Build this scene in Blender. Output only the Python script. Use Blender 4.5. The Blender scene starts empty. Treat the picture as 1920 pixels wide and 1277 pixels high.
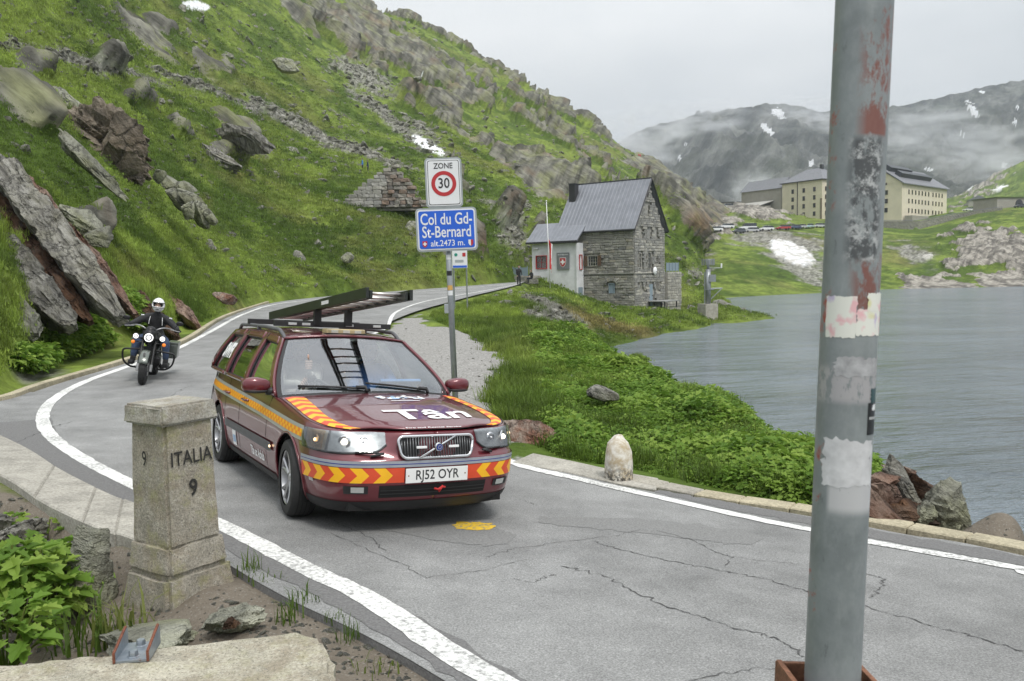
import bpy, bmesh, math, random
import numpy as np
from mathutils import Vector, Matrix, Euler
R = math.radians
SC = bpy.context.scene
COL = SC.collection
# ---------------------------------------------------------------- camera
CZ = 2.0                      # eye height in metres
FPX = 1600.0                  # focal length in pixels of a 1920 wide frame
PITCH = -math.atan(123.5 / FPX); ROLL = -0.02
_f = np.array([0, math.cos(PITCH), math.sin(PITCH)]); _r = np.array([1., 0, 0]); _d = np.cross(_f, _r)
RG = np.array([math.cos(ROLL) * _r - math.sin(ROLL) * _d, math.sin(ROLL) * _r + math.cos(ROLL) * _d, _f])
cam_d = bpy.data.cameras.new('camera'); cam = bpy.data.objects.new('camera', cam_d); COL.objects.link(cam)
cam_d.sensor_width = 36.0; cam_d.lens = FPX * 36.0 / 1920.0; cam_d.clip_start = 0.05; cam_d.clip_end = 9000
_m = Matrix(((RG[0][0], -RG[1][0], -RG[2][0], 0), (RG[0][1], -RG[1][1], -RG[2][1], 0), (RG[0][2], -RG[1][2], -RG[2][2], CZ), (0, 0, 0, 1)))
cam.matrix_world = _m
SC.camera = cam
cam_d.dof.use_dof = True; cam_d.dof.focus_distance = 7.5; cam_d.dof.aperture_fstop = 9.0
# ---------------------------------------------------------------- overcast sky, weak broad sun
SUN_EL, SUN_AZ = R(58), R(150)          # azimuth clockwise from +Y
W = bpy.data.worlds.new('World'); SC.world = W; W.use_nodes = True
nt = W.node_tree; nt.nodes.clear()
def wn(t): return nt.nodes.new(t)
out = wn('ShaderNodeOutputWorld'); bg = wn('ShaderNodeBackground'); bg.inputs[1].default_value = 0.1
sky = wn('ShaderNodeTexSky'); sky.sky_type = 'NISHITA'; sky.sun_disc = False
sky.sun_elevation = SUN_EL; sky.sun_rotation = SUN_AZ; sky.altitude = 2400
hs = wn('ShaderNodeHueSaturation'); hs.inputs['Saturation'].default_value = 0.25; hs.inputs['Value'].default_value = 1.0
tc = wn('ShaderNodeTexCoord'); mp = wn('ShaderNodeMapping'); mp.inputs['Scale'].default_value = (1.0, 1.0, 2.6)
nz = wn('ShaderNodeTexNoise'); nz.inputs['Scale'].default_value = 2.4; nz.inputs['Detail'].default_value = 5; nz.inputs['Roughness'].default_value = 0.5
cr = wn('ShaderNodeValToRGB'); cr.color_ramp.elements[0].position = 0.3; cr.color_ramp.elements[1].position = 0.72
cr.color_ramp.elements[0].color = (4.75, 5.05, 5.35, 1); cr.color_ramp.elements[1].color = (7.0, 7.1, 7.2, 1)
mx = wn('ShaderNodeMixRGB'); mx.inputs[0].default_value = 0.93
nt.links.new(tc.outputs['Generated'], mp.inputs[0]); nt.links.new(mp.outputs[0], nz.inputs['Vector']); nt.links.new(nz.outputs[0], cr.inputs[0])
nt.links.new(sky.outputs[0], hs.inputs['Color']); nt.links.new(hs.outputs[0], mx.inputs[1]); nt.links.new(cr.outputs[0], mx.inputs[2])
sep = wn('ShaderNodeSeparateXYZ'); gr = wn('ShaderNodeMapRange'); gr.inputs[1].default_value = 0.0; gr.inputs[2].default_value = 1.0; gr.inputs[3].default_value = 0.58; gr.inputs[4].default_value = 1.90   # overcast: zenith about three times the horizon
vm = wn('ShaderNodeVectorMath'); vm.operation = 'SCALE'; nt.links.new(tc.outputs['Generated'], sep.inputs[0]); nt.links.new(sep.outputs[2], gr.inputs[0]); nt.links.new(mx.outputs[0], vm.inputs[0]); nt.links.new(gr.outputs[0], vm.inputs['Scale'])
nt.links.new(vm.outputs[0], bg.inputs[0]); nt.links.new(bg.outputs[0], out.inputs[0])
sd = bpy.data.lights.new('sun', 'SUN'); sd.energy = 1.5; sd.angle = R(14); sd.color = (1.0, 0.965, 0.91)
sun = bpy.data.objects.new('sun', sd); COL.objects.link(sun)
_sv = Vector((math.sin(SUN_AZ) * math.cos(SUN_EL), math.cos(SUN_AZ) * math.cos(SUN_EL), math.sin(SUN_EL)))
sun.rotation_euler = _sv.to_track_quat('Z', 'Y').to_euler(); sun.location = (0, 0, 60)
vs = SC.view_settings; vs.view_transform = 'Standard'; vs.look = 'None'; vs.gamma = 1.0; vs.use_curve_mapping = False; vs.exposure = 0.6
SC.render.engine = 'CYCLES'
cy = SC.cycles; cy.max_bounces = 6; cy.diffuse_bounces = 2; cy.glossy_bounces = 3; cy.transmission_bounces = 4; cy.transparent_max_bounces = 12; cy.volume_bounces = 1
cy.use_denoising = True; cy.caustics_reflective = False; cy.caustics_refractive = False
cy.volume_step_rate = 2.0; cy.volume_max_steps = 96
# ---------------------------------------------------------------- picture-to-place helpers
EYE = np.array([0, 0, CZ])
def ray(u, v): return RG.T @ np.array([(u - 960) / FPX, (v - 638.5) / FPX, 1.0])
def PY(u, v, y):
    k = ray(u, v); return EYE + k * (y / k[1])
def PZ(u, v, z):
    k = ray(u, v); return EYE + k * ((z - CZ) / k[2])
def sm(a, b, x):
    t = np.clip((np.asarray(x, float) - a) / (b - a), 0, 1); return t * t * (3 - 2 * t)
def zroad(x, y):
    x = np.asarray(x, float); y = np.asarray(y, float)
    pl = 0.349 - 0.0605 * x - 0.0560 * y
    far = 0.15 + (y - 15) * 0.0146
    w = sm(7.5, 15.0, y)
    pl = np.where(y < 1.5, 0.349 - 0.0605 * x - 0.0560 * 1.5, pl)
    return pl * (1 - w) + far * w
def PR(u, v):
    k = ray(u, v); y = 8.0; lo, hi = 0.5, 130.0
    for _ in range(50):
        y = 0.5 * (lo + hi); p = EYE + k * (y / k[1])
        if p[2] > zroad(p[0], p[1]): lo = y
        else: hi = y
    return EYE + k * (y / k[1])
# ---------------------------------------------------------------- mesh helpers
class MB:
    def __init__(s): s.v = []; s.f = []
    def add(s, v, f):
        o = len(s.v); s.v += [tuple(p) for p in v]; s.f += [tuple(i + o for i in q) for q in f]; return s
    def box(s, c, d, rot=None):
        x, y, z = d[0] / 2, d[1] / 2, d[2] / 2
        P = [Vector(p) for p in ((-x, -y, -z), (x, -y, -z), (x, y, -z), (-x, y, -z), (-x, -y, z), (x, -y, z), (x, y, z), (-x, y, z))]
        if rot is not None:
            m = Euler(rot).to_matrix(); P = [m @ p for p in P]
        return s.add([(p.x + c[0], p.y + c[1], p.z + c[2]) for p in P], ((0, 3, 2, 1), (4, 5, 6, 7), (0, 1, 5, 4), (1, 2, 6, 5), (2, 3, 7, 6), (3, 0, 4, 7)))
    def tube(s, pts, rad, n=10, cap=True):
        pts = [Vector(p) for p in pts]; N = len(pts)
        rs = rad if hasattr(rad, '__len__') else [rad] * N
        vs_ = []; up = None
        for i, p in enumerate(pts):
            t = (pts[min(i + 1, N - 1)] - pts[max(i - 1, 0)]).normalized()
            if up is None:
                up = Vector((0, 0, 1)) if abs(t.z) < .9 else Vector((1, 0, 0))
            a = t.cross(up); a = a.normalized() if a.length > 1e-6 else Vector((1, 0, 0)); b = a.cross(t).normalized(); up = b
            for k in range(n):
                an = 2 * math.pi * k / n; vs_.append(p + (a * math.cos(an) + b * math.sin(an)) * rs[i])
        fs = [(i * n + k, i * n + (k + 1) % n, (i + 1) * n + (k + 1) % n, (i + 1) * n + k) for i in range(N - 1) for k in range(n)]
        if cap: fs += [tuple(range(n - 1, -1, -1)), tuple((N - 1) * n + k for k in range(n))]
        return s.add(vs_, fs)
    def lathe(s, prof, n=20, axis='z', c=(0, 0, 0), a0=0, a1=2 * math.pi):
        full = abs(a1 - a0 - 2 * math.pi) < 1e-6; m = n if full else n + 1
        vs_ = []
        for r_, h in prof:
            for k in range(m):
                an = a0 + (a1 - a0) * k / n; x, y = r_ * math.cos(an), r_ * math.sin(an)
                p = {'z': (x, y, h), 'y': (x, h, y), 'x': (h, x, y)}[axis]
                vs_.append((p[0] + c[0], p[1] + c[1], p[2] + c[2]))
        fs = []
        for i in range(len(prof) - 1):
            for k in range(n):
                k2 = (k + 1) % m if full else k + 1
                fs.append((i * m + k, i * m + k2, (i + 1) * m + k2, (i + 1) * m + k))
        return s.add(vs_, fs)
    def prism(s, poly, z0, z1, fn=None):
        n = len(poly); fn = fn or (lambda a, b, c: (a, b, c))
        vs_ = [fn(p[0], p[1], z0) for p in poly] + [fn(p[0], p[1], z1) for p in poly]
        return s.add(vs_, [tuple(range(n - 1, -1, -1)), tuple(range(n, 2 * n))] + [(i, (i + 1) % n, n + (i + 1) % n, n + i) for i in range(n)])
    def grid(s, G, flip=False):
        h = len(G); w = len(G[0]); vs_ = [p for r_ in G for p in r_]
        fs = []
        for i in range(h - 1):
            for j in range(w - 1):
                q = (i * w + j, i * w + j + 1, (i + 1) * w + j + 1, (i + 1) * w + j)
                fs.append(q[::-1] if flip else q)
        return s.add(vs_, fs)
    def ball(s, c, r_, n=12, m=8):
        r3 = r_ if hasattr(r_, '__len__') else (r_, r_, r_)
        vs_ = [(c[0], c[1], c[2] + r3[2])]
        for i in range(1, m):
            a = math.pi * i / m
            for k in range(n):
                b = 2 * math.pi * k / n; vs_.append((c[0] + r3[0] * math.sin(a) * math.cos(b), c[1] + r3[1] * math.sin(a) * math.sin(b), c[2] + r3[2] * math.cos(a)))
        vs_.append((c[0], c[1], c[2] - r3[2])); L = len(vs_) - 1
        fs = [(0, 1 + k, 1 + (k + 1) % n) for k in range(n)]
        for i in range(m - 2):
            fs += [(1 + i * n + k, 1 + (i + 1) * n + k, 1 + (i + 1) * n + (k + 1) % n, 1 + i * n + (k + 1) % n) for k in range(n)]
        fs += [(L, 1 + (m - 2) * n + (k + 1) % n, 1 + (m - 2) * n + k) for k in range(n)]
        return s.add(vs_, fs)
    def mesh(s, name='mesh'):
        me = bpy.data.meshes.new(name); me.from_pydata(s.v, [], s.f); me.update(); return me
def tag(o, label=None, cat=None, group=None, kind=None):
    if label: o['label'] = label
    if cat: o['category'] = cat
    if group: o['group'] = group
    if kind: o['kind'] = kind
    return o
def link(name, me, m=None, parent=None, smooth=None, bev=0.0, seg=2, **k):
    if isinstance(me, MB): me = me.mesh(name)
    if bev > 0:
        b = bmesh.new(); b.from_mesh(me); bmesh.ops.remove_doubles(b, verts=b.verts, dist=1e-5)
        bmesh.ops.recalc_face_normals(b, faces=b.faces)
        es = [e for e in b.edges if len(e.link_faces) == 2 and e.calc_face_angle(0) > 0.5]
        bmesh.ops.bevel(b, geom=es, offset=bev, segments=seg, profile=0.7, affect='EDGES', clamp_overlap=True); b.to_mesh(me); b.free()
    o = bpy.data.objects.new(name, me); COL.objects.link(o)
    if m is not None and not me.materials: me.materials.append(m)
    if parent is not None: o.parent = parent
    if smooth is not None:
        if smooth is True: me.polygons.foreach_set('use_smooth', [True] * len(me.polygons))
        else: me.polygons.foreach_set('use_smooth', [True] * len(me.polygons)); me.set_sharp_from_angle(angle=R(smooth))
    tag(o, **k); return o
def empty(name, loc=(0, 0, 0), rot=(0, 0, 0), **k):
    o = bpy.data.objects.new(name, None); COL.objects.link(o); o.location = loc; o.rotation_euler = rot; o.empty_display_size = .1
    tag(o, **k); return o
def copy_tree(o, parent=None):
    c = o.copy(); COL.objects.link(c)
    if parent is not None: c.parent = parent
    for ch in list(o.children): copy_tree(ch, c)
    return c
def npmesh(name, V, Fq, attrs=None, smooth=True):
    me = bpy.data.meshes.new(name); V = np.ascontiguousarray(V, np.float32); Fq = np.ascontiguousarray(Fq, np.int32); k = Fq.shape[1]
    me.vertices.add(len(V)); me.vertices.foreach_set('co', V.ravel())
    me.loops.add(Fq.size); me.loops.foreach_set('vertex_index', Fq.ravel())
    me.polygons.add(len(Fq)); me.polygons.foreach_set('loop_start', np.arange(0, Fq.size, k, dtype=np.int32))
    me.polygons.foreach_set('use_smooth', np.full(len(Fq), smooth)); me.update(calc_edges=True)
    for n_, a in (attrs or {}).items():
        if a.ndim == 1:
            t = me.attributes.new(n_, 'FLOAT', 'POINT'); t.data.foreach_set('value', np.ascontiguousarray(a, np.float32))
        else:
            t = me.attributes.new(n_, 'FLOAT_VECTOR', 'POINT'); t.data.foreach_set('vector', np.ascontiguousarray(a, np.float32).ravel())
    return me
def gridfaces(h, w):
    i, j = np.meshgrid(np.arange(h - 1), np.arange(w - 1), indexing='ij'); a = (i * w + j).ravel()
    return np.stack([a, a + 1, a + w + 1, a + w], 1)
def text_mesh(s, size=1.0, bold=0.0, align='CENTER', squeeze=1.0, res=3, shear=0.0):
    cu = bpy.data.curves.new('text', 'FONT'); cu.body = s; cu.size = size; cu.align_x = align; cu.align_y = 'CENTER'; cu.offset = bold; cu.resolution_u = res; cu.shear = shear
    o = bpy.data.objects.new('text', cu); COL.objects.link(o); dg = bpy.context.evaluated_depsgraph_get(); dg.update()
    me = bpy.data.meshes.new_from_object(o.evaluated_get(dg)); bpy.data.objects.remove(o); bpy.data.curves.remove(cu)
    for v in me.vertices: v.co.x *= squeeze
    me.materials.clear(); return me
def map_mesh(me, fn, cut=0.0):
    if cut > 0:
        b = bmesh.new(); b.from_mesh(me); bmesh.ops.triangulate(b, faces=b.faces)
        for _ in range(4):
            es = [e for e in b.edges if e.calc_length() > cut]
            if not es: break
            bmesh.ops.subdivide_edges(b, edges=es, cuts=1)
            bmesh.ops.triangulate(b, faces=[f for f in b.faces if len(f.verts) > 3])
        b.to_mesh(me); b.free()
    for v in me.vertices: v.co = fn(v.co.x, v.co.y, v.co.z)
    me.update(); return me
def catmull(P, n):
    P = [np.asarray(p, float) for p in P]; out_ = []
    for i in range(len(P) - 1):
        a = P[max(i - 1, 0)]; b = P[i]; c = P[i + 1]; d = P[min(i + 2, len(P) - 1)]
        for t in np.arange(n) / n:
            out_.append(.5 * (2 * b + (c - a) * t + (2 * a - 5 * b + 4 * c - d) * t * t + (3 * b - 3 * c + d - a) * t ** 3))
    out_.append(P[-1]); return np.array(out_)
# ---------------------------------------------------------------- vectorised gradient noise
_rng = np.random.RandomState(7); _perm = _rng.permutation(512).astype(np.int64); _grad = _rng.normal(size=(512, 3)); _grad /= np.linalg.norm(_grad, axis=1)[:, None]
def pn(p):
    p = np.asarray(p, float); i = np.floor(p).astype(np.int64); f = p - i; u = f * f * f * (f * (f * 6 - 15) + 10); r_ = 0
    for dx in (0, 1):
        for dy in (0, 1):
            for dz in (0, 1):
                h = _perm[(_perm[(_perm[(i[:, 0] + dx) & 511] + i[:, 1] + dy) & 511] + i[:, 2] + dz) & 511]
                g = _grad[h]; d = g[:, 0] * (f[:, 0] - dx) + g[:, 1] * (f[:, 1] - dy) + g[:, 2] * (f[:, 2] - dz)
                w = (u[:, 0] if dx else 1 - u[:, 0]) * (u[:, 1] if dy else 1 - u[:, 1]) * (u[:, 2] if dz else 1 - u[:, 2]); r_ = r_ + w * d
    return r_ * 1.6
def fbm(p, o=4, g=.5):
    r_ = 0; a = 1; p = np.asarray(p, float)
    for k in range(o): r_ = r_ + a * pn(p + 17.3 * k); a *= g; p = p * 2.03
    return r_
def ridge(p, o=4, g=.5):
    r_ = 0; a = 1; p = np.asarray(p, float)
    for k in range(o): r_ = r_ + a * (1 - 2 * np.abs(pn(p + 11.7 * k))); a *= g; p = p * 2.1
    return r_
def tps(P, val, lam=1e-4):
    P = np.asarray(P, float); n = len(P)
    def K(A, B):
        d2 = ((A[:, None, :] - B[None]) ** 2).sum(2); return np.where(d2 > 1e-14, d2 * np.log(d2 + 1e-14), 0)
    A = np.zeros((n + 3, n + 3)); A[:n, :n] = K(P, P) + lam * np.eye(n); A[:n, n] = 1; A[:n, n + 1:] = P; A[n, :n] = 1; A[n + 1:, :n] = P.T
    w = np.linalg.solve(A, np.r_[np.asarray(val, float), 0, 0, 0])
    def ev(Q):
        Q = np.asarray(Q, float); o_ = np.empty(len(Q))
        for s in range(0, len(Q), 40000):
            q = Q[s:s + 40000]; o_[s:s + 40000] = K(q, P) @ w[:n] + w[n] + q @ w[n + 1:]
        return o_
    return ev
# ---------------------------------------------------------------- procedural materials
class NT:
    def __init__(s, name):
        s.m = bpy.data.materials.new(name); s.m.use_nodes = True; s.t = s.m.node_tree; s.t.nodes.clear()
        s.o = s.n('ShaderNodeOutputMaterial'); s.b = s.n('ShaderNodeBsdfPrincipled'); s.l(s.b.outputs[0], s.o.inputs[0]); s._c = None
    def n(s, t, **k):
        x = s.t.nodes.new(t)
        for a, v in k.items(): setattr(x, a, v)
        return x
    def l(s, a, b): s.t.links.new(a, b)
    def co(s, w='Object'):
        if s._c is None: s._c = s.n('ShaderNodeTexCoord')
        return s._c.outputs[w]
    def geo(s):
        return s.n('ShaderNodeNewGeometry').outputs['Position']
    def noise(s, scale, detail=5, rough=.55, vec=None, dist=0.0, out=0, stretch=None):
        x = s.n('ShaderNodeTexNoise'); x.inputs['Scale'].default_value = scale; x.inputs['Detail'].default_value = detail; x.inputs['Roughness'].default_value = rough; x.inputs['Distortion'].default_value = dist
        v = vec if vec is not None else s.co()
        if stretch is not None:
            mp_ = s.n('ShaderNodeMapping', vector_type='TEXTURE'); mp_.inputs['Scale'].default_value = tuple(1 / a for a in stretch[:3])
            if len(stretch) > 3: mp_.inputs['Rotation'].default_value = stretch[3:6]
            s.l(v, mp_.inputs[0]); v = mp_.outputs[0]
        s.l(v, x.inputs['Vector']); return x.outputs[out]
    def voro(s, scale, feat='F1', vec=None, out='Distance', rnd=1.0):
        x = s.n('ShaderNodeTexVoronoi'); x.feature = feat; x.inputs['Scale'].default_value = scale; x.inputs['Randomness'].default_value = rnd
        s.l(vec if vec is not None else s.co(), x.inputs['Vector']); return x.outputs[out]
    def ramp(s, fac, stops):
        x = s.n('ShaderNodeValToRGB'); e = x.color_ramp.elements
        while len(e) < len(stops): e.new(0.5)
        for i, (p, c) in enumerate(stops):
            e[i].position = p; e[i].color = (c, c, c, 1) if not hasattr(c, '__len__') else tuple(c) + (1,)
        s.l(fac, x.inputs[0]); return x.outputs[0]
    def mix(s, fac, a, b, mode='MIX'):
        x = s.n('ShaderNodeMixRGB', blend_type=mode)
        for i, v in ((0, fac), (1, a), (2, b)):
            if hasattr(v, 'is_output'): s.l(v, x.inputs[i])
            elif i == 0: x.inputs[0].default_value = v
            else: x.inputs[i].default_value = (v, v, v, 1) if not hasattr(v, '__len__') else tuple(v) + (1,)
        return x.outputs[0]
    def math(s, op, a, b=0.0):
        x = s.n('ShaderNodeMath', operation=op)
        for i, v in ((0, a), (1, b)):
            if hasattr(v, 'is_output'): s.l(v, x.inputs[i])
            else: x.inputs[i].default_value = v
        return x.outputs[0]
    def attr(s, name, out='Fac'):
        x = s.n('ShaderNodeAttribute'); x.attribute_name = name; return x.outputs[out]
    def rand(s): return s.n('ShaderNodeObjectInfo').outputs['Random']
    def bump(s, h, strength=.3, dist=.02, normal=None):
        x = s.n('ShaderNodeBump'); x.inputs['Strength'].default_value = strength; x.inputs['Distance'].default_value = dist; s.l(h, x.inputs['Height'])
        if normal is not None: s.l(normal, x.inputs['Normal'])
        return x.outputs[0]
    def set(s, **k):
        for a, v in k.items():
            i = s.b.inputs[{'color': 'Base Color', 'rough': 'Roughness', 'metal': 'Metallic', 'normal': 'Normal', 'coat': 'Coat Weight', 'spec': 'Specular IOR Level', 'emit': 'Emission Color', 'emits': 'Emission Strength', 'trans': 'Transmission Weight', 'alpha': 'Alpha', 'sheen': 'Sheen Weight', 'coatr': 'Coat Roughness', 'ior': 'IOR', 'sss': 'Subsurface Weight'}[a]]
            if hasattr(v, 'is_output'): s.l(v, i)
            elif hasattr(v, '__len__'): i.default_value = tuple(v) + (1,)
            else: i.default_value = v
        return s.m
def plain(name, c, rough=.5, metal=0.0, coat=0.0, var=.12, scale=8.0, bump=0.0, bscale=None, spec=.5, emits=0.0, emit=None):
    t = NT(name); a = tuple(x * (1 - var) for x in c); b = tuple(min(1, x * (1 + var)) for x in c)
    col = t.mix(t.ramp(t.noise(scale, 6, .6), [(.3, 0.), (.7, 1.)]), a, b)
    t.set(color=col, rough=rough, metal=metal, coat=coat, spec=spec)
    if emits: t.set(emit=emit or c, emits=emits)
    if bump: t.set(normal=t.bump(t.noise(bscale or scale * 6, 6, .65), bump, .01))
    return t.m
# ================================================================ the lie of the land
LAKE = -3.0
def proj_uv(x, y, z):
    X = np.stack([x, y, z - CZ], -1) @ RG.T
    return 960 + FPX * X[..., 0] / X[..., 2], 638.5 + FPX * X[..., 1] / X[..., 2]
# road edges: outer (hill and camera side) and inner (lake side), walked from behind the camera to the far end
LE = [np.array((6.4, -4.6)), np.array((4.0, -1.8)), np.array((1.75, .95))] + [PR(*p)[:2] for p in ((835, 1277), (528, 1116), (405, 1044), (249, 947), (210, 934), (116, 886), (39, 838))] + \
     [np.array((-8.2, 12.6)), np.array((-8.6, 14.6))] + [PR(*p)[:2] for p in ((40, 742), (120, 716), (240, 680), (350, 643), (425, 596), (505, 569), (600, 557), (700, 549), (850, 538), (972, 528.5))]
RE = [np.array((10.4, -1.6)), np.array((7.9, 1.1)), np.array((5.9, 3.5))] + [PR(*p)[:2] for p in ((1920, 1042), (1700, 1002), (1530, 970), (1350, 940), (1200, 918), (1080, 890), (985, 868))] + \
     [np.array((-1.0, 11.6)), np.array((-2.0, 14.2)), np.array((-3.0, 17.8)), np.array((-3.75, 22)), np.array((-4.25, 27)), np.array((-4.4, 31.5)), np.array((-4.15, 38)), np.array((-3.3, 46)), np.array((-2.3, 55)), np.array((-1.2, 63)), np.array((0.2, 74)), np.array((1.4, 88))]
for e_ in (LE, RE):
    d_ = e_[-1] - e_[-2]; d_ /= np.linalg.norm(d_); e_.append(e_[-1] + d_ * 20)
ROADL = catmull(LE, 8); ROADR = catmull(RE, 8); ROADC = .5 * (ROADL + ROADR); ROADH = .5 * np.linalg.norm(ROADL - ROADR, axis=1)
def road_dist(x, y):
    Q = np.stack([x, y], -1); best = np.full(len(Q), 1e9)
    for i in range(len(ROADC) - 1):
        a = ROADC[i]; b = ROADC[i + 1]; d = b - a; t = np.clip(((Q - a) @ d) / (d @ d + 1e-9), 0, 1)
        # perpendicular excess over the half width, measured to the edge polylines
        ha = ROADH[i] * (1 - t) + ROADH[i + 1] * t
        dd = np.linalg.norm(Q - (a + t[:, None] * d), axis=1) - ha
        best = np.minimum(best, dd)
    return best
# control points of the main land: (u, v, distance) on the picture's surfaces
CP = [(0, 755, 13.6), (0, 680, 15.2), (0, 600, 17), (0, 480, 20), (0, 280, 27), (0, 100, 46), (0, 0, 60), (0, -300, 110), (0, -600, 190),
      (120, 700, 17.5), (120, 600, 21), (120, 480, 25), (120, 330, 33), (120, 150, 55), (120, 0, 85), (120, -300, 150),
      (250, 672, 21), (250, 560, 27), (250, 420, 38), (250, 250, 60), (250, 100, 95), (250, 0, 130), (250, -250, 220),
      (380, 612, 32), (380, 500, 42), (380, 380, 58), (380, 200, 95), (380, 60, 150), (380, -60, 210), (380, -200, 300),
      (500, 565, 48), (500, 480, 60), (500, 380, 78), (500, 250, 115), (500, 100, 180), (500, 0, 240), (500, -100, 320),
      (600, 548, 56), (600, 470, 68), (600, 385, 86), (600, 270, 130), (600, 130, 210), (600, 30, 290), (600, -40, 350),
      (650, 0, 350), (700, 543, 63), (700, 480, 75), (700, 388, 90), (700, 300, 132), (700, 150, 235), (700, 22, 355),
      (780, 535, 70), (780, 440, 84), (780, 385, 98), (780, 290, 160), (780, 160, 270), (780, 50, 370),
      (850, 530, 76), (850, 480, 82), (850, 385, 108), (850, 280, 170), (850, 170, 285), (850, 86, 380),
      (960, 523, 88), (960, 480, 93), (960, 420, 118), (960, 310, 190), (960, 220, 290), (960, 146, 405),
      (1070, 500, 112), (1070, 430, 135), (1070, 350, 185), (1070, 290, 260), (1070, 206, 425),
      (1150, 470, 120), (1150, 420, 152), (1150, 350, 220), (1150, 268, 440), (1200, 310, 440), (1250, 500, 115), (1250, 440, 170), (1250, 400, 240), (1250, 350, 440), (1310, 450, 190), (1310, 410, 280), (1312, 386, 440)]
PTS = [PY(*c) for c in CP]
# behind the skyline the land falls away
for u, v, y in ((650, 0, 350), (780, 50, 370), (850, 86, 380), (960, 146, 405), (1070, 206, 425), (1150, 268, 440), (1250, 350, 440), (1312, 386, 440), (600, -40, 350), (500, -100, 320)):
    PTS.append(PY(u, v + 60, y * 1.35)); PTS.append(PY(u, v + 110, y * 1.8))
# ground by the road, verge, banks, shore (x, y, z)
PTS += [(-3.2, 4.2, -.18), (-4.2, 5.6, -.36), (-5.6, 7.6, -.42), (-7.6, 9.6, -.40), (-10.5, 12.2, -.05), (-2.3, 3.9, .02), (-1.6, 4.2, .12), (-1.2, 3.3, .18), (-.6, 3.0, .2), (-2.5, 2.5, .1), (-6, 4, -.4), (-12, 8, -.5),
        (0, 1.4, .3), (2, .9, .3), (-2, 1.2, .25), (4, 1, .2), (-4, 1.5, .1),
        (-1.8, 5.6, .16), (0, 6, .0), (-3.5, 9, .1), (-6, 14.5, .1), (-7, 18, .15), (-6, 25, .25), (-7, 35, .4)]
for u, v, z in ((985, 855, -.25), (1100, 890, -.3), (1200, 900, -.32), (1530, 945, -.36), (1920, 1005, -.38)):
    p = PZ(u, v, z); PTS.append(tuple(p))
PTS += [(0.2, 12, -.25), (1.5, 12, -.45), (2.6, 11, -.55), (3.6, 9.6, -.6), (4.6, 8.9, -1.3), (5.0, 7.6, -2.0), (5.6, 6.6, -2.4), (1.2, 17, -.2), (3.0, 17, -.5), (2.4, 22, -.3), (-1.5, 17, -.05), (-2.5, 24, 0.1), (-3.0, 33, .2), (0, 28, .0), (2.8, 27.5, -.35), (0.5, 36, .05), (-1.5, 45, .4), (1.5, 45, .15)]
for (x, y, z) in ((4.8, 11.9, -.75), (4.2, 16.4, -.7), (3.4, 20.5, -.65), (3.0, 28.5, -.6), (6.0, 10.6, -1.5), (6.6, 8.6, -2.2), (8.0, 7.0, -2.4)):   # brow of the verge, then down to the water
    PTS.append((x, y, z)); PTS.append((x * 1.13, y * 1.13 + .4, z - 1.1)); PTS.append((x * 1.32, y * 1.32 + 1, -3.8)); PTS.append((x * 1.7, y * 1.7 + 1.5, -5.0))
PTS += [(4.5, 36, -1.6), (3.2, 40, -.6), (6.5, 46, -2.6), (9.5, 52, -3.9), (7.4, 59, -2.95), (5.0, 56, -1.7), (3.0, 52, -.4), (2.4, 62, .3), (3.4, 74, .55), (6, 64, -1.6), (9, 68, -2.1), (13, 70, -2.95), (16, 66, -4.2), (9, 80, -1.3), (13, 82, -1.5), (17, 80, -2.2), (19.4, 82.5, -2.95), (22, 84, -2.5), (27, 87.5, -3.0), (24, 80, -3.9), (31, 88, -4.3), (28, 94, -3.2), (22, 95, -2.0), (20, 112, -2.0), (30, 118, -3.2), (24, 140, -1), (38, 140, -4), (38, 110, -4.5), (50, 90, -5.5), (30, 55, -6), (20, 40, -6), (60, 160, -5), (100, 120, -6), (100, 250, -6), (150, 400, -8), (45, 190, -3.5)]
A_ = np.array(PTS); SL = .33
E_TPS = tps(np.stack([A_[:, 0] / A_[:, 1], np.log(A_[:, 1]) * SL], 1), (A_[:, 2] - CZ) / A_[:, 1], 2e-5)
def land0(x, y):
    return CZ + E_TPS(np.stack([x / y, np.log(y) * SL], 1)) * y
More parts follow.
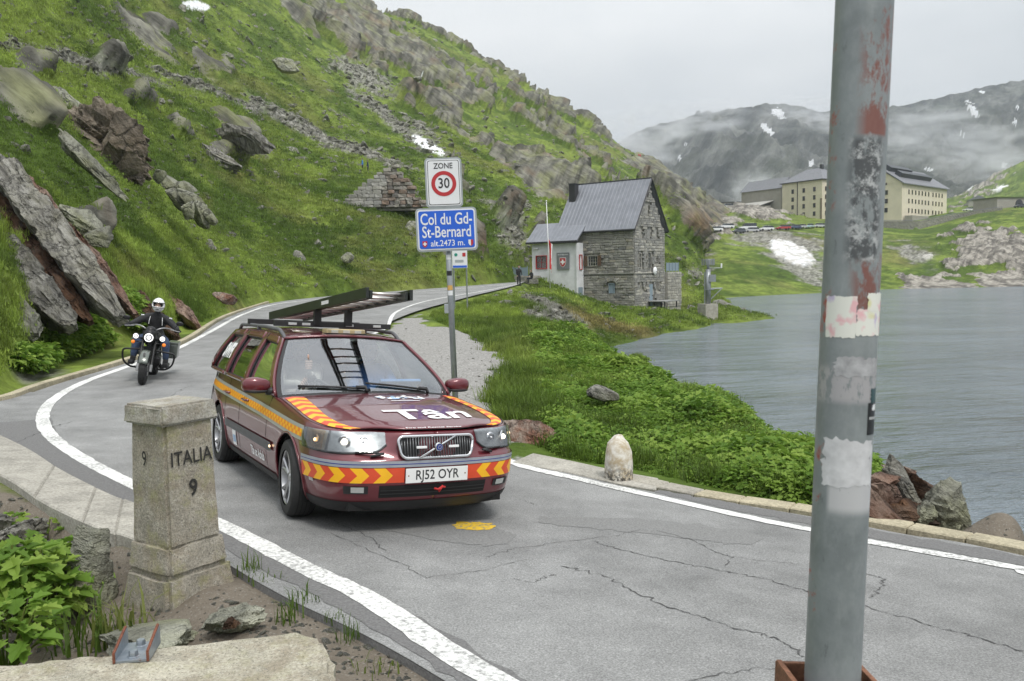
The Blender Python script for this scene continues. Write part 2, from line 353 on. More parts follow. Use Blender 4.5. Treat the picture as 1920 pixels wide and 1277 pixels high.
# painted geology: (u, v, half-length, half-width, dip angle in degrees, strength)
ROCKS = [(760, 95, 330, 60, 27, .50), (640, 60, 150, 60, 38, .5), (1040, 235, 260, 45, 38, .42), (1240, 360, 120, 40, 42, .55), (900, 150, 160, 40, 30, .35), (560, 45, 90, 50, 40, .45),
         (300, 60, 120, 40, 35, .5), (400, 120, 120, 28, 33, .55), (70, 120, 110, 45, 22, .55), (30, 200, 110, 28, 38, .5), (140, 200, 90, 30, 40, .38),
         (440, 250, 85, 28, 33, .62), (410, 290, 70, 18, 30, .55), (330, 245, 70, 26, 15, .55), (250, 185, 60, 24, 5, .55), (560, 300, 60, 16, 28, .4), (200, 120, 80, 20, 25, .4), (310, 215, 50, 18, 10, .3),
         (40, 520, 120, 60, 48, .45), (30, 600, 110, 40, 45, .42), (260, 570, 90, 24, 36, .6), (330, 600, 70, 22, 38, .55), (340, 365, 55, 30, 35, .45), (160, 420, 60, 30, 38, .4), (120, 650, 90, 25, 30, .35),
         (870, 500, 95, 38, 40, .95), (800, 500, 60, 30, 62, .7), (930, 520, 60, 22, 30, .8), (945, 420, 60, 40, 45, .55), (870, 360, 70, 20, 20, .5), (1000, 330, 130, 30, 33, .65), (1090, 375, 60, 30, 60, .7), (1000, 455, 40, 34, 45, .6),
         (860, 240, 130, 20, 30, .5), (760, 200, 80, 24, 35, .4), (1110, 290, 120, 18, 33, .4), (1330, 430, 70, 40, 10, .75), (1290, 400, 60, 25, 40, .6), (700, 330, 50, 14, 25, .3), (640, 200, 60, 30, 35, .3), (550, 545, 60, 10, 20, .3), (620, 530, 50, 10, 15, .3)]
SCREE = [(150, 115, 190, 12, 14, .9), (400, 170, 130, 9, 22, .9), (560, 235, 110, 9, 27, .9), (690, 290, 90, 9, 22, .8), (680, 140, 80, 30, 30, .7), (720, 220, 120, 16, 40, .7), (790, 255, 60, 20, 40, .6), (960, 430, 30, 60, -25, .7), (40, 640, 90, 45, 30, .6), (200, 640, 120, 12, -20, .4), (1040, 585, 60, 14, 28, .9), (1000, 590, 40, 8, 20, .7), (960, 380, 60, 8, 5, .7), (1300, 520, 25, 25, 50, .5), (830, 780, 30, 20, 0, 0)]
DRY = [(1140, 610, 110, 14, 14, .9), (1080, 590, 60, 20, 25, .6), (500, 330, 90, 40, 10, .35), (640, 520, 120, 14, 8, .5), (450, 560, 60, 18, 0, .5), (200, 560, 60, 60, 40, .4), (420, 380, 60, 20, 20, .35)]
def blobs(L, u, v):
    o = np.zeros(len(u))
    for (cu, cv, a, b, an, st) in L:
        c, s = math.cos(R(an)), math.sin(R(an)); du = u - cu; dv = v - cv
        d = ((du * c + dv * s) / a) ** 2 + ((-du * s + dv * c) / b) ** 2
        o = np.maximum(o, st * np.exp(-d * .8))
    return o
DIP = np.array([[.74, -.10, -.66], [.18, .98, .05], [.64, -.16, .74]])   # rows: along the beds, into the hill, across the beds
def land(x, y, detail=True):
    """height and surface weights of the main land"""
    z = land0(x, y)
    rd = np.full(len(x), 60.0); nr = (y < 115) & (x < 12) & (x > -24); rd[nr] = road_dist(x[nr], y[nr])
    u, v = proj_uv(x, y, z)
    p = np.stack([x, y, z], 1)
    q = p @ DIP.T
    # beds: long along the dip, thin across it
    an = pn(q * [.02, .03, .11] + 3) * .6 + fbm(q * [.07, .10, .42], 4, .6) * .5
    big = fbm(p / 38.0 + 5, 3)
    rk = blobs(ROCKS, u, v)
    hill = np.clip(sm(0.5, 4, z - zroad(x, y)) * sm(0.6, 2.5, rd) + sm(4, 9, z), 0, 1)
    mask = sm(.36, .47, rk * 1.05 + an * .42 + .06 * big - .03) * hill
    mask = np.maximum(mask, sm(.46, .56, an * .66 + big * .20) * hill * .95)
    scr = blobs(SCREE, u, v); scr = sm(.35, .6, scr + .35 * fbm(p / 3.5, 4)) * (1 - .6 * mask)
    dry = sm(.25, .75, blobs(DRY, u, v) + .35 * fbm(p / 5.0 + 9, 3))
    if detail:
        dz = np.zeros(len(x)); crest = np.zeros(len(x))
        for k, lam in enumerate((15., 7., 3.4, 1.7, .85, .42)):
            vis = sm(.0022, .006, lam / y) * (1 - sm(.10, .26, lam / y)); ok = vis > .01
            if not ok.any(): continue
            n_ = np.zeros(len(x)); n_[ok] = pn(q[ok] / [lam * 4.0, lam * 2.2, lam] + 31.7 * k)
            n2 = np.zeros(len(x)); n2[ok] = pn(p[ok] / (lam * 1.3) + 7.7 * k)
            rr = (1 - 2.6 * np.abs(n_)) * .55 + (np.where(n_ > 0, .30, -.22) * sm(0, .12, np.abs(n_)) if lam > 1.5 else 0)
            dz += vis * lam * mask * (.27 * rr + .14 * n2); crest += vis * rr * (.5 if k > 1 else .25)
            dz += vis * lam * hill * (1 - mask) * (.055 * n2 + .03 * n_)
        dz += mask * np.clip(y * .006, .06, 1.5)
        dz += scr * hill * np.clip(y * .0022, .03, .4) * np.abs(fbm(p / .9, 3))
        ground = (1 - hill) * sm(.2, 1.6, rd)
        dz += ground * (.10 * fbm(p / 2.6, 4) + .03 * fbm(p / .5, 2))
        if detail == 2: land.dz = dz * np.where((y < 9) & (x < 2), sm(.02, .35, rd), sm(.12, .95, rd))
        else: z = z + dz
        land.crest = crest; land.an = an; land.big = big; land.q = q; land.hill = hill
    near_ = (y < 9) & (x < 2); zr = zroad(x, y) - np.where(near_, .045, .10)
    w = 1 - np.where(near_, sm(.02, .35, rd), sm(.12, .95, rd))
    z = z * (1 - w) + zr * w
    return z, mask, scr, dry, rd
def land_z(x, y):
    x = np.atleast_1d(np.asarray(x, float)); y = np.atleast_1d(np.asarray(y, float)); return land(x, y)[0]
# ---- land mesh: a fan of rows, finer where the picture needs it
acol = np.concatenate([np.linspace(-1.7, -.66, 45)[:-1], np.linspace(-.66, .26, 640)[:-1], np.linspace(.26, .64, 130)[:-1], np.linspace(.64, 1.5, 40)])
lrow = np.concatenate([np.linspace(math.log(1.0), math.log(12), 150)[:-1], np.linspace(math.log(12), math.log(130), 260)[:-1], np.linspace(math.log(130), math.log(460), 130)[:-1], np.linspace(math.log(460), math.log(900), 16)])
aa, ll = np.meshgrid(acol, lrow); yy = np.exp(ll).ravel(); xx = (aa.ravel()) * yy
zz, mk, scr_, dry_, rd_ = land(xx, yy, 2)
def grid_normals(P, h, w):
    G = P.reshape(h, w, 3); n_ = np.cross(np.gradient(G, axis=1), np.gradient(G, axis=0)).reshape(-1, 3); n_ /= np.linalg.norm(n_, axis=1)[:, None] + 1e-12
    return np.where(n_[:, 2:3] < 0, -n_, n_)
_p0 = np.stack([xx, yy, zz], 1); _n0 = grid_normals(_p0, len(lrow), len(acol)); _p0 = _p0 + _n0 * (land.dz * (.35 + .65 * _n0[:, 2] ** .5))[:, None]
xx, yy, zz = _p0.T.copy()
SNOWS = [(800, 272, 34, 9, 30, 1.0), (825, 285, 14, 6, 45, 1.0), (368, 10, 26, 9, 10, 1.0), (789, 141, 6, 4, 0, 1.0)]
uu_, vv_ = proj_uv(xx, yy, zz)
sn_ = sm(.42, .5, blobs(SNOWS, uu_, vv_) + .1 * fbm(np.stack([xx, yy, zz], 1) / 2.5, 2))
brn_ = blobs([(40, 430, 150, 22, 50, 1.), (200, 470, 160, 10, 50, .8), (190, 270, 70, 50, 30, .7), (330, 600, 60, 22, 38, .9), (930, 450, 30, 40, 40, .8), (1310, 420, 40, 30, 0, .7), (610, 130, 60, 20, 30, .4), (640, 120, 60, 30, 20, .4)], uu_, vv_)
lush_ = (1 - sm(.0, 1.5, np.abs(np.minimum(rd_, 3)) - 3)) * 0 + sm(.6, 1.4, rd_) * (yy < 40) * (xx > -2)
# gravel lay-by beside the road on the lake side
GR = np.array([PR(*p)[:2] for p in ((722, 618), (748, 592), (790, 585), (800, 606), (860, 607), (922, 626), (955, 655), (968, 690), (962, 745), (985, 785), (985, 850), (940, 840), (860, 800))] + [(-1.6, 13.5), (-2.9, 18), (-3.7, 23)])
def inpoly(P, x, y):
    c = np.zeros(len(x), bool); n = len(P)
    for i in range(n):
        x0, y0 = P[i]; x1, y1 = P[(i + 1) % n]
        k = ((y0 > y) != (y1 > y)) & (x < (x1 - x0) * (y - y0) / (y1 - y0 + 1e-12) + x0); c ^= k
    return c
def polydist(P, x, y):
    b = np.full(len(x), 1e9); Q = np.stack([x, y], 1)
    for i in range(len(P)):
        a = P[i]; d = P[(i + 1) % len(P)] - a; t = np.clip(((Q - a) @ d) / (d @ d + 1e-9), 0, 1); b = np.minimum(b, np.linalg.norm(Q - a - t[:, None] * d, axis=1))
    return b
def gravel_w(x, y):
    s = np.where(inpoly(GR, x, y), 1, -1) * polydist(GR, x, y); return sm(-.25, .35, s + .45 * fbm(np.stack([x, y, 0 * x], 1) / 1.1, 3))
gw_ = gravel_w(xx, yy) * (yy < 45)
soil_ = blobs([(560, 1150, 260, 130, 30, 1.3), (250, 1130, 200, 90, 10, 1.2), (60, 1020, 260, 70, 25, 1.1), (900, 1300, 300, 120, 30, 1.2), (100, 1200, 200, 80, 0, 1.0), (1800, 1000, 200, 70, 10, 1.3)], uu_, vv_) * (yy < 9.5)
pz = np.stack([xx, yy, zz], 1)
def lerp3(w, a, b): return np.asarray(a) * (1 - w[:, None]) + np.asarray(b) * w[:, None]
def turf_colour(p, dry, scr):
    n1 = fbm(p / 14.0, 4, .6); n2 = fbm(p / 2.6 + 4, 3, .6); n3 = fbm(p / .8 + 2, 2)
    g = lerp3(sm(-.5, .5, n1 + .5 * n2), (.072, .115, .018), (.162, .215, .040)); g = g * (1 + .30 * n3 + .25 * n2)[:, None]
    g = lerp3(sm(.25, .75, fbm(p / 26. + 8, 4, .6) + .3 * n2) * .5, g, (.165, .165, .055))
    g = lerp3(sm(.45, .8, fbm(p / 9. + 1, 4, .6)) * .5, g, (.045, .082, .016))
    g = lerp3(dry * .8, g, lerp3(sm(-.6, .6, n2), (.11, .09, .034), (.24, .195, .085)))
    g = lerp3(scr * .9, g, lerp3(sm(-.5, .5, fbm(p / .5, 2)), (.12, .115, .10), (.34, .33, .30)))
    return np.clip(g, .004, 1)
def rock_colour(p, q, brown):
    s_ = fbm(q / [6, 4, .9], 4, .65); s2 = fbm(p / 5.0 + 3, 3)
    r_ = lerp3(sm(-.55, .55, s_), (.085, .083, .07), (.235, .23, .19))
    r_ = lerp3(sm(-.1, .6, s2 + .3 * s_) * .75, r_, (.19, .20, .095))
    r_ = lerp3(sm(.25, .8, fbm(p / 11. + 6, 3)) * .55, r_, (.085, .08, .075))
    r_ = lerp3(sm(.3, .8, fbm(p / 7. + 16, 3)) * .5, r_, (.22, .155, .10))
    r_ = lerp3(np.clip(brown, 0, 1) * sm(-.4, .3, s_), r_, (.19, .105, .055))
    return np.clip(r_, .01, 1)
gcol = turf_colour(pz, dry_, scr_); rcol = rock_colour(pz, land.q, brn_)
gcol = lerp3(sn_, gcol, (.80, .81, .83))
fq = gridfaces(len(lrow), len(acol))
me = npmesh('hillside', pz, fq, dict(rock=mk * (1 - sn_), gcol=gcol, rcol=rcol, gravel=gw_, soil=soil_))
# ---- materials of the land
def land_material(near, name):
    t = NT(name); P = t.geo()
    n1 = t.noise(2.2 if near else 1.1, 7, .72, P); st = t.noise(1.6 if near else .8, 6, .7, P, stretch=(.25, .3, 1.9, 0, R(42), 0))
    g = t.mix(1.0, t.attr('gcol', 'Vector'), t.ramp(n1, [(.25, .45), (.5, .95), (.75, 1.5)]), 'MULTIPLY')
    r_ = t.mix(1.0, t.attr('rcol', 'Vector'), t.ramp(st, [(.28, .42), (.48, 1.), (.72, 1.55)]), 'MULTIPLY')
    rw = t.ramp(t.math('ADD', t.attr('rock'), t.math('MULTIPLY', t.math('SUBTRACT', n1, .5), 1.1)), [(.40, 0.), (.54, 1.)])
    if near:
        gv = t.mix(t.noise(.8, 3, .6, P), t.ramp(t.voro(24, vec=P, out='Color'), [(.1, (.16, .155, .145)), (.9, (.42, .41, .39))]), t.ramp(t.noise(60, 2, .6, P), [(.3, (.19, .185, .175)), (.7, (.38, .37, .35))]))
        g = t.mix(t.ramp(t.math('ADD', t.attr('gravel'), t.math('MULTIPLY', t.math('SUBTRACT', n1, .5), .8)), [(.4, 0.), (.6, 1.)]), g, gv)
        so = t.mix(n1, (.085, .068, .05), (.25, .22, .18)); so = t.mix(t.ramp(t.voro(38, vec=P), [(.12, .6), (.28, 0.)]), so, (.3, .29, .27))
        g = t.mix(t.ramp(t.math('ADD', t.attr('soil'), t.math('MULTIPLY', t.math('SUBTRACT', n1, .5), .7)), [(.3, 0.), (.5, 1.)]), g, so)
    c = t.mix(rw, g, r_)
    h = t.math('ADD', n1, t.math('MULTIPLY', st, t.math('MULTIPLY', t.attr('rock'), 1.8)))
    t.set(color=c, rough=.92, spec=.12, normal=t.bump(h, .8, .10 if near else .5)); return t.m
MAT_NEAR = land_material(True, 'alpine_ground_near'); MAT_LAND = land_material(False, 'alpine_ground_far')
me.materials.append(MAT_LAND); me.materials.append(MAT_NEAR)
me.polygons.foreach_set('material_index', (yy[fq[:, 0]] < 48).astype(np.int32))
link('hillside', me, kind='structure')
LANDV = dict(p=pz, rock=mk, snow=sn_, scree=scr_, dry=dry_, rd=rd_, gravel=gw_, soil=soil_, u=uu_, v=vv_, hill=land.hill.copy(), gcol=gcol)
LANDW = len(acol)
# ---- the ground behind and beneath everything, out to the horizon
b = MB(); N = 64; rad = [0.5, 6, 30, 140, 700, 2500]
G_ = [[(r_ * math.cos(2 * math.pi * k / N), r_ * math.sin(2 * math.pi * k / N) - 4, (-.05 if r_ < 7 else (-.9 if r_ < 31 else -9.0)) - (0 if r_ < 31 else 0)) for k in range(N + 1)] for r_ in rad]
for row, r_ in zip(G_, rad):
    for k, p in enumerate(row):
        if p[1] > .8: row[k] = (p[0], p[1], -9.0)
b.grid(G_); gm = b.mesh('ground')
def ground_mat():
    t = NT('turf_ground'); P = t.geo(); t.set(color=t.mix(t.noise(.5, 6, .6, P), (.05, .075, .02), (.16, .15, .11)), rough=.9); return t.m
link('ground', gm, ground_mat(), kind='structure')
# ================================================================ lake
def lake_mat():
    t = NT('lake_water'); P = t.geo()
    w1 = t.noise(.55, 5, .6, P, dist=.6, stretch=(.7, 1.9, 1, 0, 0, R(14))); w2 = t.noise(2.0, 4, .65, P, stretch=(.6, 1.7, 1, 0, 0, R(8))); w3 = t.noise(.10, 3, .5, P)
    h = t.math('ADD', t.math('MULTIPLY', w1, 1.0), t.math('MULTIPLY', w2, .5))
    h = t.math('ADD', h, t.math('MULTIPLY', t.noise(.16, 5, .6, P, dist=.5, stretch=(.45, 1.8, 1, 0, 0, R(10))), 2.6))
    h = t.math('MULTIPLY', h, t.ramp(w3, [(.35, .55), (.65, 1.2)]))
    t.set(color=(.165, .196, .222), rough=.14, spec=.5, ior=1.333, normal=t.bump(h, 1.0, .8)); return t.m
b = MB(); b.add([(-60, 6, LAKE), (420, 6, LAKE), (420, 330, LAKE), (-60, 330, LAKE)], [(0, 1, 2, 3)])
link('lake', b, lake_mat(), kind='structure')
# ================================================================ far shore, hospice terrace and the hill on its right
FP = []
def fp(u, v, y): FP.append(PY(u, v, y))
for u, v in ((1230, 575), (1290, 566), (1400, 556), (1480, 552), (1560, 548), (1650, 543), (1780, 540), (1920, 537), (2100, 533), (2350, 528)):
    p = PZ(u, v, LAKE); FP.append(p); q = p * [.9, .9, 1]; FP.append((q[0], q[1], LAKE - 1.2)); q = p * [.75, .75, 1]; FP.append((q[0], q[1], LAKE - 3))
for u, v, y in ((1270, 452, 225), (1330, 447, 235), (1400, 439, 250), (1480, 431, 270), (1540, 426, 285), (1600, 424, 300), (1650, 424, 310), (1720, 430, 310), (1790, 410, 315), (1860, 396, 318), (1920, 390, 320), (2050, 384, 320), (2350, 380, 320),
                (1270, 441, 245), (1330, 437, 255), (1400, 430, 268), (1480, 424, 290), (1560, 419, 305), (1650, 419, 325),
                (1300, 500, 195), (1400, 500, 195), (1480, 490, 215), (1560, 490, 220), (1650, 490, 225), (1750, 490, 228), (1850, 470, 235), (1920, 450, 245), (2100, 440, 250), (2350, 430, 250),
                (1370, 400, 330), (1400, 402, 340), (1440, 400, 345), (1350, 412, 310), (1390, 392, 390), (1360, 386, 430), (1420, 392, 380), (1500, 408, 370), (1560, 410, 375), (1650, 412, 365), (1760, 398, 385), (1800, 394, 390), (1860, 388, 385), (1920, 378, 390),
                (1300, 395, 430), (1340, 388, 460), (1300, 420, 700), (1450, 420, 700), (1600, 425, 800), (1750, 400, 520), (1790, 380, 600), (1830, 360, 680), (1870, 335, 760), (1920, 305, 840), (2050, 250, 950), (2350, 180, 1100), (1790, 372, 800), (1850, 360, 950), (1920, 330, 1100), (1780, 392, 470), (1920, 352, 560), (2100, 320, 560)):
    fp(u, v, y)
B_ = np.array(FP); F_TPS = tps(np.stack([B_[:, 0] / B_[:, 1], np.log(B_[:, 1]) * .6], 1), (B_[:, 2] - CZ) / B_[:, 1], 1e-5)
FROCK = [(1860, 470, 90, 38, -8, .8), (1760, 535, 80, 16, 0, .8), (1900, 520, 80, 26, 0, .85), (1600, 470, 80, 14, 10, .15), (1420, 400, 60, 14, 12, .8), (1330, 430, 60, 22, 0, .75), (1840, 350, 70, 20, -28, .5)]
FSCR = [(1470, 455, 110, 22, 8, .85), (1500, 505, 80, 16, 28, .9), (1310, 500, 22, 40, 30, .7), (1720, 480, 70, 24, 15, .6), (1400, 440, 60, 8, -5, .5), (1560, 490, 40, 50, 0, .6), (1700, 420, 80, 6, 0, .3), (1380, 396, 16, 14, 20, .5)]
FSNOW = [(1485, 476, 46, 19, 24, 1.), (1875, 352, 18, 4, -20, 1.), (1812, 358, 12, 3, -10, 1.), (1740, 533, 0.1, .1, 0, 0), (1740, 481, 9, 3, 0, 1.)]
def farland(x, y, detail=True):
    z = CZ + F_TPS(np.stack([x / y, np.log(y) * .6], 1)) * y
    u, v = proj_uv(x, y, z); p = np.stack([x, y, z], 1)
    mk = sm(.36, .55, blobs(FROCK, u, v) + .4 * fbm(p / 9, 4)); sc_ = sm(.36, .6, blobs(FSCR, u, v) + .35 * fbm(p / 6, 4)); sn = sm(.42, .52, blobs(FSNOW, u, v) + .16 * fbm(p / 3.0, 3))
    bank = sm(.5, 4, np.abs(z - LAKE))
    if detail: z = z + bank * (.25 * fbm(p / 9, 4) + mk * (1.3 * ridge(p / [8, 8, 3.0], 5, .6) * .7 + .6) + sc_ * .3 * fbm(p / 2, 3)) + sm(420, 600, y) * 4 * fbm(p / 60, 4)
    z = z + sn * .5
    return z, mk, sc_, sn
ac = np.linspace(.14, 1.05, 520); lr = np.concatenate([np.linspace(math.log(120), math.log(340), 170)[:-1], np.linspace(math.log(340), math.log(1200), 80)])
aa, ll = np.meshgrid(ac, lr); yy = np.exp(ll).ravel(); xx = aa.ravel() * yy
zz, mk, sc_, sn = farland(xx, yy)
fu, fv = proj_uv(xx, yy, zz)
pf = np.stack([xx, yy, zz], 1)
dryf = sm(.25, .75, blobs([(1480, 450, 110, 20, 8, .7), (1700, 470, 60, 26, 0, .6)], fu, fv) + .25 * fbm(pf / 12, 3))
gc = lerp3(sn, turf_colour(pf / 1.6, dryf * .8, sc_), lerp3(sm(-.3, .5, fbm(pf / 3., 3)), (.82, .83, .85), (.5, .48, .44)))
gc = lerp3(blobs([(1385, 396, 22, 20, 65, 1.)], fu, fv) > .5, gc, (.3, .3, .29)) if False else gc
me = npmesh('far_shore', pf, gridfaces(len(lr), len(ac)), dict(rock=mk * (1 - sn), gcol=gc, rcol=lerp3(sm(-.5, .5, fbm(pf / [3., 3., 1.2], 4, .65)), (.12, .11, .095), (.36, .335, .29))))
link('far_shore', me, MAT_LAND, kind='structure')
# ================================================================ distant mountains
SKY_L = [(900, 330), (1100, 300), (1165, 268), (1200, 248), (1260, 232), (1330, 214), (1385, 210), (1430, 196), (1470, 200), (1530, 214), (1580, 214), (1650, 204), (1720, 196), (1770, 184), (1830, 168), (1880, 160), (1920, 155), (2050, 150), (2300, 190), (2700, 260)]
su = np.array([s_[0] for s_ in SKY_L]); sv = np.array([s_[1] for s_ in SKY_L])
MY0, MY1 = 900., 1750.
ac = np.linspace(-.06, 1.1, 620); tr = np.concatenate([np.linspace(0, 1, 200), np.linspace(1.02, 1.5, 14)])
aa, tt = np.meshgrid(ac, tr); a_ = aa.ravel(); t_ = tt.ravel()
ydist = MY0 + (MY1 - MY0) * t_; xm = a_ * ydist
us = 960 + FPX * a_; vs2 = np.interp(us, su, sv)
ztop = np.array([PY(u, v, MY1)[2] for u, v in zip(us[:len(ac)], vs2[:len(ac)])]); ztop = np.tile(ztop, len(tr))
prof = np.where(t_ <= 1, t_ ** 1.15, 1 - (t_ - 1) * 1.6)
zm = 10 + (ztop - 10) * prof
pm = np.stack([xm, ydist, zm], 1)
rib = ridge(np.stack([xm / 150 + zm / 260, ydist / 500, zm / 420], 1), 5, .55)
zm = zm + np.where(t_ <= 1, np.sin(np.clip(t_, 0, 1) * math.pi) ** .7, 0) * (34 * rib + 14 * fbm(pm / 45, 4)) + 3.5 * fbm(pm / 30, 4) * sm(.0, .3, t_)
mu_, mv_ = proj_uv(xm, ydist, zm)
MSNOW = [(1460, 213, 15, 7, 30, 1.), (1437, 241, 16, 5, 45, 1.), (1444, 246, 5, 4, 30, 1.), (1825, 207, 16, 6, 52, 1.), (1741, 317, 7, 4, 0, 1.), (1521, 306, 4, 6, 0, 1.), (1287, 272, 5, 3, -30, 1.), (1274, 294, 5, 2.5, -30, 1.), (1902, 226, 5, 4, 0, 1.), (1843, 173, 6, 2, 0, 1.), (1806, 255, 5, 3, 30, 1.), (1272, 343, 3, 2, 0, 1.), (1907, 200, 6, 2, 60, 1.), (1884, 310, 5, 3, 0, 1.)]
msn = sm(.40, .52, blobs(MSNOW, mu_, mv_) * 1.05 + .40 * fbm(pm / [9, 9, 16], 3))
def mount_mat():
    t = NT('mountain_rock'); P = t.geo()
    a = t.noise(.022, 9, .72, P, stretch=(1, .5, .32, 0, R(30), 0)); c = t.ramp(a, [(.38, (.035, .037, .036)), (.5, (.11, .112, .105)), (.62, (.26, .26, .245))])
    c = t.mix(t.ramp(t.noise(.008, 6, .65, P), [(.45, 0.), (.65, .4)]), c, (.085, .10, .055))
    c = t.mix(t.ramp(t.attr('snow'), [(.4, 0.), (.6, 1.)]), c, (.85, .86, .88))
    t.set(color=c, rough=.95, spec=.1, normal=t.bump(a, 1.0, 30.0)); return t.m
me = npmesh('mountains', np.stack([xm, ydist, zm], 1), gridfaces(len(tr), len(ac)), dict(snow=msn))
link('mountains', me, mount_mat(), kind='structure')
# ================================================================ scattered ground cover (uncountable)
def scatter(name, protos, P, rot, scl, idx, label=None, cat=None, parent=None, tint=None):
    me = bpy.data.meshes.new(name); n = len(P); me.vertices.add(n); me.vertices.foreach_set('co', np.ascontiguousarray(P, np.float32).ravel())
    for nm, ty, key, d in (('rot', 'FLOAT_VECTOR', 'vector', rot), ('scl', 'FLOAT_VECTOR', 'vector', scl), ('idx', 'INT', 'value', idx), ('tint', 'FLOAT_VECTOR', 'vector', tint if tint is not None else np.ones((n, 3)))):
        at = me.attributes.new(nm, ty, 'POINT'); at.data.foreach_set(key, np.ascontiguousarray(d, np.int32 if ty == 'INT' else np.float32).ravel())
    o = bpy.data.objects.new(name, me); COL.objects.link(o)
    pc = bpy.data.collections.new(name + '_kinds')
    for i, m_ in enumerate(protos):
        q = bpy.data.objects.new('%s_kind_%02d' % (name, i), m_); pc.objects.link(q)
    g = bpy.data.node_groups.new(name, 'GeometryNodeTree'); g.interface.new_socket('Geometry', in_out='INPUT', socket_type='NodeSocketGeometry'); g.interface.new_socket('Geometry', in_out='OUTPUT', socket_type='NodeSocketGeometry')
    nn = g.nodes; gi = nn.new('NodeGroupInput'); go = nn.new('NodeGroupOutput'); ip = nn.new('GeometryNodeInstanceOnPoints'); ci = nn.new('GeometryNodeCollectionInfo')
    ci.inputs['Collection'].default_value = pc; ci.inputs['Separate Children'].default_value = True; ci.inputs['Reset Children'].default_value = True
    def at(nm, ty):
        x = nn.new('GeometryNodeInputNamedAttribute'); x.data_type = ty; x.inputs[0].default_value = nm; return x.outputs[0]
    e2 = nn.new('FunctionNodeEulerToRotation'); g.links.new(at('rot', 'FLOAT_VECTOR'), e2.inputs[0])
    g.links.new(gi.outputs[0], ip.inputs['Points']); g.links.new(ci.outputs[0], ip.inputs['Instance']); ip.inputs['Pick Instance'].default_value = True
    g.links.new(at('idx', 'INT'), ip.inputs['Instance Index']); g.links.new(e2.outputs[0], ip.inputs['Rotation']); g.links.new(at('scl', 'FLOAT_VECTOR'), ip.inputs['Scale']); g.links.new(ip.outputs[0], go.inputs[0])
    md = o.modifiers.new('scatter', 'NODES'); md.node_group = g
    tag(o, label, cat, None, 'stuff')
    if parent is not None: o.parent = parent
    return o
def blade_mat(name, c1, c2, c3, tinted=False):
    t = NT(name); rn = t.rand(); P = t.geo()
    c = t.ramp(t.math('ADD', t.math('MULTIPLY', rn, .6), t.math('MULTIPLY', t.noise(.5, 3, .6, P), .5)), [(.2, c1), (.5, c2), (.85, c3)])
    if tinted:
        at_ = t.n('ShaderNodeAttribute'); at_.attribute_type = 'INSTANCER'; at_.attribute_name = 'tint'
        c = t.mix(1.0, at_.outputs['Vector'], t.ramp(rn, [(0., .9), (1., 2.0)]), 'MULTIPLY')
    t.set(color=c, rough=.6, spec=.25)
    tr_ = t.n('ShaderNodeBsdfTranslucent'); t.l(c, tr_.inputs[0]); ms = t.n('ShaderNodeMixShader'); ms.inputs[0].default_value = .4
    t.l(t.b.outputs[0], ms.inputs[1]); t.l(tr_.outputs[0], ms.inputs[2]); t.l(ms.outputs[0], t.o.inputs[0]); return t.m
M_GRASS = blade_mat('grass_blade', (.055, .10, .014), (.105, .165, .024), (.18, .205, .055))
M_LEAF = blade_mat('broad_leaf', (.08, .16, .02), (.16, .275, .038), (.27, .38, .07))
M_TURF = blade_mat('turf_blade', (1, 1, 1), (1, 1, 1), (1, 1, 1), True)
rs = np.random.RandomState(11)
def tuft(n, h, spread, w):
    b_ = MB()
    for i in range(n):
        a = rs.rand() * 6.283; r_ = spread * rs.rand() ** .5; x, y = r_ * math.cos(a), r_ * math.sin(a); hh = h * (.5 + .7 * rs.rand()); l = (rs.rand() * .9) * hh; d = rs.rand() * 6.283; ww = w * (.6 + .8 * rs.rand())
        px, py = -math.sin(d) * ww, math.cos(d) * ww; dx, dy = math.cos(d) * l, math.sin(d) * l
        b_.add([(x - px, y - py, -.02), (x + px, y + py, -.02), (x + px * .7 + dx * .35, y + py * .7 + dy * .35, hh * .6), (x - px * .7 + dx * .35, y - py * .7 + dy * .35, hh * .6), (x + dx, y + dy, hh * (1 - .25 * l / hh))], [(0, 1, 2, 3), (3, 2, 4)])
    return b_.mesh('tuft')
LEAFSH = [(0, -.5), (.22, -.42), (.16, -.25), (.42, -.12), (.30, 0.0), (.46, .16), (.22, .22), (.20, .40), (0, .55), (-.20, .40), (-.22, .22), (-.46, .16), (-.30, 0.0), (-.42, -.12), (-.16, -.25), (-.22, -.42)]
def leaf(b_, c, size, az, tilt, curl=.25, fine=True):
    """one lobed leaf blade, folded along its midrib"""
    ca, sa = math.cos(az), math.sin(az); ct, st_ = math.cos(tilt), math.sin(tilt)
    sh = LEAFSH if fine else [(0, -.5), (.34, -.2), (.42, .12), (0, .55), (-.42, .12), (-.34, -.2)]
    P = []
    for x, y in sh:
        yy_ = (y + .5) * size; xx_ = x * size; zz_ = abs(x) * size * .45 - curl * (y + .5) ** 2 * size
        f_ = yy_ * ct - zz_ * st_; h_ = yy_ * st_ + zz_ * ct
        P.append((c[0] + f_ * ca - xx_ * sa, c[1] + f_ * sa + xx_ * ca, c[2] + h_))
    n = len(P); t_ = n // 2
    b_.add(P, [tuple(range(0, t_ + 1)), tuple(list(range(t_, n)) + [0])])
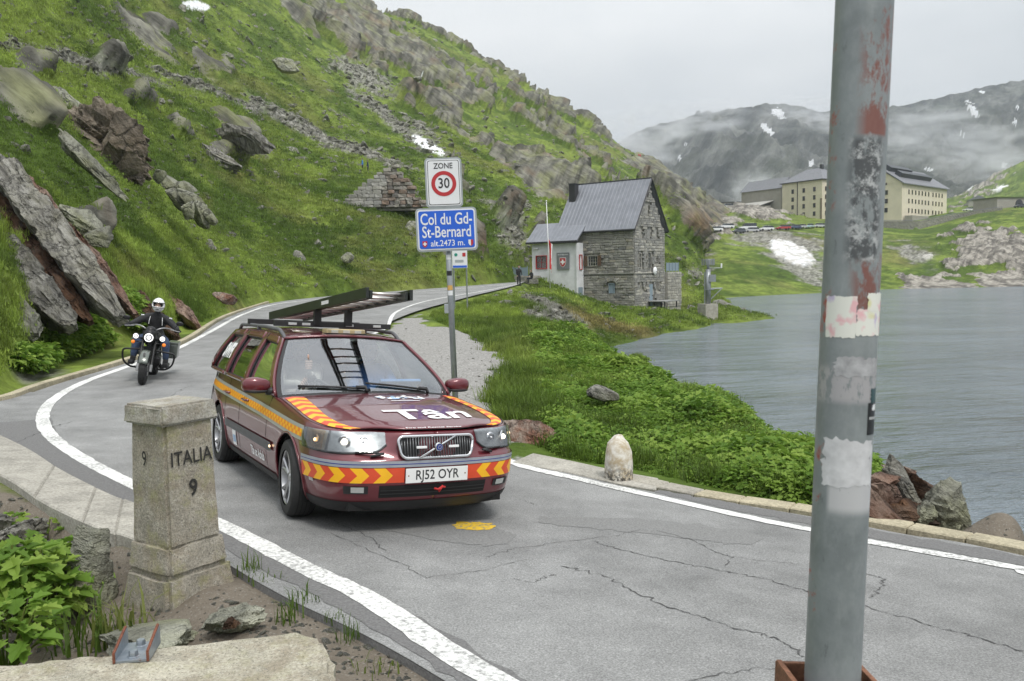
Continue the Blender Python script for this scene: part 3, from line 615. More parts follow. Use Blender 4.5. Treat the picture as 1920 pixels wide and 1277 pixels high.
def herb(n, rad, h, size, fine=False):
    b_ = MB()
    for i in range(n):
        a = rs.rand() * 6.283; r_ = rad * rs.rand() ** .6; z = h * (1 - .55 * (r_ / rad) ** 2) * (.55 + .5 * rs.rand())
        leaf(b_, (r_ * math.cos(a), r_ * math.sin(a), z), size * (.6 + .7 * rs.rand()), a + rs.normal() * .8, rs.uniform(-.35, .7), .3, fine)
    for i in range(max(3, n // 8)):
        a = rs.rand() * 6.283; r_ = rad * .6 * rs.rand(); b_.tube([(r_ * .3 * math.cos(a), r_ * .3 * math.sin(a), -.03), (r_ * math.cos(a), r_ * math.sin(a), h * .7)], size * .04, 4, False)
    return b_.mesh('herb')
TUFTS = [tuft(26, .22, .16, .006), tuft(22, .15, .2, .007), tuft(30, .30, .14, .006)]
TUFTS_FAR = [tuft(22, .13, .40, .016), tuft(20, .10, .46, .018), tuft(22, .17, .36, .016)]
HERBS = [herb(84, .30, .30, .085, True), herb(76, .26, .24, .075, True), herb(90, .34, .38, .09, True), herb(60, .24, .34, .06, False)]
HERBS_FAR = [herb(46, .34, .30, .12), herb(44, .30, .25, .11)]
for m_ in TUFTS + TUFTS_FAR: m_.materials.append(M_TURF)
for m_ in HERBS + HERBS_FAR: m_.materials.append(M_LEAF)
def stone_mesh(seed, n=2, flat=(1, .8, .55), rough=.25):
    r_ = np.random.RandomState(seed); b_ = bmesh.new(); bmesh.ops.create_icosphere(b_, subdivisions=n, radius=1)
    V = np.array([v.co for v in b_.verts])
    for k in range(9):      # chop with random planes into facets
        d = r_.normal(size=3); d /= np.linalg.norm(d); h = .45 + .4 * r_.rand(); s_ = V @ d; V -= np.outer(np.maximum(s_ - h, 0), d)
    V = V * (1 + rough * .5 * fbm(V * 1.7 + seed, 3)[:, None]) * flat
    for v, c in zip(b_.verts, V): v.co = c
    m_ = bpy.data.meshes.new('stone'); b_.to_mesh(m_); b_.free(); return m_
def rock_mat(name, dark, light, tint, tw=.5, scale=3.0, stretch=(.35, .35, 1.6, 0, R(38), 0), bump=.6):
    t = NT(name); P = t.co(); s_ = t.noise(scale, 8, .78, P, stretch=stretch); n_ = t.noise(scale * .6, 6, .7, P)
    c = t.ramp(s_, [(.36, tuple(.6 * a for a in dark)), (.44, dark), (.52, tuple(.5 * (a + b_) for a, b_ in zip(dark, light))), (.64, light)])
    c = t.mix(t.ramp(n_, [(.46, 0.), (.62, tw)]), c, tint); vo = t.n('ShaderNodeVectorMath', operation='ADD'); t.l(P, vo.inputs[0]); t.l(t.noise(scale * 1.3, 4, .7, P, out=1), vo.inputs[1])
    ck = t.voro(scale * .55, 'DISTANCE_TO_EDGE', vo.outputs[0]); c = t.mix(t.ramp(ck, [(.0, .75), (.035, 0.)]), c, tuple(.25 * a for a in dark)); c = t.mix(1.0, c, t.ramp(t.rand(), [(0., .75), (1., 1.2)]), 'MULTIPLY')
    t.set(color=c, rough=.9, spec=.2, normal=t.bump(t.math('ADD', t.math('ADD', s_, t.math('MULTIPLY', t.ramp(ck, [(0., 0.), (.06, 1.)]), .5)), t.noise(scale * 6, 5, .7, P)), .9, .25 / scale)); return t.m
M_STONE = rock_mat('grey_stone', (.14, .137, .125), (.38, .37, .33), (.27, .27, .16))
STONES = [stone_mesh(s_) for s_ in range(5)]
for m_ in STONES: m_.materials.append(M_STONE)
def pick(w, n):
    w = np.clip(w, 0, None); return rs.choice(len(w), n, p=w / w.sum())
L_ = LANDV; inview = ((L_['u'] > -60) & (L_['u'] < 1980) & (L_['v'] > -60) & (L_['v'] < 1340)).astype(float)
yv = L_['p'][:, 1]; xv = L_['p'][:, 0]; zv = L_['p'][:, 2]
turf = (1 - L_['rock']) * (1 - L_['snow']) * (1 - .8 * L_['scree']) * (1 - L_['gravel']) * (L_['rd'] > .55) * (zv > LAKE + .15) * inview
def place(i):
    i = np.minimum(i, len(xv) - LANDW - 2); a, b_ = rs.rand(2, len(i), 1) * 1.6 - .3
    p = L_['p']; return (p[i] + a * (p[i + 1] - p[i]) + b_ * (p[i + LANDW] - p[i])).T
jit = np.clip(yv * .004, .03, .8)
lush = ((L_['rd'] > .5) & (L_['gravel'] < .35) & (xv > -1.0) & (yv > 6.5) & (yv < 34) & (xv > .55 - .0 * yv) & (zv > -2.6)).astype(float) * (1 - sm(26, 34, yv)) * (xv / yv < .40 + .10 * (yv > 9.6))
# short turf, tufted, thinning into the distance
w_ = turf * (yv > 11) * (yv < 230) * (1 - .93 * (lush > .5))
i = pick(w_, 60000); x, y, z = place(i); n = len(i); k = rs.uniform(.5, 1.2, n) * np.clip(y / 50, .6, 2.0)
scatter('hill_grass', TUFTS_FAR, np.stack([x, y, z], 1), np.stack([rs.normal(size=n) * .15, rs.normal(size=n) * .15, rs.rand(n) * 6.28], 1), np.stack([k, k, k * rs.uniform(.6, 1.2, n)], 1), rs.randint(0, 3, n), 'short tufted alpine grass covering the mountain slope', 'grass', None, L_['gcol'][i])
w_ = turf * (yv > 1.5) * (yv < 48) * ((xv > -3) | (L_['rd'] < 4)) * (1 - .6 * L_['soil']) * ((yv > 9) | (xv > 0)) * ((xv / yv < .41) | (yv > 16)) * np.where(lush > .5, .25, 1)
i = pick(w_, 15000); x, y, z = place(i); n = len(i); k = rs.uniform(.6, 1.25, n)
scatter('verge_grass', TUFTS, np.stack([x, y, z], 1), np.stack([rs.normal(size=n) * .15, rs.normal(size=n) * .15, rs.rand(n) * 6.28], 1), np.stack([k, k, k], 1), rs.randint(0, 3, n), 'thin grass growing along the road verge', 'grass', None, L_['gcol'][i])
# leafy herbs on the lake-side verge
i = pick(lush * inview * (1 + 0 * yv), 7000); x, y, z = place(i); n = len(i); hn = fbm(np.stack([x, y, 0 * x], 1) / 2.2, 3); k = (.75 + .45 * hn) * rs.uniform(.6, 1.15, n); k = np.clip(k, .3, 1.5) * sm(.3, 1.4, road_dist(x, y) + .25)
near = y < 19
for nm, pr, s_ in (('verge_plants_near', HERBS, near), ('verge_plants_far', HERBS_FAR, ~near)):
    j = np.where(s_)[0]; m = len(j)
    scatter(nm, pr, np.stack([x, y, z - .03], 1)[j], np.stack([rs.normal(size=m) * .18, rs.normal(size=m) * .18, rs.rand(m) * 6.28], 1), np.stack([k, k, k], 1)[j], rs.randint(0, len(pr), m), 'lush leafy green plants covering the bank above the lake', 'plants')
# leafy plants at the foot of the rocks behind the motorcycle
SPOT = [(140, 640, 55, 40, 20, 1.), (230, 590, 45, 22, 40, .9), (60, 690, 60, 24, 10, .6), (310, 420, 0, 0, 0, 0), (860, 545, 20, 8, 0, .5), (1150, 372, 0, 0, 0, 0)]
wl = sm(.35, .7, blobs([s_ for s_ in SPOT if s_[2] > 0], L_['u'], L_['v'])) * inview * (yv > 12) * (yv < 40) * (L_['rd'] > .3)
i = pick(wl, 900); x, y, z = place(i); n = len(i); k = rs.uniform(.6, 1.3, n)
scatter('slope_plants', HERBS_FAR, np.stack([x, y, z], 1), np.stack([rs.normal(size=n) * .2, rs.normal(size=n) * .2, rs.rand(n) * 6.28], 1), np.stack([k, k, k], 1), rs.randint(0, 2, n), 'bright green leafy plants at the foot of the roadside rocks', 'plants')
# loose stones on the slope
w_ = (turf * .06 + L_['scree'] * .8) * (1 - L_['rock']) * (yv > 13) * (L_['rd'] > .7) * inview * (zv > LAKE)
i = pick(w_, 13000); x, y, z = place(i); n = len(i); k = np.clip(rs.gamma(1.5, .07, n), .03, .6) * np.clip(y / 50, .6, 3.2)
scatter('slope_stones', STONES, np.stack([x, y, z], 1), rs.rand(n, 3) * [.7, .7, 6.28], np.stack([k * 1.2, k, k * .8], 1), rs.randint(0, 5, n), 'loose grey stones strewn over the grassy slope', 'stones')
w_ = (L_['gravel'] * .5 + L_['soil'] * .8) * inview * (yv > 2)
i = pick(w_, 3500); x, y, z = place(i); n = len(i); k = np.clip(rs.gamma(1.5, .007, n), .005, .05)
scatter('gravel_stones', STONES, np.stack([x, y, z], 1), rs.rand(n, 3) * [.7, .7, 6.28], np.stack([k * 1.2, k, k * .8], 1), rs.randint(0, 5, n), 'small gravel and crumbled stones beside the road', 'gravel')
# ================================================================ road, paint, kerbs
def asphalt():
    t = NT('asphalt'); P = t.geo()
    g = t.noise(95, 3, .7, P); big = t.noise(.35, 5, .6, P); mid = t.noise(2.4, 5, .6, P)
    c = t.ramp(g, [(.28, (.13, .13, .127)), (.5, (.245, .246, .241)), (.72, (.40, .40, .39))])
    c = t.mix(1.0, c, t.ramp(big, [(.3, .74), (.7, 1.18)]), 'MULTIPLY'); c = t.mix(1.0, c, t.ramp(mid, [(.3, .80), (.7, 1.12)]), 'MULTIPLY')
    t.set(color=c, rough=.86, spec=.25, normal=t.bump(g, .5, .006)); return t.m
M_ASPH = asphalt()
M_ASPHD = plain('patched_asphalt', (.15, .148, .146), .88, var=.35, scale=60, bump=.5, bscale=110)
nL = len(ROADL); nx = 24
G_ = []
for i in range(nL):
    row = []
    for k in range(nx + 1):
        p = ROADL[i] + (ROADR[i] - ROADL[i]) * k / nx; row.append((p[0], p[1], float(zroad(p[0], p[1]))))
    G_.append(row)
road = link('road', MB().grid(G_), M_ASPH, smooth=True, kind='structure')
bm_ = bmesh.new(); bm_.from_mesh(road.data); bmesh.ops.recalc_face_normals(bm_, faces=bm_.faces)
if sum(f.normal.z for f in bm_.faces) < 0: bmesh.ops.reverse_faces(bm_, faces=bm_.faces)
bm_.to_mesh(road.data); bm_.free()
link('road_edge', MB().grid([[(p[0], p[1], float(zroad(p[0], p[1])) - .004) for p in ROADL[8:90]], [(p[0] - .03, p[1] - .03, float(zroad(p[0], p[1])) - .32) for p in ROADL[8:90]]]), M_ASPHD, road)
def ribbon(P, w, dz=.006, n=10, jag=0.0, seed=0, name='line', ends=None):
    C = catmull([np.asarray(p[:2]) for p in P], n); r_ = np.random.RandomState(seed)
    T = np.gradient(C, axis=0); T /= np.linalg.norm(T, axis=1)[:, None]; Nn = np.stack([-T[:, 1], T[:, 0]], 1)
    wv = (np.array([w] * len(C)) if not hasattr(w, '__len__') else np.interp(np.linspace(0, 1, len(C)), np.linspace(0, 1, len(w)), w))
    L = C + Nn * (wv / 2 + jag * r_.normal(size=len(C)))[:, None]; Q = C - Nn * (wv / 2 + jag * r_.normal(size=len(C)))[:, None]
    G = [[(a[0], a[1], float(zroad(*a)) + dz), (c[0], c[1], float(zroad(*c)) + dz), (b_[0], b_[1], float(zroad(*b_)) + dz)] for a, c, b_ in zip(L, C, Q)]
    return MB().grid(G)
def paint():
    t = NT('worn_road_paint'); P = t.geo(); w = t.ramp(t.math('ADD', t.noise(30, 4, .7, P), t.math('MULTIPLY', t.noise(1.2, 4, .6, P), .55)), [(.75, 0.), (.95, 1.)])
    c = t.mix(w, t.mix(t.noise(5, 4, .6, P), (.80, .80, .78), (.66, .66, .63)), (.25, .25, .24)); t.set(color=c, rough=.7, spec=.3, normal=t.bump(t.noise(90, 3, .6, P), .25, .004)); return t.m
M_PAINT = paint()
LINE_L = [np.array((3.45, -.55)), np.array((1.6, 1.75))] + [PR(*p) for p in ((930, 1277), (700, 1128), (560, 1060), (425, 990), (245, 907), (165, 866), (100, 822), (80, 785), (100, 750), (160, 716), (235, 689), (330, 655), (400, 619), (455, 590), (515, 571), (600, 561), (700, 553), (850, 542), (972, 531))]
LINE_R = [np.array((8.3, 2.2))] + [PR(*p) for p in ((2100, 1110), (1920, 1068), (1650, 1020), (1400, 970), (1200, 925), (1060, 893), (968, 870))] + [np.array((-1.25, 11.4)), np.array((-2.35, 14.2)), np.array((-3.5, 18)), np.array((-4.4, 22.5))] + [PR(*p) for p in ((722, 616), (742, 586), (790, 567), (850, 555), (905, 546), (972, 533))]
pl = link('edge_line', ribbon(LINE_L, .17, jag=.004), M_PAINT, road, label='white edge line along the outer side of the bend')
link('edge_line', ribbon(LINE_R, .15, jag=.008, seed=3), M_PAINT, road, label='white edge line along the lake side')
# fresher dark strip of asphalt between outer line and kerb
def between(A, B, f): return [np.asarray(a[:2]) * (1 - f) + np.asarray(b_[:2]) * f for a, b_ in zip(A, B)]
STL = [PR(*p) for p in ((1020, 1345), (893, 1258), (655, 1122), (512, 1054), (402, 994), (225, 918), (140, 876), (66, 830), (30, 790))]
link('dark_strip', ribbon(STL, [.28, .28, .28, .28, .28, .34, .42, .6, .9], .003, jag=.012, seed=8), M_ASPHD, road, label='darker asphalt strip outside the white line'); STRR = [PR(*p) for p in ((2100, 1087), (1920, 1051), (1700, 1013), (1500, 974), (1350, 945), (1230, 921))]
link('dark_strip', ribbon(STRR, [.36, .34, .32, .30, .26, .1], .003, jag=.02, seed=9), M_ASPHD, road, label='darker asphalt strip along the lake kerb')
for px_ in (((1010, 975), (1180, 985), (1330, 1000), (1420, 1016)), ((640, 965), (760, 985), (880, 1003), (960, 1012))):
    link('repair_patch', ribbon([PR(*p) for p in px_], [.2, .5, .55, .3], .0025, jag=.03, seed=10), plain('repair_asphalt', (.19, .19, .185), .9, var=.35, scale=70), road)
# cracks
M_CRACK = plain('crack', (.075, .074, .072), .95, var=.3, scale=40)
rc = np.random.RandomState(5)
def crack(pix, w=.018, sub=7, wob=.013):
    w *= .6; sub *= 2
    W_ = [PR(*p)[:2] for p in pix]; out_ = []
    for a, b_ in zip(W_[:-1], W_[1:]):
        for k in range(sub): out_.append(a + (b_ - a) * k / sub + rc.normal(size=2) * wob * (k > 0))
    out_.append(W_[-1]); n = len(out_)
    wv = np.abs(w * (.35 + .9 * rc.rand(n))); wv[0] = wv[-1] = .002
    link('crack', ribbon(out_, wv, .004, 2, jag=w * .22, seed=int(rc.randint(1e6))), M_CRACK, road)
crack([(1110, 1015), (1160, 1030), (1250, 1052), (1340, 1068), (1430, 1085), (1510, 1108), (1620, 1135), (1730, 1170), (1830, 1195), (1919, 1222)], .016, 5)
crack([(1050, 1062), (1130, 1080), (1190, 1110), (1250, 1138), (1310, 1155), (1380, 1180), (1450, 1195), (1510, 1232)], .016, 5)
crack([(1230, 995), (1290, 1010), (1340, 1035), (1375, 1045), (1360, 1062)], .010, 4)
crack([(1375, 1043), (1420, 1052), (1500, 1058)], .008, 4)
crack([(1200, 992), (1160, 1005), (1040, 1018), (960, 1030), (910, 1045)], .008, 5)
crack([(960, 1085), (1000, 1092), (1030, 1080), (1042, 1078)], .008, 5)
crack([(600, 962), (640, 985), (700, 1010), (722, 1035)], .010, 5)
crack([(620, 1000), (760, 1060), (800, 1085), (900, 1070), (990, 1050)], .007, 6)
crack([(960, 930), (985, 940), (1010, 948)], .008, 4)
crack([(1620, 1075), (1655, 1085), (1650, 1105), (1630, 1120)], .012, 5)
crack([(300, 848), (330, 835), (390, 845), (440, 870)], .010, 5)
crack([(1290, 1277), (1380, 1262), (1500, 1245)], .008, 5)
crack([(240, 775), (300, 760), (330, 735), (360, 722)], .012, 5)
crack([(30, 830), (100, 800), (140, 790)], .02, 5)
# yellow paint mark
b = MB(); r_ = np.random.RandomState(2); c0 = PR(890, 987)[:2]; pts = []
for k in range(28):
    a = 2 * math.pi * k / 28; d = (.155 + .02 * math.cos(2 * a)) * (1 + .10 * r_.normal()); pts.append((c0[0] + d * math.cos(a), c0[1] + d * 1.05 * math.sin(a)))
b.add([(p[0], p[1], float(zroad(*p)) + .005) for p in pts], [tuple(range(28))])
t = NT('yellow_paint'); P = t.geo(); t.set(color=t.mix(t.ramp(t.noise(26, 5, .7, P), [(.50, 0.), (.62, 1.)]), (.72, .47, .03), (.24, .22, .17)), rough=.75)
link('paint_mark', b, t.m, road, label='round worn yellow paint mark on the asphalt')
# ---- concrete
def concrete(name, c, spots=.5, moss=0.0, scale=3.0):
    t = NT(name); P = t.co(); n1 = t.noise(scale, 6, .65, P); n2 = t.noise(scale * 14, 5, .7, P)
    col = t.mix(t.ramp(n1, [(.3, 0.), (.7, 1.)]), tuple(x * .68 for x in c), tuple(min(1, x * 1.15) for x in c))
    col = t.mix(1.0, col, t.ramp(n2, [(.3, .58), (.7, 1.25)]), 'MULTIPLY')
    col = t.mix(t.ramp(t.voro(scale * 16, vec=P), [(.05, spots), (.16, 0.)]), col, tuple(x * .32 for x in c))
    if moss:
        col = t.mix(t.ramp(t.noise(scale * .9, 7, .72, P), [(.47, 0.), (.60, .45)]), col, (.20, .155, .10)); col = t.mix(t.ramp(t.noise(scale * 22, 4, .7, P), [(.56, 0.), (.62, .7)]), col, (.07, .065, .055)); col = t.mix(t.ramp(t.noise(scale * 17, 4, .7, P, stretch=(1, 1, .8)), [(.60, 0.), (.66, .6)]), col, (.62, .60, .54))
        col = t.mix(t.ramp(t.noise(scale * 1.7, 6, .7, P), [(.52, 0.), (.66, moss)]), col, (.30, .30, .13))
    t.set(color=col, rough=.9, spec=.2, normal=t.bump(t.math('ADD', n2, t.math('MULTIPLY', n1, .6)), .55, .012)); return t.m
M_CONC = concrete('weathered_concrete', (.40, .375, .32)); M_CONCY = concrete('yellowed_kerb_stone', (.47, .42, .30), .8); M_KERBW = concrete('pale_kerb_concrete', (.42, .40, .35))
def slab(name, poly, z1, z0, m, parent=None, bev=.015, **k):
    """a kerb or coping piece: plan polygon with a top height function and a bottom height"""
    n = len(poly); b_ = MB(); tp = [(p[0], p[1], z1(p) if callable(z1) else z1) for p in poly]; bt = [(p[0], p[1], z0(p) if callable(z0) else z0) for p in poly]
    b_.add(bt + tp, [tuple(range(n - 1, -1, -1)), tuple(range(n, 2 * n))] + [(i, (i + 1) % n, n + (i + 1) % n, n + i) for i in range(n)])
    return link(name, b_, m, parent, bev=bev, seg=1, **k)
# camera-side parapet of cast slabs: inner edge follows the asphalt, outer edge drops to the bank
IN = [PR(*p)[:2] for p in ((345, 993), (250, 948), (210, 934), (116, 886), (39, 838))] + [np.array((-8.15, 12.3))]
def outn(i):
    a = IN[max(i - 1, 0)]; b_ = IN[min(i + 1, len(IN) - 1)]; d = (b_ - a) / np.linalg.norm(b_ - a); return np.array((-d[1], d[0]))
wall = empty('parapet', (0, 0, 0), label='low cast concrete parapet of cracked slabs following the outside of the bend', cat='wall')
C_in = catmull(IN, 6); T_ = np.gradient(C_in, axis=0); T_ /= np.linalg.norm(T_, axis=1)[:, None]; NO = np.stack([-T_[:, 1], T_[:, 0]], 1)
if (NO[0] @ np.array((-1, -1))) < 0: NO = -NO
C_out = catmull([PR(*p)[:2] for p in ((318, 1050), (238, 1014), (190, 1000), (80, 948), (-20, 886))] + [np.array((-8.9, 11.7))], 6)
wz = lambda p: float(zroad(p[0], p[1])) + .035
cuts = [0, 4, 9, 14, 19, len(C_in) - 1]
for a, c in zip(cuts[:-1], cuts[1:]):
    gi = [C_in[j] for j in range(a, c + 1)]; go_ = [C_out[j] for j in range(c, a - 1, -1)]
    gi[0] = gi[0] + (gi[1] - gi[0]) * .02; go_[-1] = go_[-1] + (go_[-2] - go_[-1]) * .03
    slab('parapet_slab', gi + go_, wz, lambda p: float(zroad(p[0], p[1])) - .36, M_KERBW, wall, .014)
# yellowed kerb on the hill side
KL = [np.array((-9.3, 12.9))] + [PR(*p)[:2] for p in ((0, 752), (90, 723), (240, 678), (350, 640), (425, 594), (505, 567))]
C = catmull(KL, 5); T_ = np.gradient(C, axis=0); T_ /= np.linalg.norm(T_, axis=1)[:, None]; Nn = np.stack([-T_[:, 1], T_[:, 0]], 1)
kerb = empty('hill_kerb', (0, 0, 0), label='narrow yellowed kerb at the foot of the grassy slope', cat='kerb')
for i in range(len(C) - 1):
    a0, a1 = C[i], C[i + 1] - (C[i + 1] - C[i]) * .01; w = .16
    slab('kerb_stone', [a0, a1, a1 + Nn[i + 1] * w, a0 + Nn[i] * w], lambda p: float(zroad(p[0], p[1])) + .07, lambda p: float(zroad(p[0], p[1])) - .2, M_CONCY, kerb, .01)
# kerb on the lake side: cast apron by the guard stone, then yellowed stones
KR = [PR(*p)[:2] for p in ((1155, 898), (1230, 914), (1300, 928), (1385, 942), (1480, 955), (1580, 972), (1700, 992), (1810, 1012), (1925, 1034), (2080, 1062), (2300, 1110))]
kerb2 = empty('lake_kerb', (0, 0, 0), label='low yellowish kerb stones between road and lake bank', cat='kerb')
KRn = []
for i in range(len(KR)):
    d = KR[min(i + 1, len(KR) - 1)] - KR[max(i - 1, 0)]; d /= np.linalg.norm(d); n_ = np.array((-d[1], d[0])); KRn.append(n_ if n_[1] > 0 else -n_)
for i in range(len(KR) - 1):
    a0, a1 = KR[i], KR[i + 1] - (KR[i + 1] - KR[i]) * .012; h = .010 + .012 * rc.rand()
    slab('kerb_stone', [a0, a1, a1 + KRn[i + 1] * .28, a0 + KRn[i] * .28], lambda p: float(zroad(p[0], p[1])) + h, lambda p: float(zroad(p[0], p[1])) - .3, M_CONCY if i > 1 else M_CONC, kerb2, .012)
ap = [PR(*p)[:2] for p in ((960, 868), (1060, 886), (1150, 906), (1230, 920))]
ap2 = [p + np.array((.12, .55)) for p in ap[::-1]]; ap2[-1] = ap[0] + np.array((.25, .5))
slab('kerb_apron', ap + ap2, lambda p: float(zroad(p[0], p[1])) + .012, lambda p: float(zroad(p[0], p[1])) - .25, M_KERBW, kerb2, .01)
# ================================================================ masonry helpers
def stone_block(seed):
    r_ = np.random.RandomState(seed); b_ = bmesh.new(); bmesh.ops.create_cube(b_, size=1)
    bmesh.ops.bevel(b_, geom=list(b_.edges), offset=.10, segments=1, affect='EDGES')
    for v in b_.verts: v.co += Vector(r_.normal(size=3) * [.035, .05, .035])
    m_ = bpy.data.meshes.new('stone'); b_.to_mesh(m_); b_.free(); return m_
def wall_stone_mat(name, cols, mortar=None):
    t = NT(name); P = t.co(); rn = t.rand(); n = len(cols)
    c = t.ramp(rn, [((i + .5) / n, cc) for i, cc in enumerate(cols)]); c = t.mix(1.0, c, t.ramp(t.noise(3, 5, .7, P), [(.3, .7), (.7, 1.25)]), 'MULTIPLY')
    t.set(color=c, rough=.92, spec=.15, normal=t.bump(t.noise(7, 5, .7, P), .5, .05)); return t.m
BLOCKS = [stone_block(s_) for s_ in range(6)]
def courses(w, h, hmin, hmax, lmin, lmax, seed, keep):
    """rubble courses on a w by h rectangle: yields (cx, cz, length, height)"""
    r_ = np.random.RandomState(seed); z = 0; out_ = []
    while z < h - .04:
        ch = min(r_.uniform(hmin, hmax), h - z); x = -r_.uniform(0, lmin)
        while x < w:
            ln = r_.uniform(lmin, lmax); x0, x1 = max(x, 0), min(x + ln, w); x += ln
            if x1 - x0 < .08: continue
            if keep((x0 + x1) / 2, z + ch / 2, x1 - x0, ch): out_.append(((x0 + x1) / 2, z + ch / 2, x1 - x0, ch))
        z += ch
    return out_
def lay(parent, S, frame, mats, limit, depth=.16, gap=.025, seed=0, stuffname='small_stones'):
    """frame(a, z) -> (point, rotz): first `limit` biggest stones are parts of their own, the rest one joined part"""
    r_ = np.random.RandomState(seed); S = sorted(S, key=lambda q: -q[2] * q[3]); me_by = []
    for m_ in mats:
        L = []
        for bm0 in BLOCKS:
            c = bm0.copy(); c.materials.clear(); c.materials.append(m_); L.append(c)
        me_by.append(L)
    rest = MB()
    for i, (cx, cz, ln, ch) in enumerate(S):
        (p, rz) = frame(cx, cz); dpt = depth * r_.uniform(.8, 1.25)
        if i < limit:
            o = bpy.data.objects.new('stone', me_by[r_.randint(len(mats))][r_.randint(6)]); COL.objects.link(o); o.parent = parent; o.location = p; o.rotation_euler = (r_.normal() * .01, r_.normal() * .015, rz); o.scale = (ln - gap, dpt, ch - gap)
        else: rest.box(p, (ln - gap, dpt, ch - gap), (0, 0, rz))
    if rest.v: link(stuffname, rest, mats[0], parent, kind='stuff')
# ================================================================ stone customs house by the lake
GREYS = [(.22, .215, .195), (.37, .36, .32), (.29, .28, .25), (.45, .43, .38), (.18, .18, .172), (.37, .34, .28)]
M_RUB = wall_stone_mat('rubble_stone', GREYS); M_RUBL = wall_stone_mat('paler_rubble_stone', [(.32, .31, .275), (.44, .42, .37), (.37, .355, .31), (.50, .48, .42), (.28, .275, .255)])
M_MORT = plain('lime_mortar', (.36, .345, .30), .95, var=.2, scale=3); M_ROOF = plain('grey_metal_roof', (.21, .22, .245), .42, .35, var=.14, scale=1.2); M_WHITE = plain('whitewashed_render', (.66, .67, .68), .85, var=.14, scale=1.2, bump=.2); M_DARK = plain('dark_trim', (.03, .03, .034), .6)
M_WOOD = plain('brown_wood', (.10, .06, .035), .8, var=.3); M_PANE = plain('window_pane', (.03, .035, .04), .08, coat=.5); M_BLUEG = plain('blue_grey_paint', (.22, .28, .32), .6); M_REDP = plain('red_paint', (.42, .03, .03), .5)
HX, HY, HB = 12.4, 86.0, -1.75
HOUSE = empty('stone_house', (HX, HY, HB), (0, 0, math.atan2(-.596, .803)), label='grey stone house with steep metal roof and white porch wing beside the lake', cat='house')
HL_, HW_, HE, HRZ = 9.0, 6.7, 8.35, 13.1
b = MB(); P = [(-HL_, .1, 0), (-.1, .1, 0), (-.1, HW_, 0), (-HL_, HW_, 0)]
b.prism([(.12, 0), (HW_ - .02, 0), (HW_ - .02, HE), (HW_ / 2, HRZ - .15), (.12, HE)], -HL_ + .05, -.12, lambda a, b_, c: (c, a, b_)); link('wall_core', b, M_MORT, HOUSE)
FW = [(-5.85, -3.95, 4.35, 5.7), (-2.95, -2.15, 1.6, 2.75)]
def hit(rects, a, z, ln, ch): return any(r0 - ln / 2 + .03 < a < r1 + ln / 2 - .03 and q0 - ch / 2 + .03 < z < q1 + ch / 2 - .03 for r0, r1, q0, q1 in rects)
S1 = courses(6.0, HE, .16, .34, .28, .95, 1, lambda a, z, ln, ch: not hit(FW, a - 6.0, z, ln, ch) and not (3.55 < z < 3.75))
GW = [(2.5, 3.2, 9.6, 10.7), (1.1, 1.7, 7.2, 8.2), (2.95, 3.65, 7.2, 8.4), (4.6, 5.1, 7.3, 8.2), (1.0, 1.6, 4.2, 5.7), (2.9, 3.7, 4.1, 5.8), (4.7, 5.3, 4.6, 5.3), (1.2, 1.5, 1.9, 2.7), (2.2, 2.5, 1.9, 2.7), (3.3, 4.1, .2, 2.5), (4.7, 5.0, 1.9, 2.7), (5.3, 5.6, 1.9, 2.7)]
def ing(a, z, ln, ch):
    top = z + ch / 2
    if top > HE and (a - ln / 2 < (top - HE) * (HW_ / 2) / (HRZ - HE) or a + ln / 2 > HW_ - (top - HE) * (HW_ / 2) / (HRZ - HE)): return False
    return not hit(GW, a, z, ln, ch)
S2 = courses(HW_, HRZ, .16, .32, .25, .8, 2, ing)
lay(HOUSE, S1, lambda a, z: ((a - 6.0, .02, z), 0), [M_RUB], 170, .22, .035, 3, 'small_front_stones'); lay(HOUSE, S2, lambda a, z: ((-.02, a, z), math.pi / 2), [M_RUBL], 130, .22, .035, 4, 'small_gable_stones')
link('string_course', MB().box((-3.0, -.10, 3.65), (6.0, .14, .10)), M_RUBL, HOUSE, bev=.02); link('string_course', MB().box((.10, 2.2, 3.65), (.14, 4.4, .08)), M_RUBL, HOUSE, bev=.02)
def window(parent, c, w, h, axis, frame, bars=(2, 3), depth=.12, pane=M_PANE, shutters=None):
    """axis 'y' faces -y, 'x' faces +x"""
    g = empty('window', c, (0, 0, 0 if axis == 'y' else math.pi / 2)); g.parent = parent
    link('pane', MB().box((0, .06, 0), (w, .02, h)), pane, g); f_ = .07
    for q, d in (((-w / 2, 0, 0), (f_, .10, h + f_)), ((w / 2, 0, 0), (f_, .10, h + f_)), ((0, 0, h / 2), (w - f_, .10, f_)), ((0, 0, -h / 2), (w - f_, .12, f_))): link('frame', MB().box(q, d), frame, g)
    for k in range(1, bars[0]): link('glazing_bar', MB().box((-w / 2 + w * k / bars[0], .03, 0), (.035, .04, h - f_)), frame, g)
    for k in range(1, bars[1]): link('glazing_bar', MB().box((0, .035, -h / 2 + h * k / bars[1]), (w - f_, .03, .03)), frame, g)
    if shutters:
        for sx in (-1, 1): link('shutter', MB().box((sx * (w / 2 + shutters / 2 + .05), -.10, 0), (shutters, .05, h)), M_WOOD, g, bev=.01)
    return g
window(HOUSE, (-4.75, -.08, 5.0), 1.15, 1.05, 'y', M_RUBL, (4, 3), shutters=.42); window(HOUSE, (-2.55, -.06, 2.15), .62, .95, 'y', M_BLUEG, (1, 1), pane=M_BLUEG)
for k in range(9):
    a = R(35 + 110 * k / 8); link('arch_stone', MB().box((-2.55 + .85 * math.cos(a), -.10, 2.35 + .72 * math.sin(a)), (.16, .2, .34), (0, math.pi / 2 - a, 0)), M_RUB, HOUSE, bev=.02)
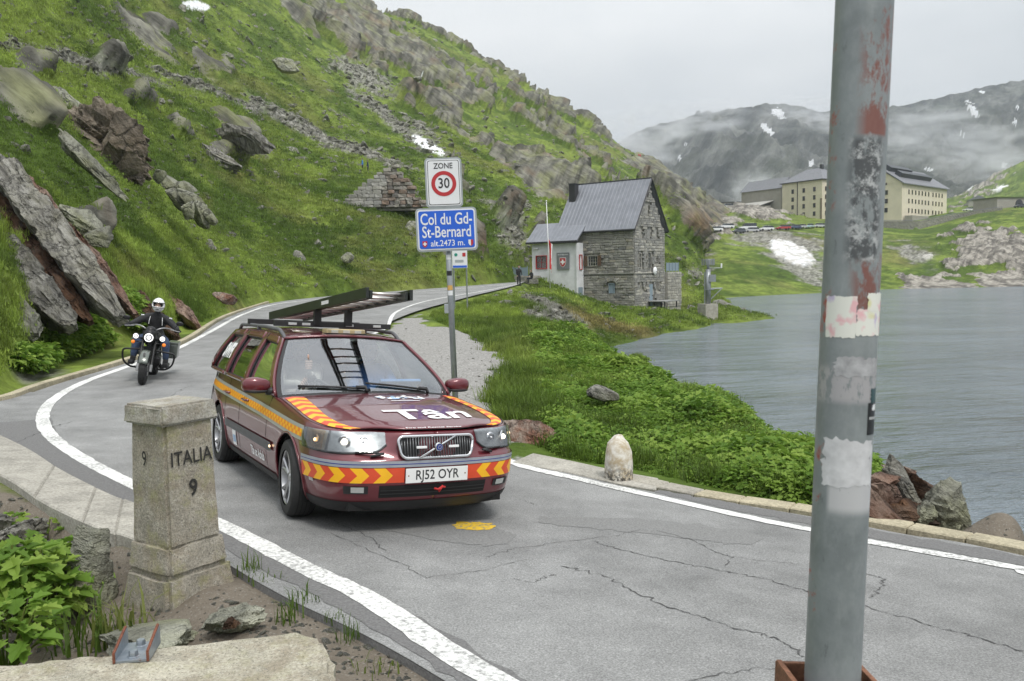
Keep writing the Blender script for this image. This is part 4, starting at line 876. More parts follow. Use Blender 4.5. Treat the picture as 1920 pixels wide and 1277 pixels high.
for i, (a0, a1, z0, z1) in enumerate(GW):
    if i == 9: 
        d = link('door', MB().box((-.06, (a0 + a1) / 2, (z0 + z1) / 2), (.1, a1 - a0 - .06, z1 - z0 - .05)), M_BLUEG, HOUSE, bev=.02); link('handle', MB().ball((.02, a1 - .2, 1.3), .05, 8, 6), M_DARK, d)
    elif i < 4: link('blocked_window', MB().box((-.12, (a0 + a1) / 2, (z0 + z1) / 2), (.1, a1 - a0, z1 - z0)), M_RUBL, HOUSE)
    else: window(HOUSE, (-.02, (a0 + a1) / 2, (z0 + z1) / 2), a1 - a0 - .05, z1 - z0 - .05, 'x', M_RUBL, (2, 3) if a1 - a0 > .4 else (1, 1))
# roof: two slopes with standing seams; the front one runs on over the porch wing
sl = (HRZ - HE) / (HW_ / 2)
def slope_pt(x, y, dz=0.0): return (x, y, (HRZ - abs(y - HW_ / 2) * sl) + .10 + dz)
for nm, y0, y1 in (('front', -.35, HW_ / 2), ('back', HW_ / 2, HW_ + .4)):
    b = MB(); b.add([slope_pt(-HL_ - .2, y0), slope_pt(.3, y0), slope_pt(.3, y1), slope_pt(-HL_ - .2, y1)] + [slope_pt(-HL_ - .2, y0, .14), slope_pt(.3, y0, .14), slope_pt(.3, y1, .14), slope_pt(-HL_ - .2, y1, .14)], [(3, 2, 1, 0), (4, 5, 6, 7), (0, 1, 5, 4), (1, 2, 6, 5), (2, 3, 7, 6), (3, 0, 4, 7)])
    RF = link('roof_slope', b, M_ROOF, HOUSE)
    for k in range(22):
        x = -HL_ - .1 + (HL_ + .35) * k / 21; b = MB(); b.tube([slope_pt(x, y0, .155), slope_pt(x, y1, .155)], .028, 4); link('seam', b, M_ROOF, RF)
    e = MB(); e.tube([slope_pt(.33, y0, .06), slope_pt(.33, y1, .06)], .10, 4); link('verge_trim', e, M_DARK, RF); e = MB(); yy_ = y0 if nm == 'front' else y1; e.tube([slope_pt(-HL_ - .2, yy_, .03), slope_pt(.3, yy_, .03)], .09, 6); link('gutter', e, M_DARK, RF)
link('ridge_cap', MB().tube([slope_pt(-HL_ - .2, HW_ / 2, .17), slope_pt(.33, HW_ / 2, .17)], .07, 6), M_DARK, HOUSE)
ch = link('chimney', MB().box((-8.5, 2.35, 12.25), (.75, .75, 2.1)), M_DARK, HOUSE, bev=.02); link('chimney_cap', MB().box((-8.5, 2.35, 13.34), (.85, .85, .08)), M_DARK, ch)
# porch wing
AW = empty('porch_wing', (0, 0, 0)); AW.parent = HOUSE; ax0, ax1, ay = -11.6, -5.9, -1.3
b = MB(); b.box(((ax0 + ax1) / 2, ay / 2 + .02, 3.45), (ax1 - ax0, -ay, 6.9)); link('wing_wall', b, M_WHITE, AW); link('wing_wall', MB().box((-10.4, 1.6, 3.4), (2.4, 3.3, 6.8)), M_WHITE, AW)
b = MB(); za = 6.98; ye = ay - .4
zy = lambda y: 6.98 + (y - ye) * (slope_pt(0, -.2)[2] + .16 - 6.98) / (-.2 - ye)
b.add([(ax0 - .5, ye, za), (ax1 + .25, ye, za), (ax1 + .25, .55, zy(.55)), (ax0 - .5, .55, zy(.55)), (ax0 - .5, ye, za + .16), (ax1 + .25, ye, za + .16), (ax1 + .25, .55, zy(.55) + .16), (ax0 - .5, .55, zy(.55) + .16)], [(3, 2, 1, 0), (4, 5, 6, 7), (0, 1, 5, 4), (1, 2, 6, 5), (2, 3, 7, 6), (3, 0, 4, 7)]); WR = link('wing_roof', b, M_ROOF, AW)
b = MB(); b.add([(ax0 - .5, .55, zy(.55) + .16), (-HL_ - .1, .55, zy(.55) + .16), (-HL_ - .1, 2.6, 8.6), (ax0 - .5, 2.6, 7.6), (ax0 - .5, 3.3, 6.6), (-HL_ - .1, 3.3, 6.6)], [(0, 1, 2, 3), (3, 2, 5, 4)]); link('wing_roof_back', b, M_ROOF, AW)
for k in range(14):
    x = ax0 - .4 + (ax1 - ax0 + .55) * k / 13; link('seam', MB().tube([(x, ye, za + .175), (x, .5, zy(.5) + .175)], .028, 4), M_ROOF, WR)
link('eaves_board', MB().box(((ax0 + ax1) / 2 - .1, ye - .03, za + .06), (ax1 - ax0 + .75, .08, .20)), M_DARK, AW)
window(AW, (-10.35, ay - .03, 5.0), 1.35, 1.35, 'y', M_REDP, (2, 2)); window(AW, (ax1 + .03, -.65, 4.9), .5, 1.5, 'x', M_REDP, (1, 1))
sp = link('wall_panel', MB().box((-7.6, ay - .05, 5.05), (1.55, .06, 1.75)), plain('grey_panel', (.19, .20, .21), .6), AW)
SH = [(-.35, .42), (.35, .42), (.35, -.1), (.22, -.36), (0, -.5), (-.22, -.36), (-.35, -.1)]
def shield(parent, c, k, border=True):
    b_ = MB(); b_.prism([(x * k * 1.14, z * k * 1.12) for x, z in SH], -.02, 0, lambda a, b2, q: (c[0] + a, c[1] + q, c[2] + b2)); s_ = link('shield', b_, M_WHT if border else M_REDP, parent)
    b_ = MB(); b_.prism([(x * k, z * k) for x, z in SH], -.035, 0, lambda a, b2, q: (c[0] + a, c[1] + q, c[2] + b2)); link('shield_field', b_, M_REDP, s_)
    b_ = MB(); w = .09 * k; l_ = .26 * k; b_.prism([(-w, -l_), (w, -l_), (w, -w), (l_, -w), (l_, w), (w, w), (w, l_), (-w, l_), (-w, w), (-l_, w), (-l_, -w), (-w, -w)], -.05, 0, lambda a, b2, q: (c[0] + a, c[1] + q, c[2] + b2)); link('shield_cross', b_, M_WHT, s_)
M_WHT = plain('white_enamel', (.82, .82, .82), .45, var=.03)
shield(sp, (-7.6, ay - .09, 4.95), 1.0)
me = text_mesh('GD ST-BERNARD', .17, .003); map_mesh(me, lambda a, b_, c: Vector((-7.6 + a, ay - .085, 5.72 + b_))); link('panel_lettering', me, M_WHT, sp)
link('corner_post', MB().box((ax1 - .06, ay - .02, 3.4), (.16, .10, 6.7)), M_WHITE, AW, bev=.02); link('side_door', MB().box((ax1 + .03, -.75, 1.2), (.06, .8, 2.2)), M_BLUEG, AW, bev=.02); link('wall_lamp', MB().box((-11.0, ay - .1, 6.45), (.6, .14, .16)), M_WHT, AW, bev=.04)
b = MB(); b.lathe([(.001, .10), (.25, .06), (.42, -.03), (.43, -.05)], 20, 'x', (.30, 4.1, 3.85)); DS = link('satellite_dish', b, M_WHT, HOUSE, smooth=True); link('dish_arm', MB().tube([(.0, 4.1, 3.5), (.25, 4.1, 3.8), (.55, 4.1, 3.75)], .03, 6), M_DARK, DS)
dk = link('timber_deck', MB().box((1.0, 4.3, .72), (2.2, 3.2, .10)), plain('grey_boards', (.30, .30, .29), .85), HOUSE)
for q in ((.2, 2.9), (1.9, 2.9), (.2, 5.7), (1.9, 5.7)): link('leg', MB().box((q[0], q[1], .33), (.10, .10, .70)), M_DARK, dk)
# stone terrace walls either side
TW = empty('terrace_wall', (HX, HY, HB), HOUSE.rotation_euler, label='rubble terrace wall with pale blue railing behind the stone house', cat='wall')
link('wall_core', MB().box((-1.2, 8.6, 1.4), (2.8, 3.4, 4.6)), M_MORT, TW); lay(TW, courses(3.4, 3.7, .18, .34, .28, .7, 9, lambda *q: True), lambda a, z: ((.22, 6.9 + a, z), math.pi / 2), [M_RUBL], 60, .2, .035, 5)
for k in range(5): link('rail_post', MB().box((.1, 7.0 + .75 * k, 4.2), (.06, .06, 1.1)), M_BLUEG, TW)
link('rail_panel', MB().box((.06, 8.5, 4.25), (.03, 3.0, .85)), M_BLUEG, TW)
T2 = empty('porch_terrace', (HX, HY, HB), HOUSE.rotation_euler, label='stone terrace wall with blue panel railing beside the white porch', cat='wall')
link('wall_core', MB().box((-12.1, -2.4, 1.6), (3.2, 2.2, 4.0)), M_MORT, T2); lay(T2, courses(3.2, 3.2, .16, .34, .25, .75, 12, lambda a, z, *q: z > -.5), lambda a, z: ((-13.7 + a, -3.55, z + .3), 0), [M_RUB], 60, .2, .035, 6)
lay(T2, courses(2.1, 3.2, .16, .34, .25, .7, 13, lambda *q: True), lambda a, z: ((-10.5, -3.5 + a, z + .3), math.pi / 2), [M_RUB], 30, .2, .035, 7)
link('rail_panel', MB().box((-12.2, -3.40, 4.0), (2.9, .04, .95)), M_BLUEG, T2)
for k in range(4): link('rail_post', MB().box((-13.6 + .95 * k, -3.34, 4.05), (.06, .05, 1.15)), M_BLUEG, T2)
# flagpole
fb = PY(1032, 546, 82.0); FPZ = float(land_z(fb[0], fb[1])[0])
FL = empty('flagpole', (fb[0], fb[1], FPZ - .15), (0, R(-1.6), 0), label='tall thin flagpole with limp red and white flag in front of the white porch', cat='flagpole')
zl = 2 + (515 - 380) / 1600 * 82 - FPZ
link('pole', MB().tube([(0, 0, 0), (0, 0, zl + .1)], [.05, .03], 8), M_WHT, FL, smooth=True); link('finial', MB().ball((0, 0, zl + .15), .07, 8, 6), M_SIL if 'M_SIL' in globals() else M_WHT, FL)
rf = np.random.RandomState(3)
G = [[(.05 + .34 * s * (1 - .35 * t) + .05 * math.sin(9 * s + 4 * t), .14 * math.sin(7 * s + 3 * t), zl - 3.5 - 2.7 * t - .55 * s) for s in np.linspace(0, 1, 15)] for t in np.linspace(0, 1, 24)]
fm = MB().grid(G).mesh('flag'); t = NT('red_white_flag'); sx = t.n('ShaderNodeSeparateXYZ'); t.l(t.co(), sx.inputs[0]); t.set(color=t.mix(t.ramp(t.math('ADD', sx.outputs[0], t.math('MULTIPLY', t.noise(1.6, 2, .5), .35)), [(.36, 0.), (.40, 1.)]), (.60, .03, .03), (.75, .75, .75)), rough=.8)
link('flag', fm, t.m, FL, smooth=True)
# ================================================================ weather station at the water's edge
ws = PY(1328, 600, 84.0); wz_ = -2.75
WST = empty('weather_station', (ws[0], ws[1], wz_), label='grey weather station mast with wind shield on a concrete block by the water', cat='weather station')
M_GALV = plain('galvanised_steel', (.30, .32, .33), .45, .6, var=.12)
link('concrete_block', MB().box((0, .2, .55), (1.5, 1.3, 1.9), (0, 0, R(25))), M_KERBW, WST, bev=.03); link('mast', MB().tube([(0, 0, 1.4), (0, 0, 4.9)], .26, 14), M_GALV, WST, smooth=True); link('mast_top', MB().tube([(0, 0, 4.8), (0, 0, 5.5)], .12, 12), M_GALV, WST, smooth=True)
WSH = empty('wind_shield', (0, 0, 5.6)); WSH.parent = WST
for k in range(16): a = 2 * math.pi * k / 16; link('shield_blade', MB().box((.62 * math.cos(a), .62 * math.sin(a), 0), (.02, .14, .62), (0, 0, a)), M_GALV, WSH)
link('shield_ring', MB().tube([(.62 * math.cos(a), .62 * math.sin(a), .2) for a in np.linspace(0, 6.283, 25)], .025, 6), M_GALV, WSH); link('rain_gauge', MB().lathe([(.001, .3), (.17, .3), (.17, -.3)], 16), M_GALV, WSH)
link('instrument_box', MB().box((.35, -.2, 4.0), (.65, .4, .7)), M_GALV, WST, bev=.02); link('cross_arm', MB().tube([(0, 0, 3.0), (1.4, 0, 3.0)], .06, 8), M_GALV, WST); link('cross_arm', MB().tube([(0, 0, 5.0), (1.3, 0, 5.0)], .04, 8), M_GALV, WST); link('sensor', MB().lathe([(.001, .45), (.08, .42), (.08, 0), (.001, 0)], 12, 'z', (1.3, 0, 5.0)), M_WHT, WST); link('brace', MB().tube([(.2, 0, 1.9), (1.3, 0, 2.95)], .05, 8), M_GALV, WST); link('platform', MB().box((.1, 0, 2.9), (.9, .6, .05)), M_GALV, WST); link('cable_pipe', MB().tube([(-.35, 0, 1.5), (-.35, 0, 4.6)], .06, 8), M_GALV, WST)
# ================================================================ triangular stone buttress on the slope
p0, p1, p2 = PY(620, 381, 88.0), PY(744, 307, 92.0), PY(800, 384, 88.5)
bw = p2[0] - p0[0]; bh = p1[2] - min(p0[2], p2[2]); BT = empty('stone_buttress', (p0[0], 88.2, min(p0[2], p2[2]) - .2), (0, 0, R(3)), label='triangular dry-stone wall end standing on the green slope', cat='wall')
apx = (p1[0] - p0[0]); tri = lambda a, z: (a > z * apx / bh) and (a < bw - z * (bw - apx) / bh)
M_PALE = wall_stone_mat('pale_cut_stone', [(.30, .295, .27), (.38, .37, .34), (.34, .33, .29), (.27, .265, .25)]); M_BRST = wall_stone_mat('rusty_rubble', [(.22, .20, .175), (.25, .18, .14), (.28, .265, .235), (.17, .16, .15), (.33, .31, .27)])
S = courses(bw, bh, .26, .44, .45, 1.0, 21, lambda a, z, ln, ch: tri(a, z))
Sl = [q for q in S if q[0] < apx * .82 + q[1] * .12]; Sr = [q for q in S if q not in Sl]
fr_ = lambda a, z: ((a, z * .30 - .1, z), 0)
lay(BT, Sl, fr_, [M_PALE], 120, .5, .04, 1); 
def frr(a, z): return ((a, z * .30 + .15 + .35 * math.sin(a * 5.1 + z * 3.3) * .5, z), R(12 * math.sin(a * 7 + z * 5)))
lay(BT, Sr, frr, [M_BRST], 120, .7, .03, 2, 'small_rubble')
b = MB(); b.prism([(0.3, -.3), (bw - .3, -.3), (apx, bh - .25)], 0, 2.6, lambda a, z, c: (a, z * .30 + .25 + c, z)); link('rubble_core', b, M_BRST, BT)
# ================================================================ hospice blocks
M_CREAM_W = plain('cream_render', (.66, .60, .47), .9, var=.08, scale=.4); M_GREYW = plain('grey_render', (.31, .29, .255), .9, var=.1, scale=.4); M_SLATE = plain('slate_roof', (.17, .173, .19), .6, var=.12, scale=1.); M_BLKR = plain('black_roof_panels', (.025, .028, .035), .45, var=.2); M_WINB = plain('brown_window', (.06, .035, .028), .5, var=.2)
def block(name, corner, du, L1, L2, h, label, wallm, cat='building'):
    """corner nearest the camera; local x runs to the right along the second face, local y away along du"""
    e = empty(name, corner, (0, 0, math.atan2(du[1], du[0]) - math.pi / 2), label=label, cat=cat); link('wall', MB().box((L2 / 2, L1 / 2, h / 2 - 3), (L2, L1, h + 6)), wallm, e); return e
def facade(e, face, cols, rows, w, h, m=M_WINB):
    for a in cols:
        for z in rows:
            c, d = ((0 - .06, a, z), (.16, w, h)) if face == 'y' else ((a, -.06, z), (w, .16, h))
            o = link('window', MB().box(c, d), m, e); pd = (.10, w * .8, h * .86) if face == 'y' else (w * .8, .10, h * .86)
            link('pane', MB().box((c[0] - (.05 if face == 'y' else 0), c[1] - (.05 if face == 'x' else 0), c[2]), pd), M_PANE, o)
# block one: local y axis runs away to the left, local x to the right
c1 = PY(1541, 424, 370.0); d1 = np.array((-.53, .85))
H1 = block('hospice_block', (c1[0], c1[1], c1[2]), d1, 21.5, 16.0, 20.2, 'cream five-storey hospice block with hipped slate roof above the car park', M_CREAM_W)
facade(H1, 'y', (4.0, 9.6, 15.6), (5.6, 9.2, 12.6, 16.1), 1.25, 1.9); facade(H1, 'x', (2.5, 6.0), (5.6, 9.2, 12.6, 16.1), 1.2, 1.9)
b = MB(); o_ = .7; ze = 20.2; zr = 26.0; b.add([(-o_, -o_, ze), (16 + o_, -o_, ze), (16 + o_, 21.5 + o_, ze), (-o_, 21.5 + o_, ze), (8, 7.0, zr), (8, 14.5, zr)], [(3, 2, 1, 0), (0, 1, 4), (1, 2, 5, 4), (2, 3, 5), (3, 0, 4, 5)]); rf_ = link('roof', b, M_SLATE, H1); link('chimney', MB().box((8, 6.6, 26.3), (1.2, 1.2, 2.2)), M_DARK, rf_); link('gutter', MB().box((8, 10.75, ze - .15), (17.6, 23.1, .35)), M_DARK, rf_)
b = MB(); b.prism([(math.cos(a) * 2.2, max(0, math.sin(a)) * 2.0 + (0 if math.sin(a) >= -.01 else -1.4)) for a in np.linspace(0, math.pi, 13)], -.2, .1, lambda a, z, c: (c, 3.6 + a, 1.6 + z)); link('arched_doorway', b, M_DARK, H1); link('downpipe', MB().box((-.12, 13.0, 10), (.25, .22, 20)), M_DARK, H1); link('balcony', MB().box((-.5, 9.6, 4.2), (1.0, 2.4, .2)), M_DARK, H1)
link('corner_quoin', MB().box((-.08, .5, 6), (.2, 1.0, 12)), plain('brown_stone', (.22, .18, .13), .9), H1)
# grey wing behind it with a lean-to
c1b = PY(1467, 415, 389.0); HG = block('grey_wing', (c1b[0] - .3, c1b[1] + .3, c1b[2] - 1), d1, 24.0, 10.0, 16.0, 'grey rendered wing with slate roof behind the cream hospice block', M_GREYW)
b = MB(); b.add([(-.6, -.6, 16.0), (10.6, -.6, 16.0), (10.6, 24.6, 16.0), (-.6, 24.6, 16.0), (5, 0, 21.2), (5, 24, 21.2)], [(0, 1, 4), (1, 2, 5, 4), (2, 3, 5), (3, 0, 4, 5)]); link('roof', b, M_SLATE, HG)
link('lean_to_wall', MB().box((-4.5, 14.0, 4.4), (7.5, 17.0, 8.4)), M_GREYW, HG); b = MB(); b.add([(-9.0, 4.5, 8.2), (0, 4.5, 10.6), (0, 24.0, 10.6), (-9.0, 24.0, 8.2), (-9.0, 4.5, 8.5), (0, 4.5, 10.9), (0, 24.0, 10.9), (-9.0, 24.0, 8.5)], [(3, 2, 1, 0), (4, 5, 6, 7), (0, 1, 5, 4), (2, 3, 7, 6), (3, 0, 4, 7)]); link('lean_to_roof', b, plain('pale_sheet_roof', (.42, .41, .38), .6), HG)
for k in range(4): link('opening', MB().box((-8.3, 8 + 4 * k, 5.4), (.3, 2.2, 2.6)), M_DARK, HG)
# block two: long face to the right, gable to the left
c2 = PY(1690.5, 417, 340.0); d2 = np.array((-.682, .731))
H2 = block('long_hospice_block', (c2[0], c2[1], c2[2]), d2, 20.0, 46.0, 15.6, 'long cream hospice building with black solar-panelled roof and three rows of windows', M_CREAM_W)
facade(H2, 'x', [6.5 + 3.3 * k + (1.2 if k > 6 else 0) for k in range(11)], (4.9, 8.7, 12.3), 1.0, 1.75); facade(H2, 'y', (6.2, 10.5, 14.6), (5.2, 8.8, 12.2), 1.3, 1.8)
b = MB(); b.add([(0, 0, 15.6), (0, 20, 15.6), (0, 10, 22.4), (-.12, 0, 15.6), (-.12, 20, 15.6), (-.12, 10, 22.4)], [(0, 1, 2), (5, 4, 3), (0, 3, 4, 1), (1, 4, 5, 2), (2, 5, 3, 0)]); link('gable', b, M_CREAM_W, H2)
b = MB(); b.add([(-.8, -1.0, 15.1), (46.8, -1.0, 15.1), (46.8, 10, 22.9), (-.8, 10, 22.9), (46.8, 21, 15.1), (-.8, 21, 15.1), (-.8, -1.0, 15.5), (46.8, -1.0, 15.5), (46.8, 10, 23.3), (-.8, 10, 23.3)], [(6, 7, 8, 9), (0, 1, 7, 6), (1, 2, 8, 7), (0, 6, 9, 3), (3, 2, 4, 5)]); r2 = link('roof', b, M_SLATE, H2)
for z0, x0, x1 in ((.30, 5.0, 36.0), (.62, 3.0, 24.0)): link('roof_panel_row', MB().box(((x0 + x1) / 2, -1 + 11 * z0 + 1.4, 15.5 + 7.8 * z0 + 1.9), (x1 - x0, 2.6, 2.0), (R(35), 0, 0)), M_BLKR, r2, bev=.1)
link('gable_oculus', MB().box((-.1, 6.4, 15.6), (.2, .9, .9)), M_WINB, H2); link('base_annexe', MB().box((9, -2.2, .6), (16, 3.0, 4.0)), M_GREYW, H2)
# ---- lesser buildings
def hut(name, u, v, y, w, d, h, rz, wm, rm, label, flat=False, arch=False):
    p = PY(u, v, y); e = empty(name, tuple(p), (0, 0, rz), label=label, cat='hut'); link('wall', MB().box((0, d / 2, h / 2 - 1), (w, d, h + 2)), wm, e); rh = .5 if flat else w * .28
    b_ = MB(); b_.prism([(-w / 2 - .4, h), (w / 2 + .4, h), (0, h + rh)] if not flat else [(-w / 2 - .3, h), (w / 2 + .3, h), (w / 2 + .3, h + .35), (-w / 2 - .3, h + .35)], -.4, d + .4, lambda a, z, c: (a, c, z)); link('roof', b_, rm, e)
    if arch:
        b_ = MB(); b_.prism([(math.cos(a) * 1.7, math.sin(a) * 1.7 + 2.0) for a in np.linspace(0, math.pi, 11)] + [(-1.7, 0), (1.7, 0)], -.15, .1, lambda a, z, c: (a + w * .22, c, z)); link('arched_door', b_, M_DARK, e)
    else: link('door', MB().box((w * .15, -.04, h * .32), (w * .22, .1, h * .6)), M_DARK, e)
    return e
hut('stone_hut', 1190, 317, 395.0, 6.4, 5, 4.6, R(-25), M_GREYW, M_DARK, 'small flat-roofed stone hut high on the ridge', True); p = PY(1197, 303, 394.0)
link('summit_flag', MB().tube([(p[0], p[1], p[2] - 4), (p[0], p[1], p[2] + 3.5)], .14, 6).box((p[0] + .6, p[1], p[2] + 2.6), (1.2, .05, 1.2)), M_REDP, label='small red flag on a pole beside the ridge hut', cat='flag')
hut('low_shed', 1369, 396, 425.0, 14, 7, 4.2, R(-10), M_GREYW, M_DARK, 'low dark shed at the end of the car park lane', True); hut('roadside_hut', 1834, 390, 430.0, 8.5, 7, 4.0, R(-20), M_RUB, M_SLATE, 'little stone hut with pitched roof behind the parked white car')
hut('vaulted_building', 1898, 392, 330.0, 14.0, 12, 4.3, R(14), M_GREYW, plain('turf_roof', (.08, .11, .03), .95), 'low grey vaulted building with an arched door and turf roof', True, True)
b = MB(); wl = [PY(1650, 421, 306.0), PY(1720, 421, 309.0), PY(1790, 408, 313.0), PY(1880, 395, 318.0)]
RW = empty('terrace_retaining_wall', (0, 0, 0), label='long grey stone retaining wall below the hospice terrace', cat='wall'); RW.location = tuple(wl[0]); wl0 = wl[0]
for q0, q1 in zip(wl[:-1], wl[1:]):
    a, c = Vector(q0 - wl0), Vector(q1 - wl0); b = MB(); n_ = Vector((0, 1.2, 0)); b.add([a + Vector((0, 0, -6)), c + Vector((0, 0, -6)), c + Vector((0, 0, 1.2)), a + Vector((0, 0, 1.2)), a + n_ + Vector((0, 0, -6)), c + n_ + Vector((0, 0, -6)), c + n_ + Vector((0, 0, 1.2)), a + n_ + Vector((0, 0, 1.2))], [(0, 1, 2, 3), (7, 6, 5, 4), (3, 2, 6, 7), (0, 3, 7, 4), (1, 5, 6, 2)]); link('wall_section', b, M_STONE, RW); link('guard_rail', MB().tube([a + Vector((0, .3, 1.5)), c + Vector((0, .3, 1.5))], .10, 5), M_SLATE, RW)
# ================================================================ parked cars at the hospice
CARS = {}
def far_car(kind):
    e = empty('parked_car', (0, 0, 0)); L, W2, H = {'hatch': (4.1, 1.75, 1.48), 'estate': (4.6, 1.8, 1.5), 'van': (5.2, 2.0, 2.2)}[kind]
    pr = {'hatch': [(-L / 2, .35), (-L / 2, .9), (-L / 2 + .15, 1.0), (L / 2 - 1.2, .98), (L / 2 - .1, .75), (L / 2, .35)], 'estate': [(-L / 2, .35), (-L / 2, .95), (L / 2 - 1.3, .98), (L / 2 - .1, .76), (L / 2, .35)], 'van': [(-L / 2, .4), (-L / 2, 1.2), (L / 2 - 1.0, 1.2), (L / 2, .85), (L / 2, .4)]}[kind]
    link('body', MB().prism(pr, -W2 / 2, W2 / 2, lambda a, z, c: (a, c, z)), None, e, bev=.08)
    tp = {'hatch': [(-L / 2 + .12, .98), (-L / 2 + .5, H), (.4, H), (L / 2 - 1.25, .98)], 'estate': [(-L / 2 + .05, .95), (-L / 2 + .25, H), (.5, H), (L / 2 - 1.35, .97)], 'van': [(-L / 2 + .02, 1.2), (-L / 2 + .05, H), (L / 2 - 1.6, H), (L / 2 - 1.0, 1.2)]}[kind]
    link('glasshouse', MB().prism(tp, -W2 / 2 + .13, W2 / 2 - .13, lambda a, z, c: (a, c * (1 - .08 * (z - .95)), z)), M_PANE, e, bev=.03); link('roof', MB().box((-.2 if kind != 'van' else -.6, 0, H + .005), (L * .42, W2 - .42, .05)), None, e, bev=.02)
    for x in (-L * .31, L * .31):
        for sy in (-1, 1): link('wheel', MB().lathe([(.001, -.09), (.31, -.09), (.31, .09), (.001, .09)], 14, 'y', (x, sy * (W2 / 2 - .06), .31)), M_TYREF, e)
    for sy in (-1, 1): link('headlight', MB().box((L / 2 - .06, sy * .62, .72), (.1, .3, .12)), M_WHT, e); link('tail_light', MB().box((-L / 2 - .005, sy * .68, .8), (.04, .2, .2)), M_REDP, e)
    return e
M_TYREF = plain('far_tyre', (.02, .02, .02), .8)
PAINT = {n: plain('car_paint_' + n.replace(' ', '_'), c, .3, coat=.8) for n, c in {'white': (.72, .73, .74), 'black': (.02, .022, .025), 'dark grey': (.06, .065, .075), 'red': (.42, .03, .035), 'silver': (.45, .46, .47), 'teal': (.30, .45, .44), 'navy': (.03, .05, .12)}.items()}
protos = {k: far_car(k) for k in ('hatch', 'estate', 'van')}; usedp = set()
def put_car(kind, u, v, y, rz, col, label):
    src = protos[kind]; e = src if kind not in usedp else copy_tree(src); usedp.add(kind)
    p = PY(u, v, y); x, yy_ = p[0], p[1]; e.location = (x, yy_, float(farland(np.array([x]), np.array([yy_]))[0][0]) + .02); e.rotation_euler = (0, 0, rz); tag(e, label, 'car', 'vehicles parked by the hospice')
    for ch in e.children:
        if ch.name.split('.')[0] in ('body', 'roof'): 
            ch.data = ch.data if ch.data.materials and ch.data.materials[0] == PAINT[col] else ch.data.copy(); ch.data.materials.clear(); ch.data.materials.append(PAINT[col])
put_car('hatch', 1297, 444, 236, R(200), 'white', 'white hatchback at the lower end of the parked row'); put_car('estate', 1321, 441, 240, R(200), 'black', 'black estate car between two white cars in the row'); put_car('hatch', 1341, 440, 244, R(195), 'white', 'white hatchback next to the black estate'); put_car('estate', 1361, 437, 248, R(195), 'white', 'white estate car parked beside the dark grey hatchback')
put_car('hatch', 1384, 435, 252, R(195), 'dark grey', 'dark grey hatchback parked below the camper van'); put_car('estate', 1408, 434, 257, R(190), 'silver', 'silver estate car in front of the camper van'); put_car('van', 1402, 429, 266, R(190), 'white', 'white high-roofed camper van behind the parked row'); put_car('estate', 1436, 432, 262, R(190), 'white', 'white estate car just uphill of the silver one')
put_car('estate', 1468, 429, 268, R(188), 'red', 'red estate car parked before the cream hospice block'); put_car('hatch', 1489, 427, 273, R(200), 'navy', 'navy hatchback next to the red estate'); put_car('hatch', 1504, 427, 276, R(230), 'silver', 'silver hatchback under the hospice windows'); put_car('hatch', 1519, 426, 279, R(240), 'teal', 'pale teal hatchback by the arched doorway'); put_car('estate', 1535, 424, 283, R(200), 'silver', 'silver estate car nearest the arched doorway')
put_car('van', 1364, 396, 405, R(185), 'white', 'white van on the lane by the low shed'); put_car('estate', 1816, 392, 350, R(185), 'white', 'white estate car on the terrace road'); put_car('hatch', 1846, 391, 355, R(185), 'silver', 'silver hatchback on the terrace road behind the white estate'); put_car('hatch', 1912, 391, 322, R(185), 'black', 'black hatchback beside the vaulted building')
# ================================================================ estate car with a ladder on its roof
def car_paint(name, c):
    t = NT(name); P = t.co()
    t.set(color=t.mix(t.noise(5, 4, .6, P), tuple(x * .92 for x in c), tuple(x * 1.08 for x in c)), metal=.25, rough=.34, coat=1.0, coatr=.04, spec=.5)
    t.set(normal=t.bump(t.noise(2.2, 2, .5, P), .02, .02)); return t.m
M_RED = car_paint('dark_red_car_paint', (.128, .013, .021))
M_BLK = plain('black_plastic', (.018, .018, .019), .55, var=.2); M_TYRE = plain('tyre_rubber', (.022, .022, .022), .8, var=.3, scale=20, bump=.2); M_ALU = plain('alloy', (.50, .50, .51), .32, .85, var=.1)
M_CHROME = plain('chrome', (.72, .72, .73), .12, 1.0, var=.05); M_WELL = plain('wheel_well_black', (.008, .008, .008), .9); M_GREYP = plain('grey_plastic', (.10, .10, .105), .6)
M_YEL = plain('reflective_yellow', (.85, .45, .015), .4, var=.05); M_ORG = plain('reflective_red_orange', (.62, .07, .025), .4, var=.06); M_SIL = plain('silver_tape', (.40, .40, .39), .35, .3, var=.08)
M_ORN = plain('reflective_orange', (.75, .22, .01), .4, var=.06); M_WHT = plain('white_vinyl', (.82, .82, .82), .45, var=.03); M_PLATE = plain('number_plate_white', (.74, .74, .72), .4, var=.04); M_INK = plain('black_lettering', (.012, .012, .013), .5)
M_SEAT = plain('seat_cloth', (.10, .095, .085), .9, var=.2); M_CREAM = plain('amber_cream_lens', (.62, .50, .27), .25, var=.12, coat=.6); M_AMB = plain('amber_lens', (.75, .22, .02), .2, coat=.8)
M_LIT = plain('lit_lamp', (1.0, .93, .80), .2, emits=1.6, emit=(1., .92, .78)); M_LITW = plain('lit_warm_lamp', (1.0, .72, .45), .2, emits=1.1, emit=(1., .70, .42)); M_BLUE = plain('blue_badge', (.02, .04, .25), .3, coat=.6)
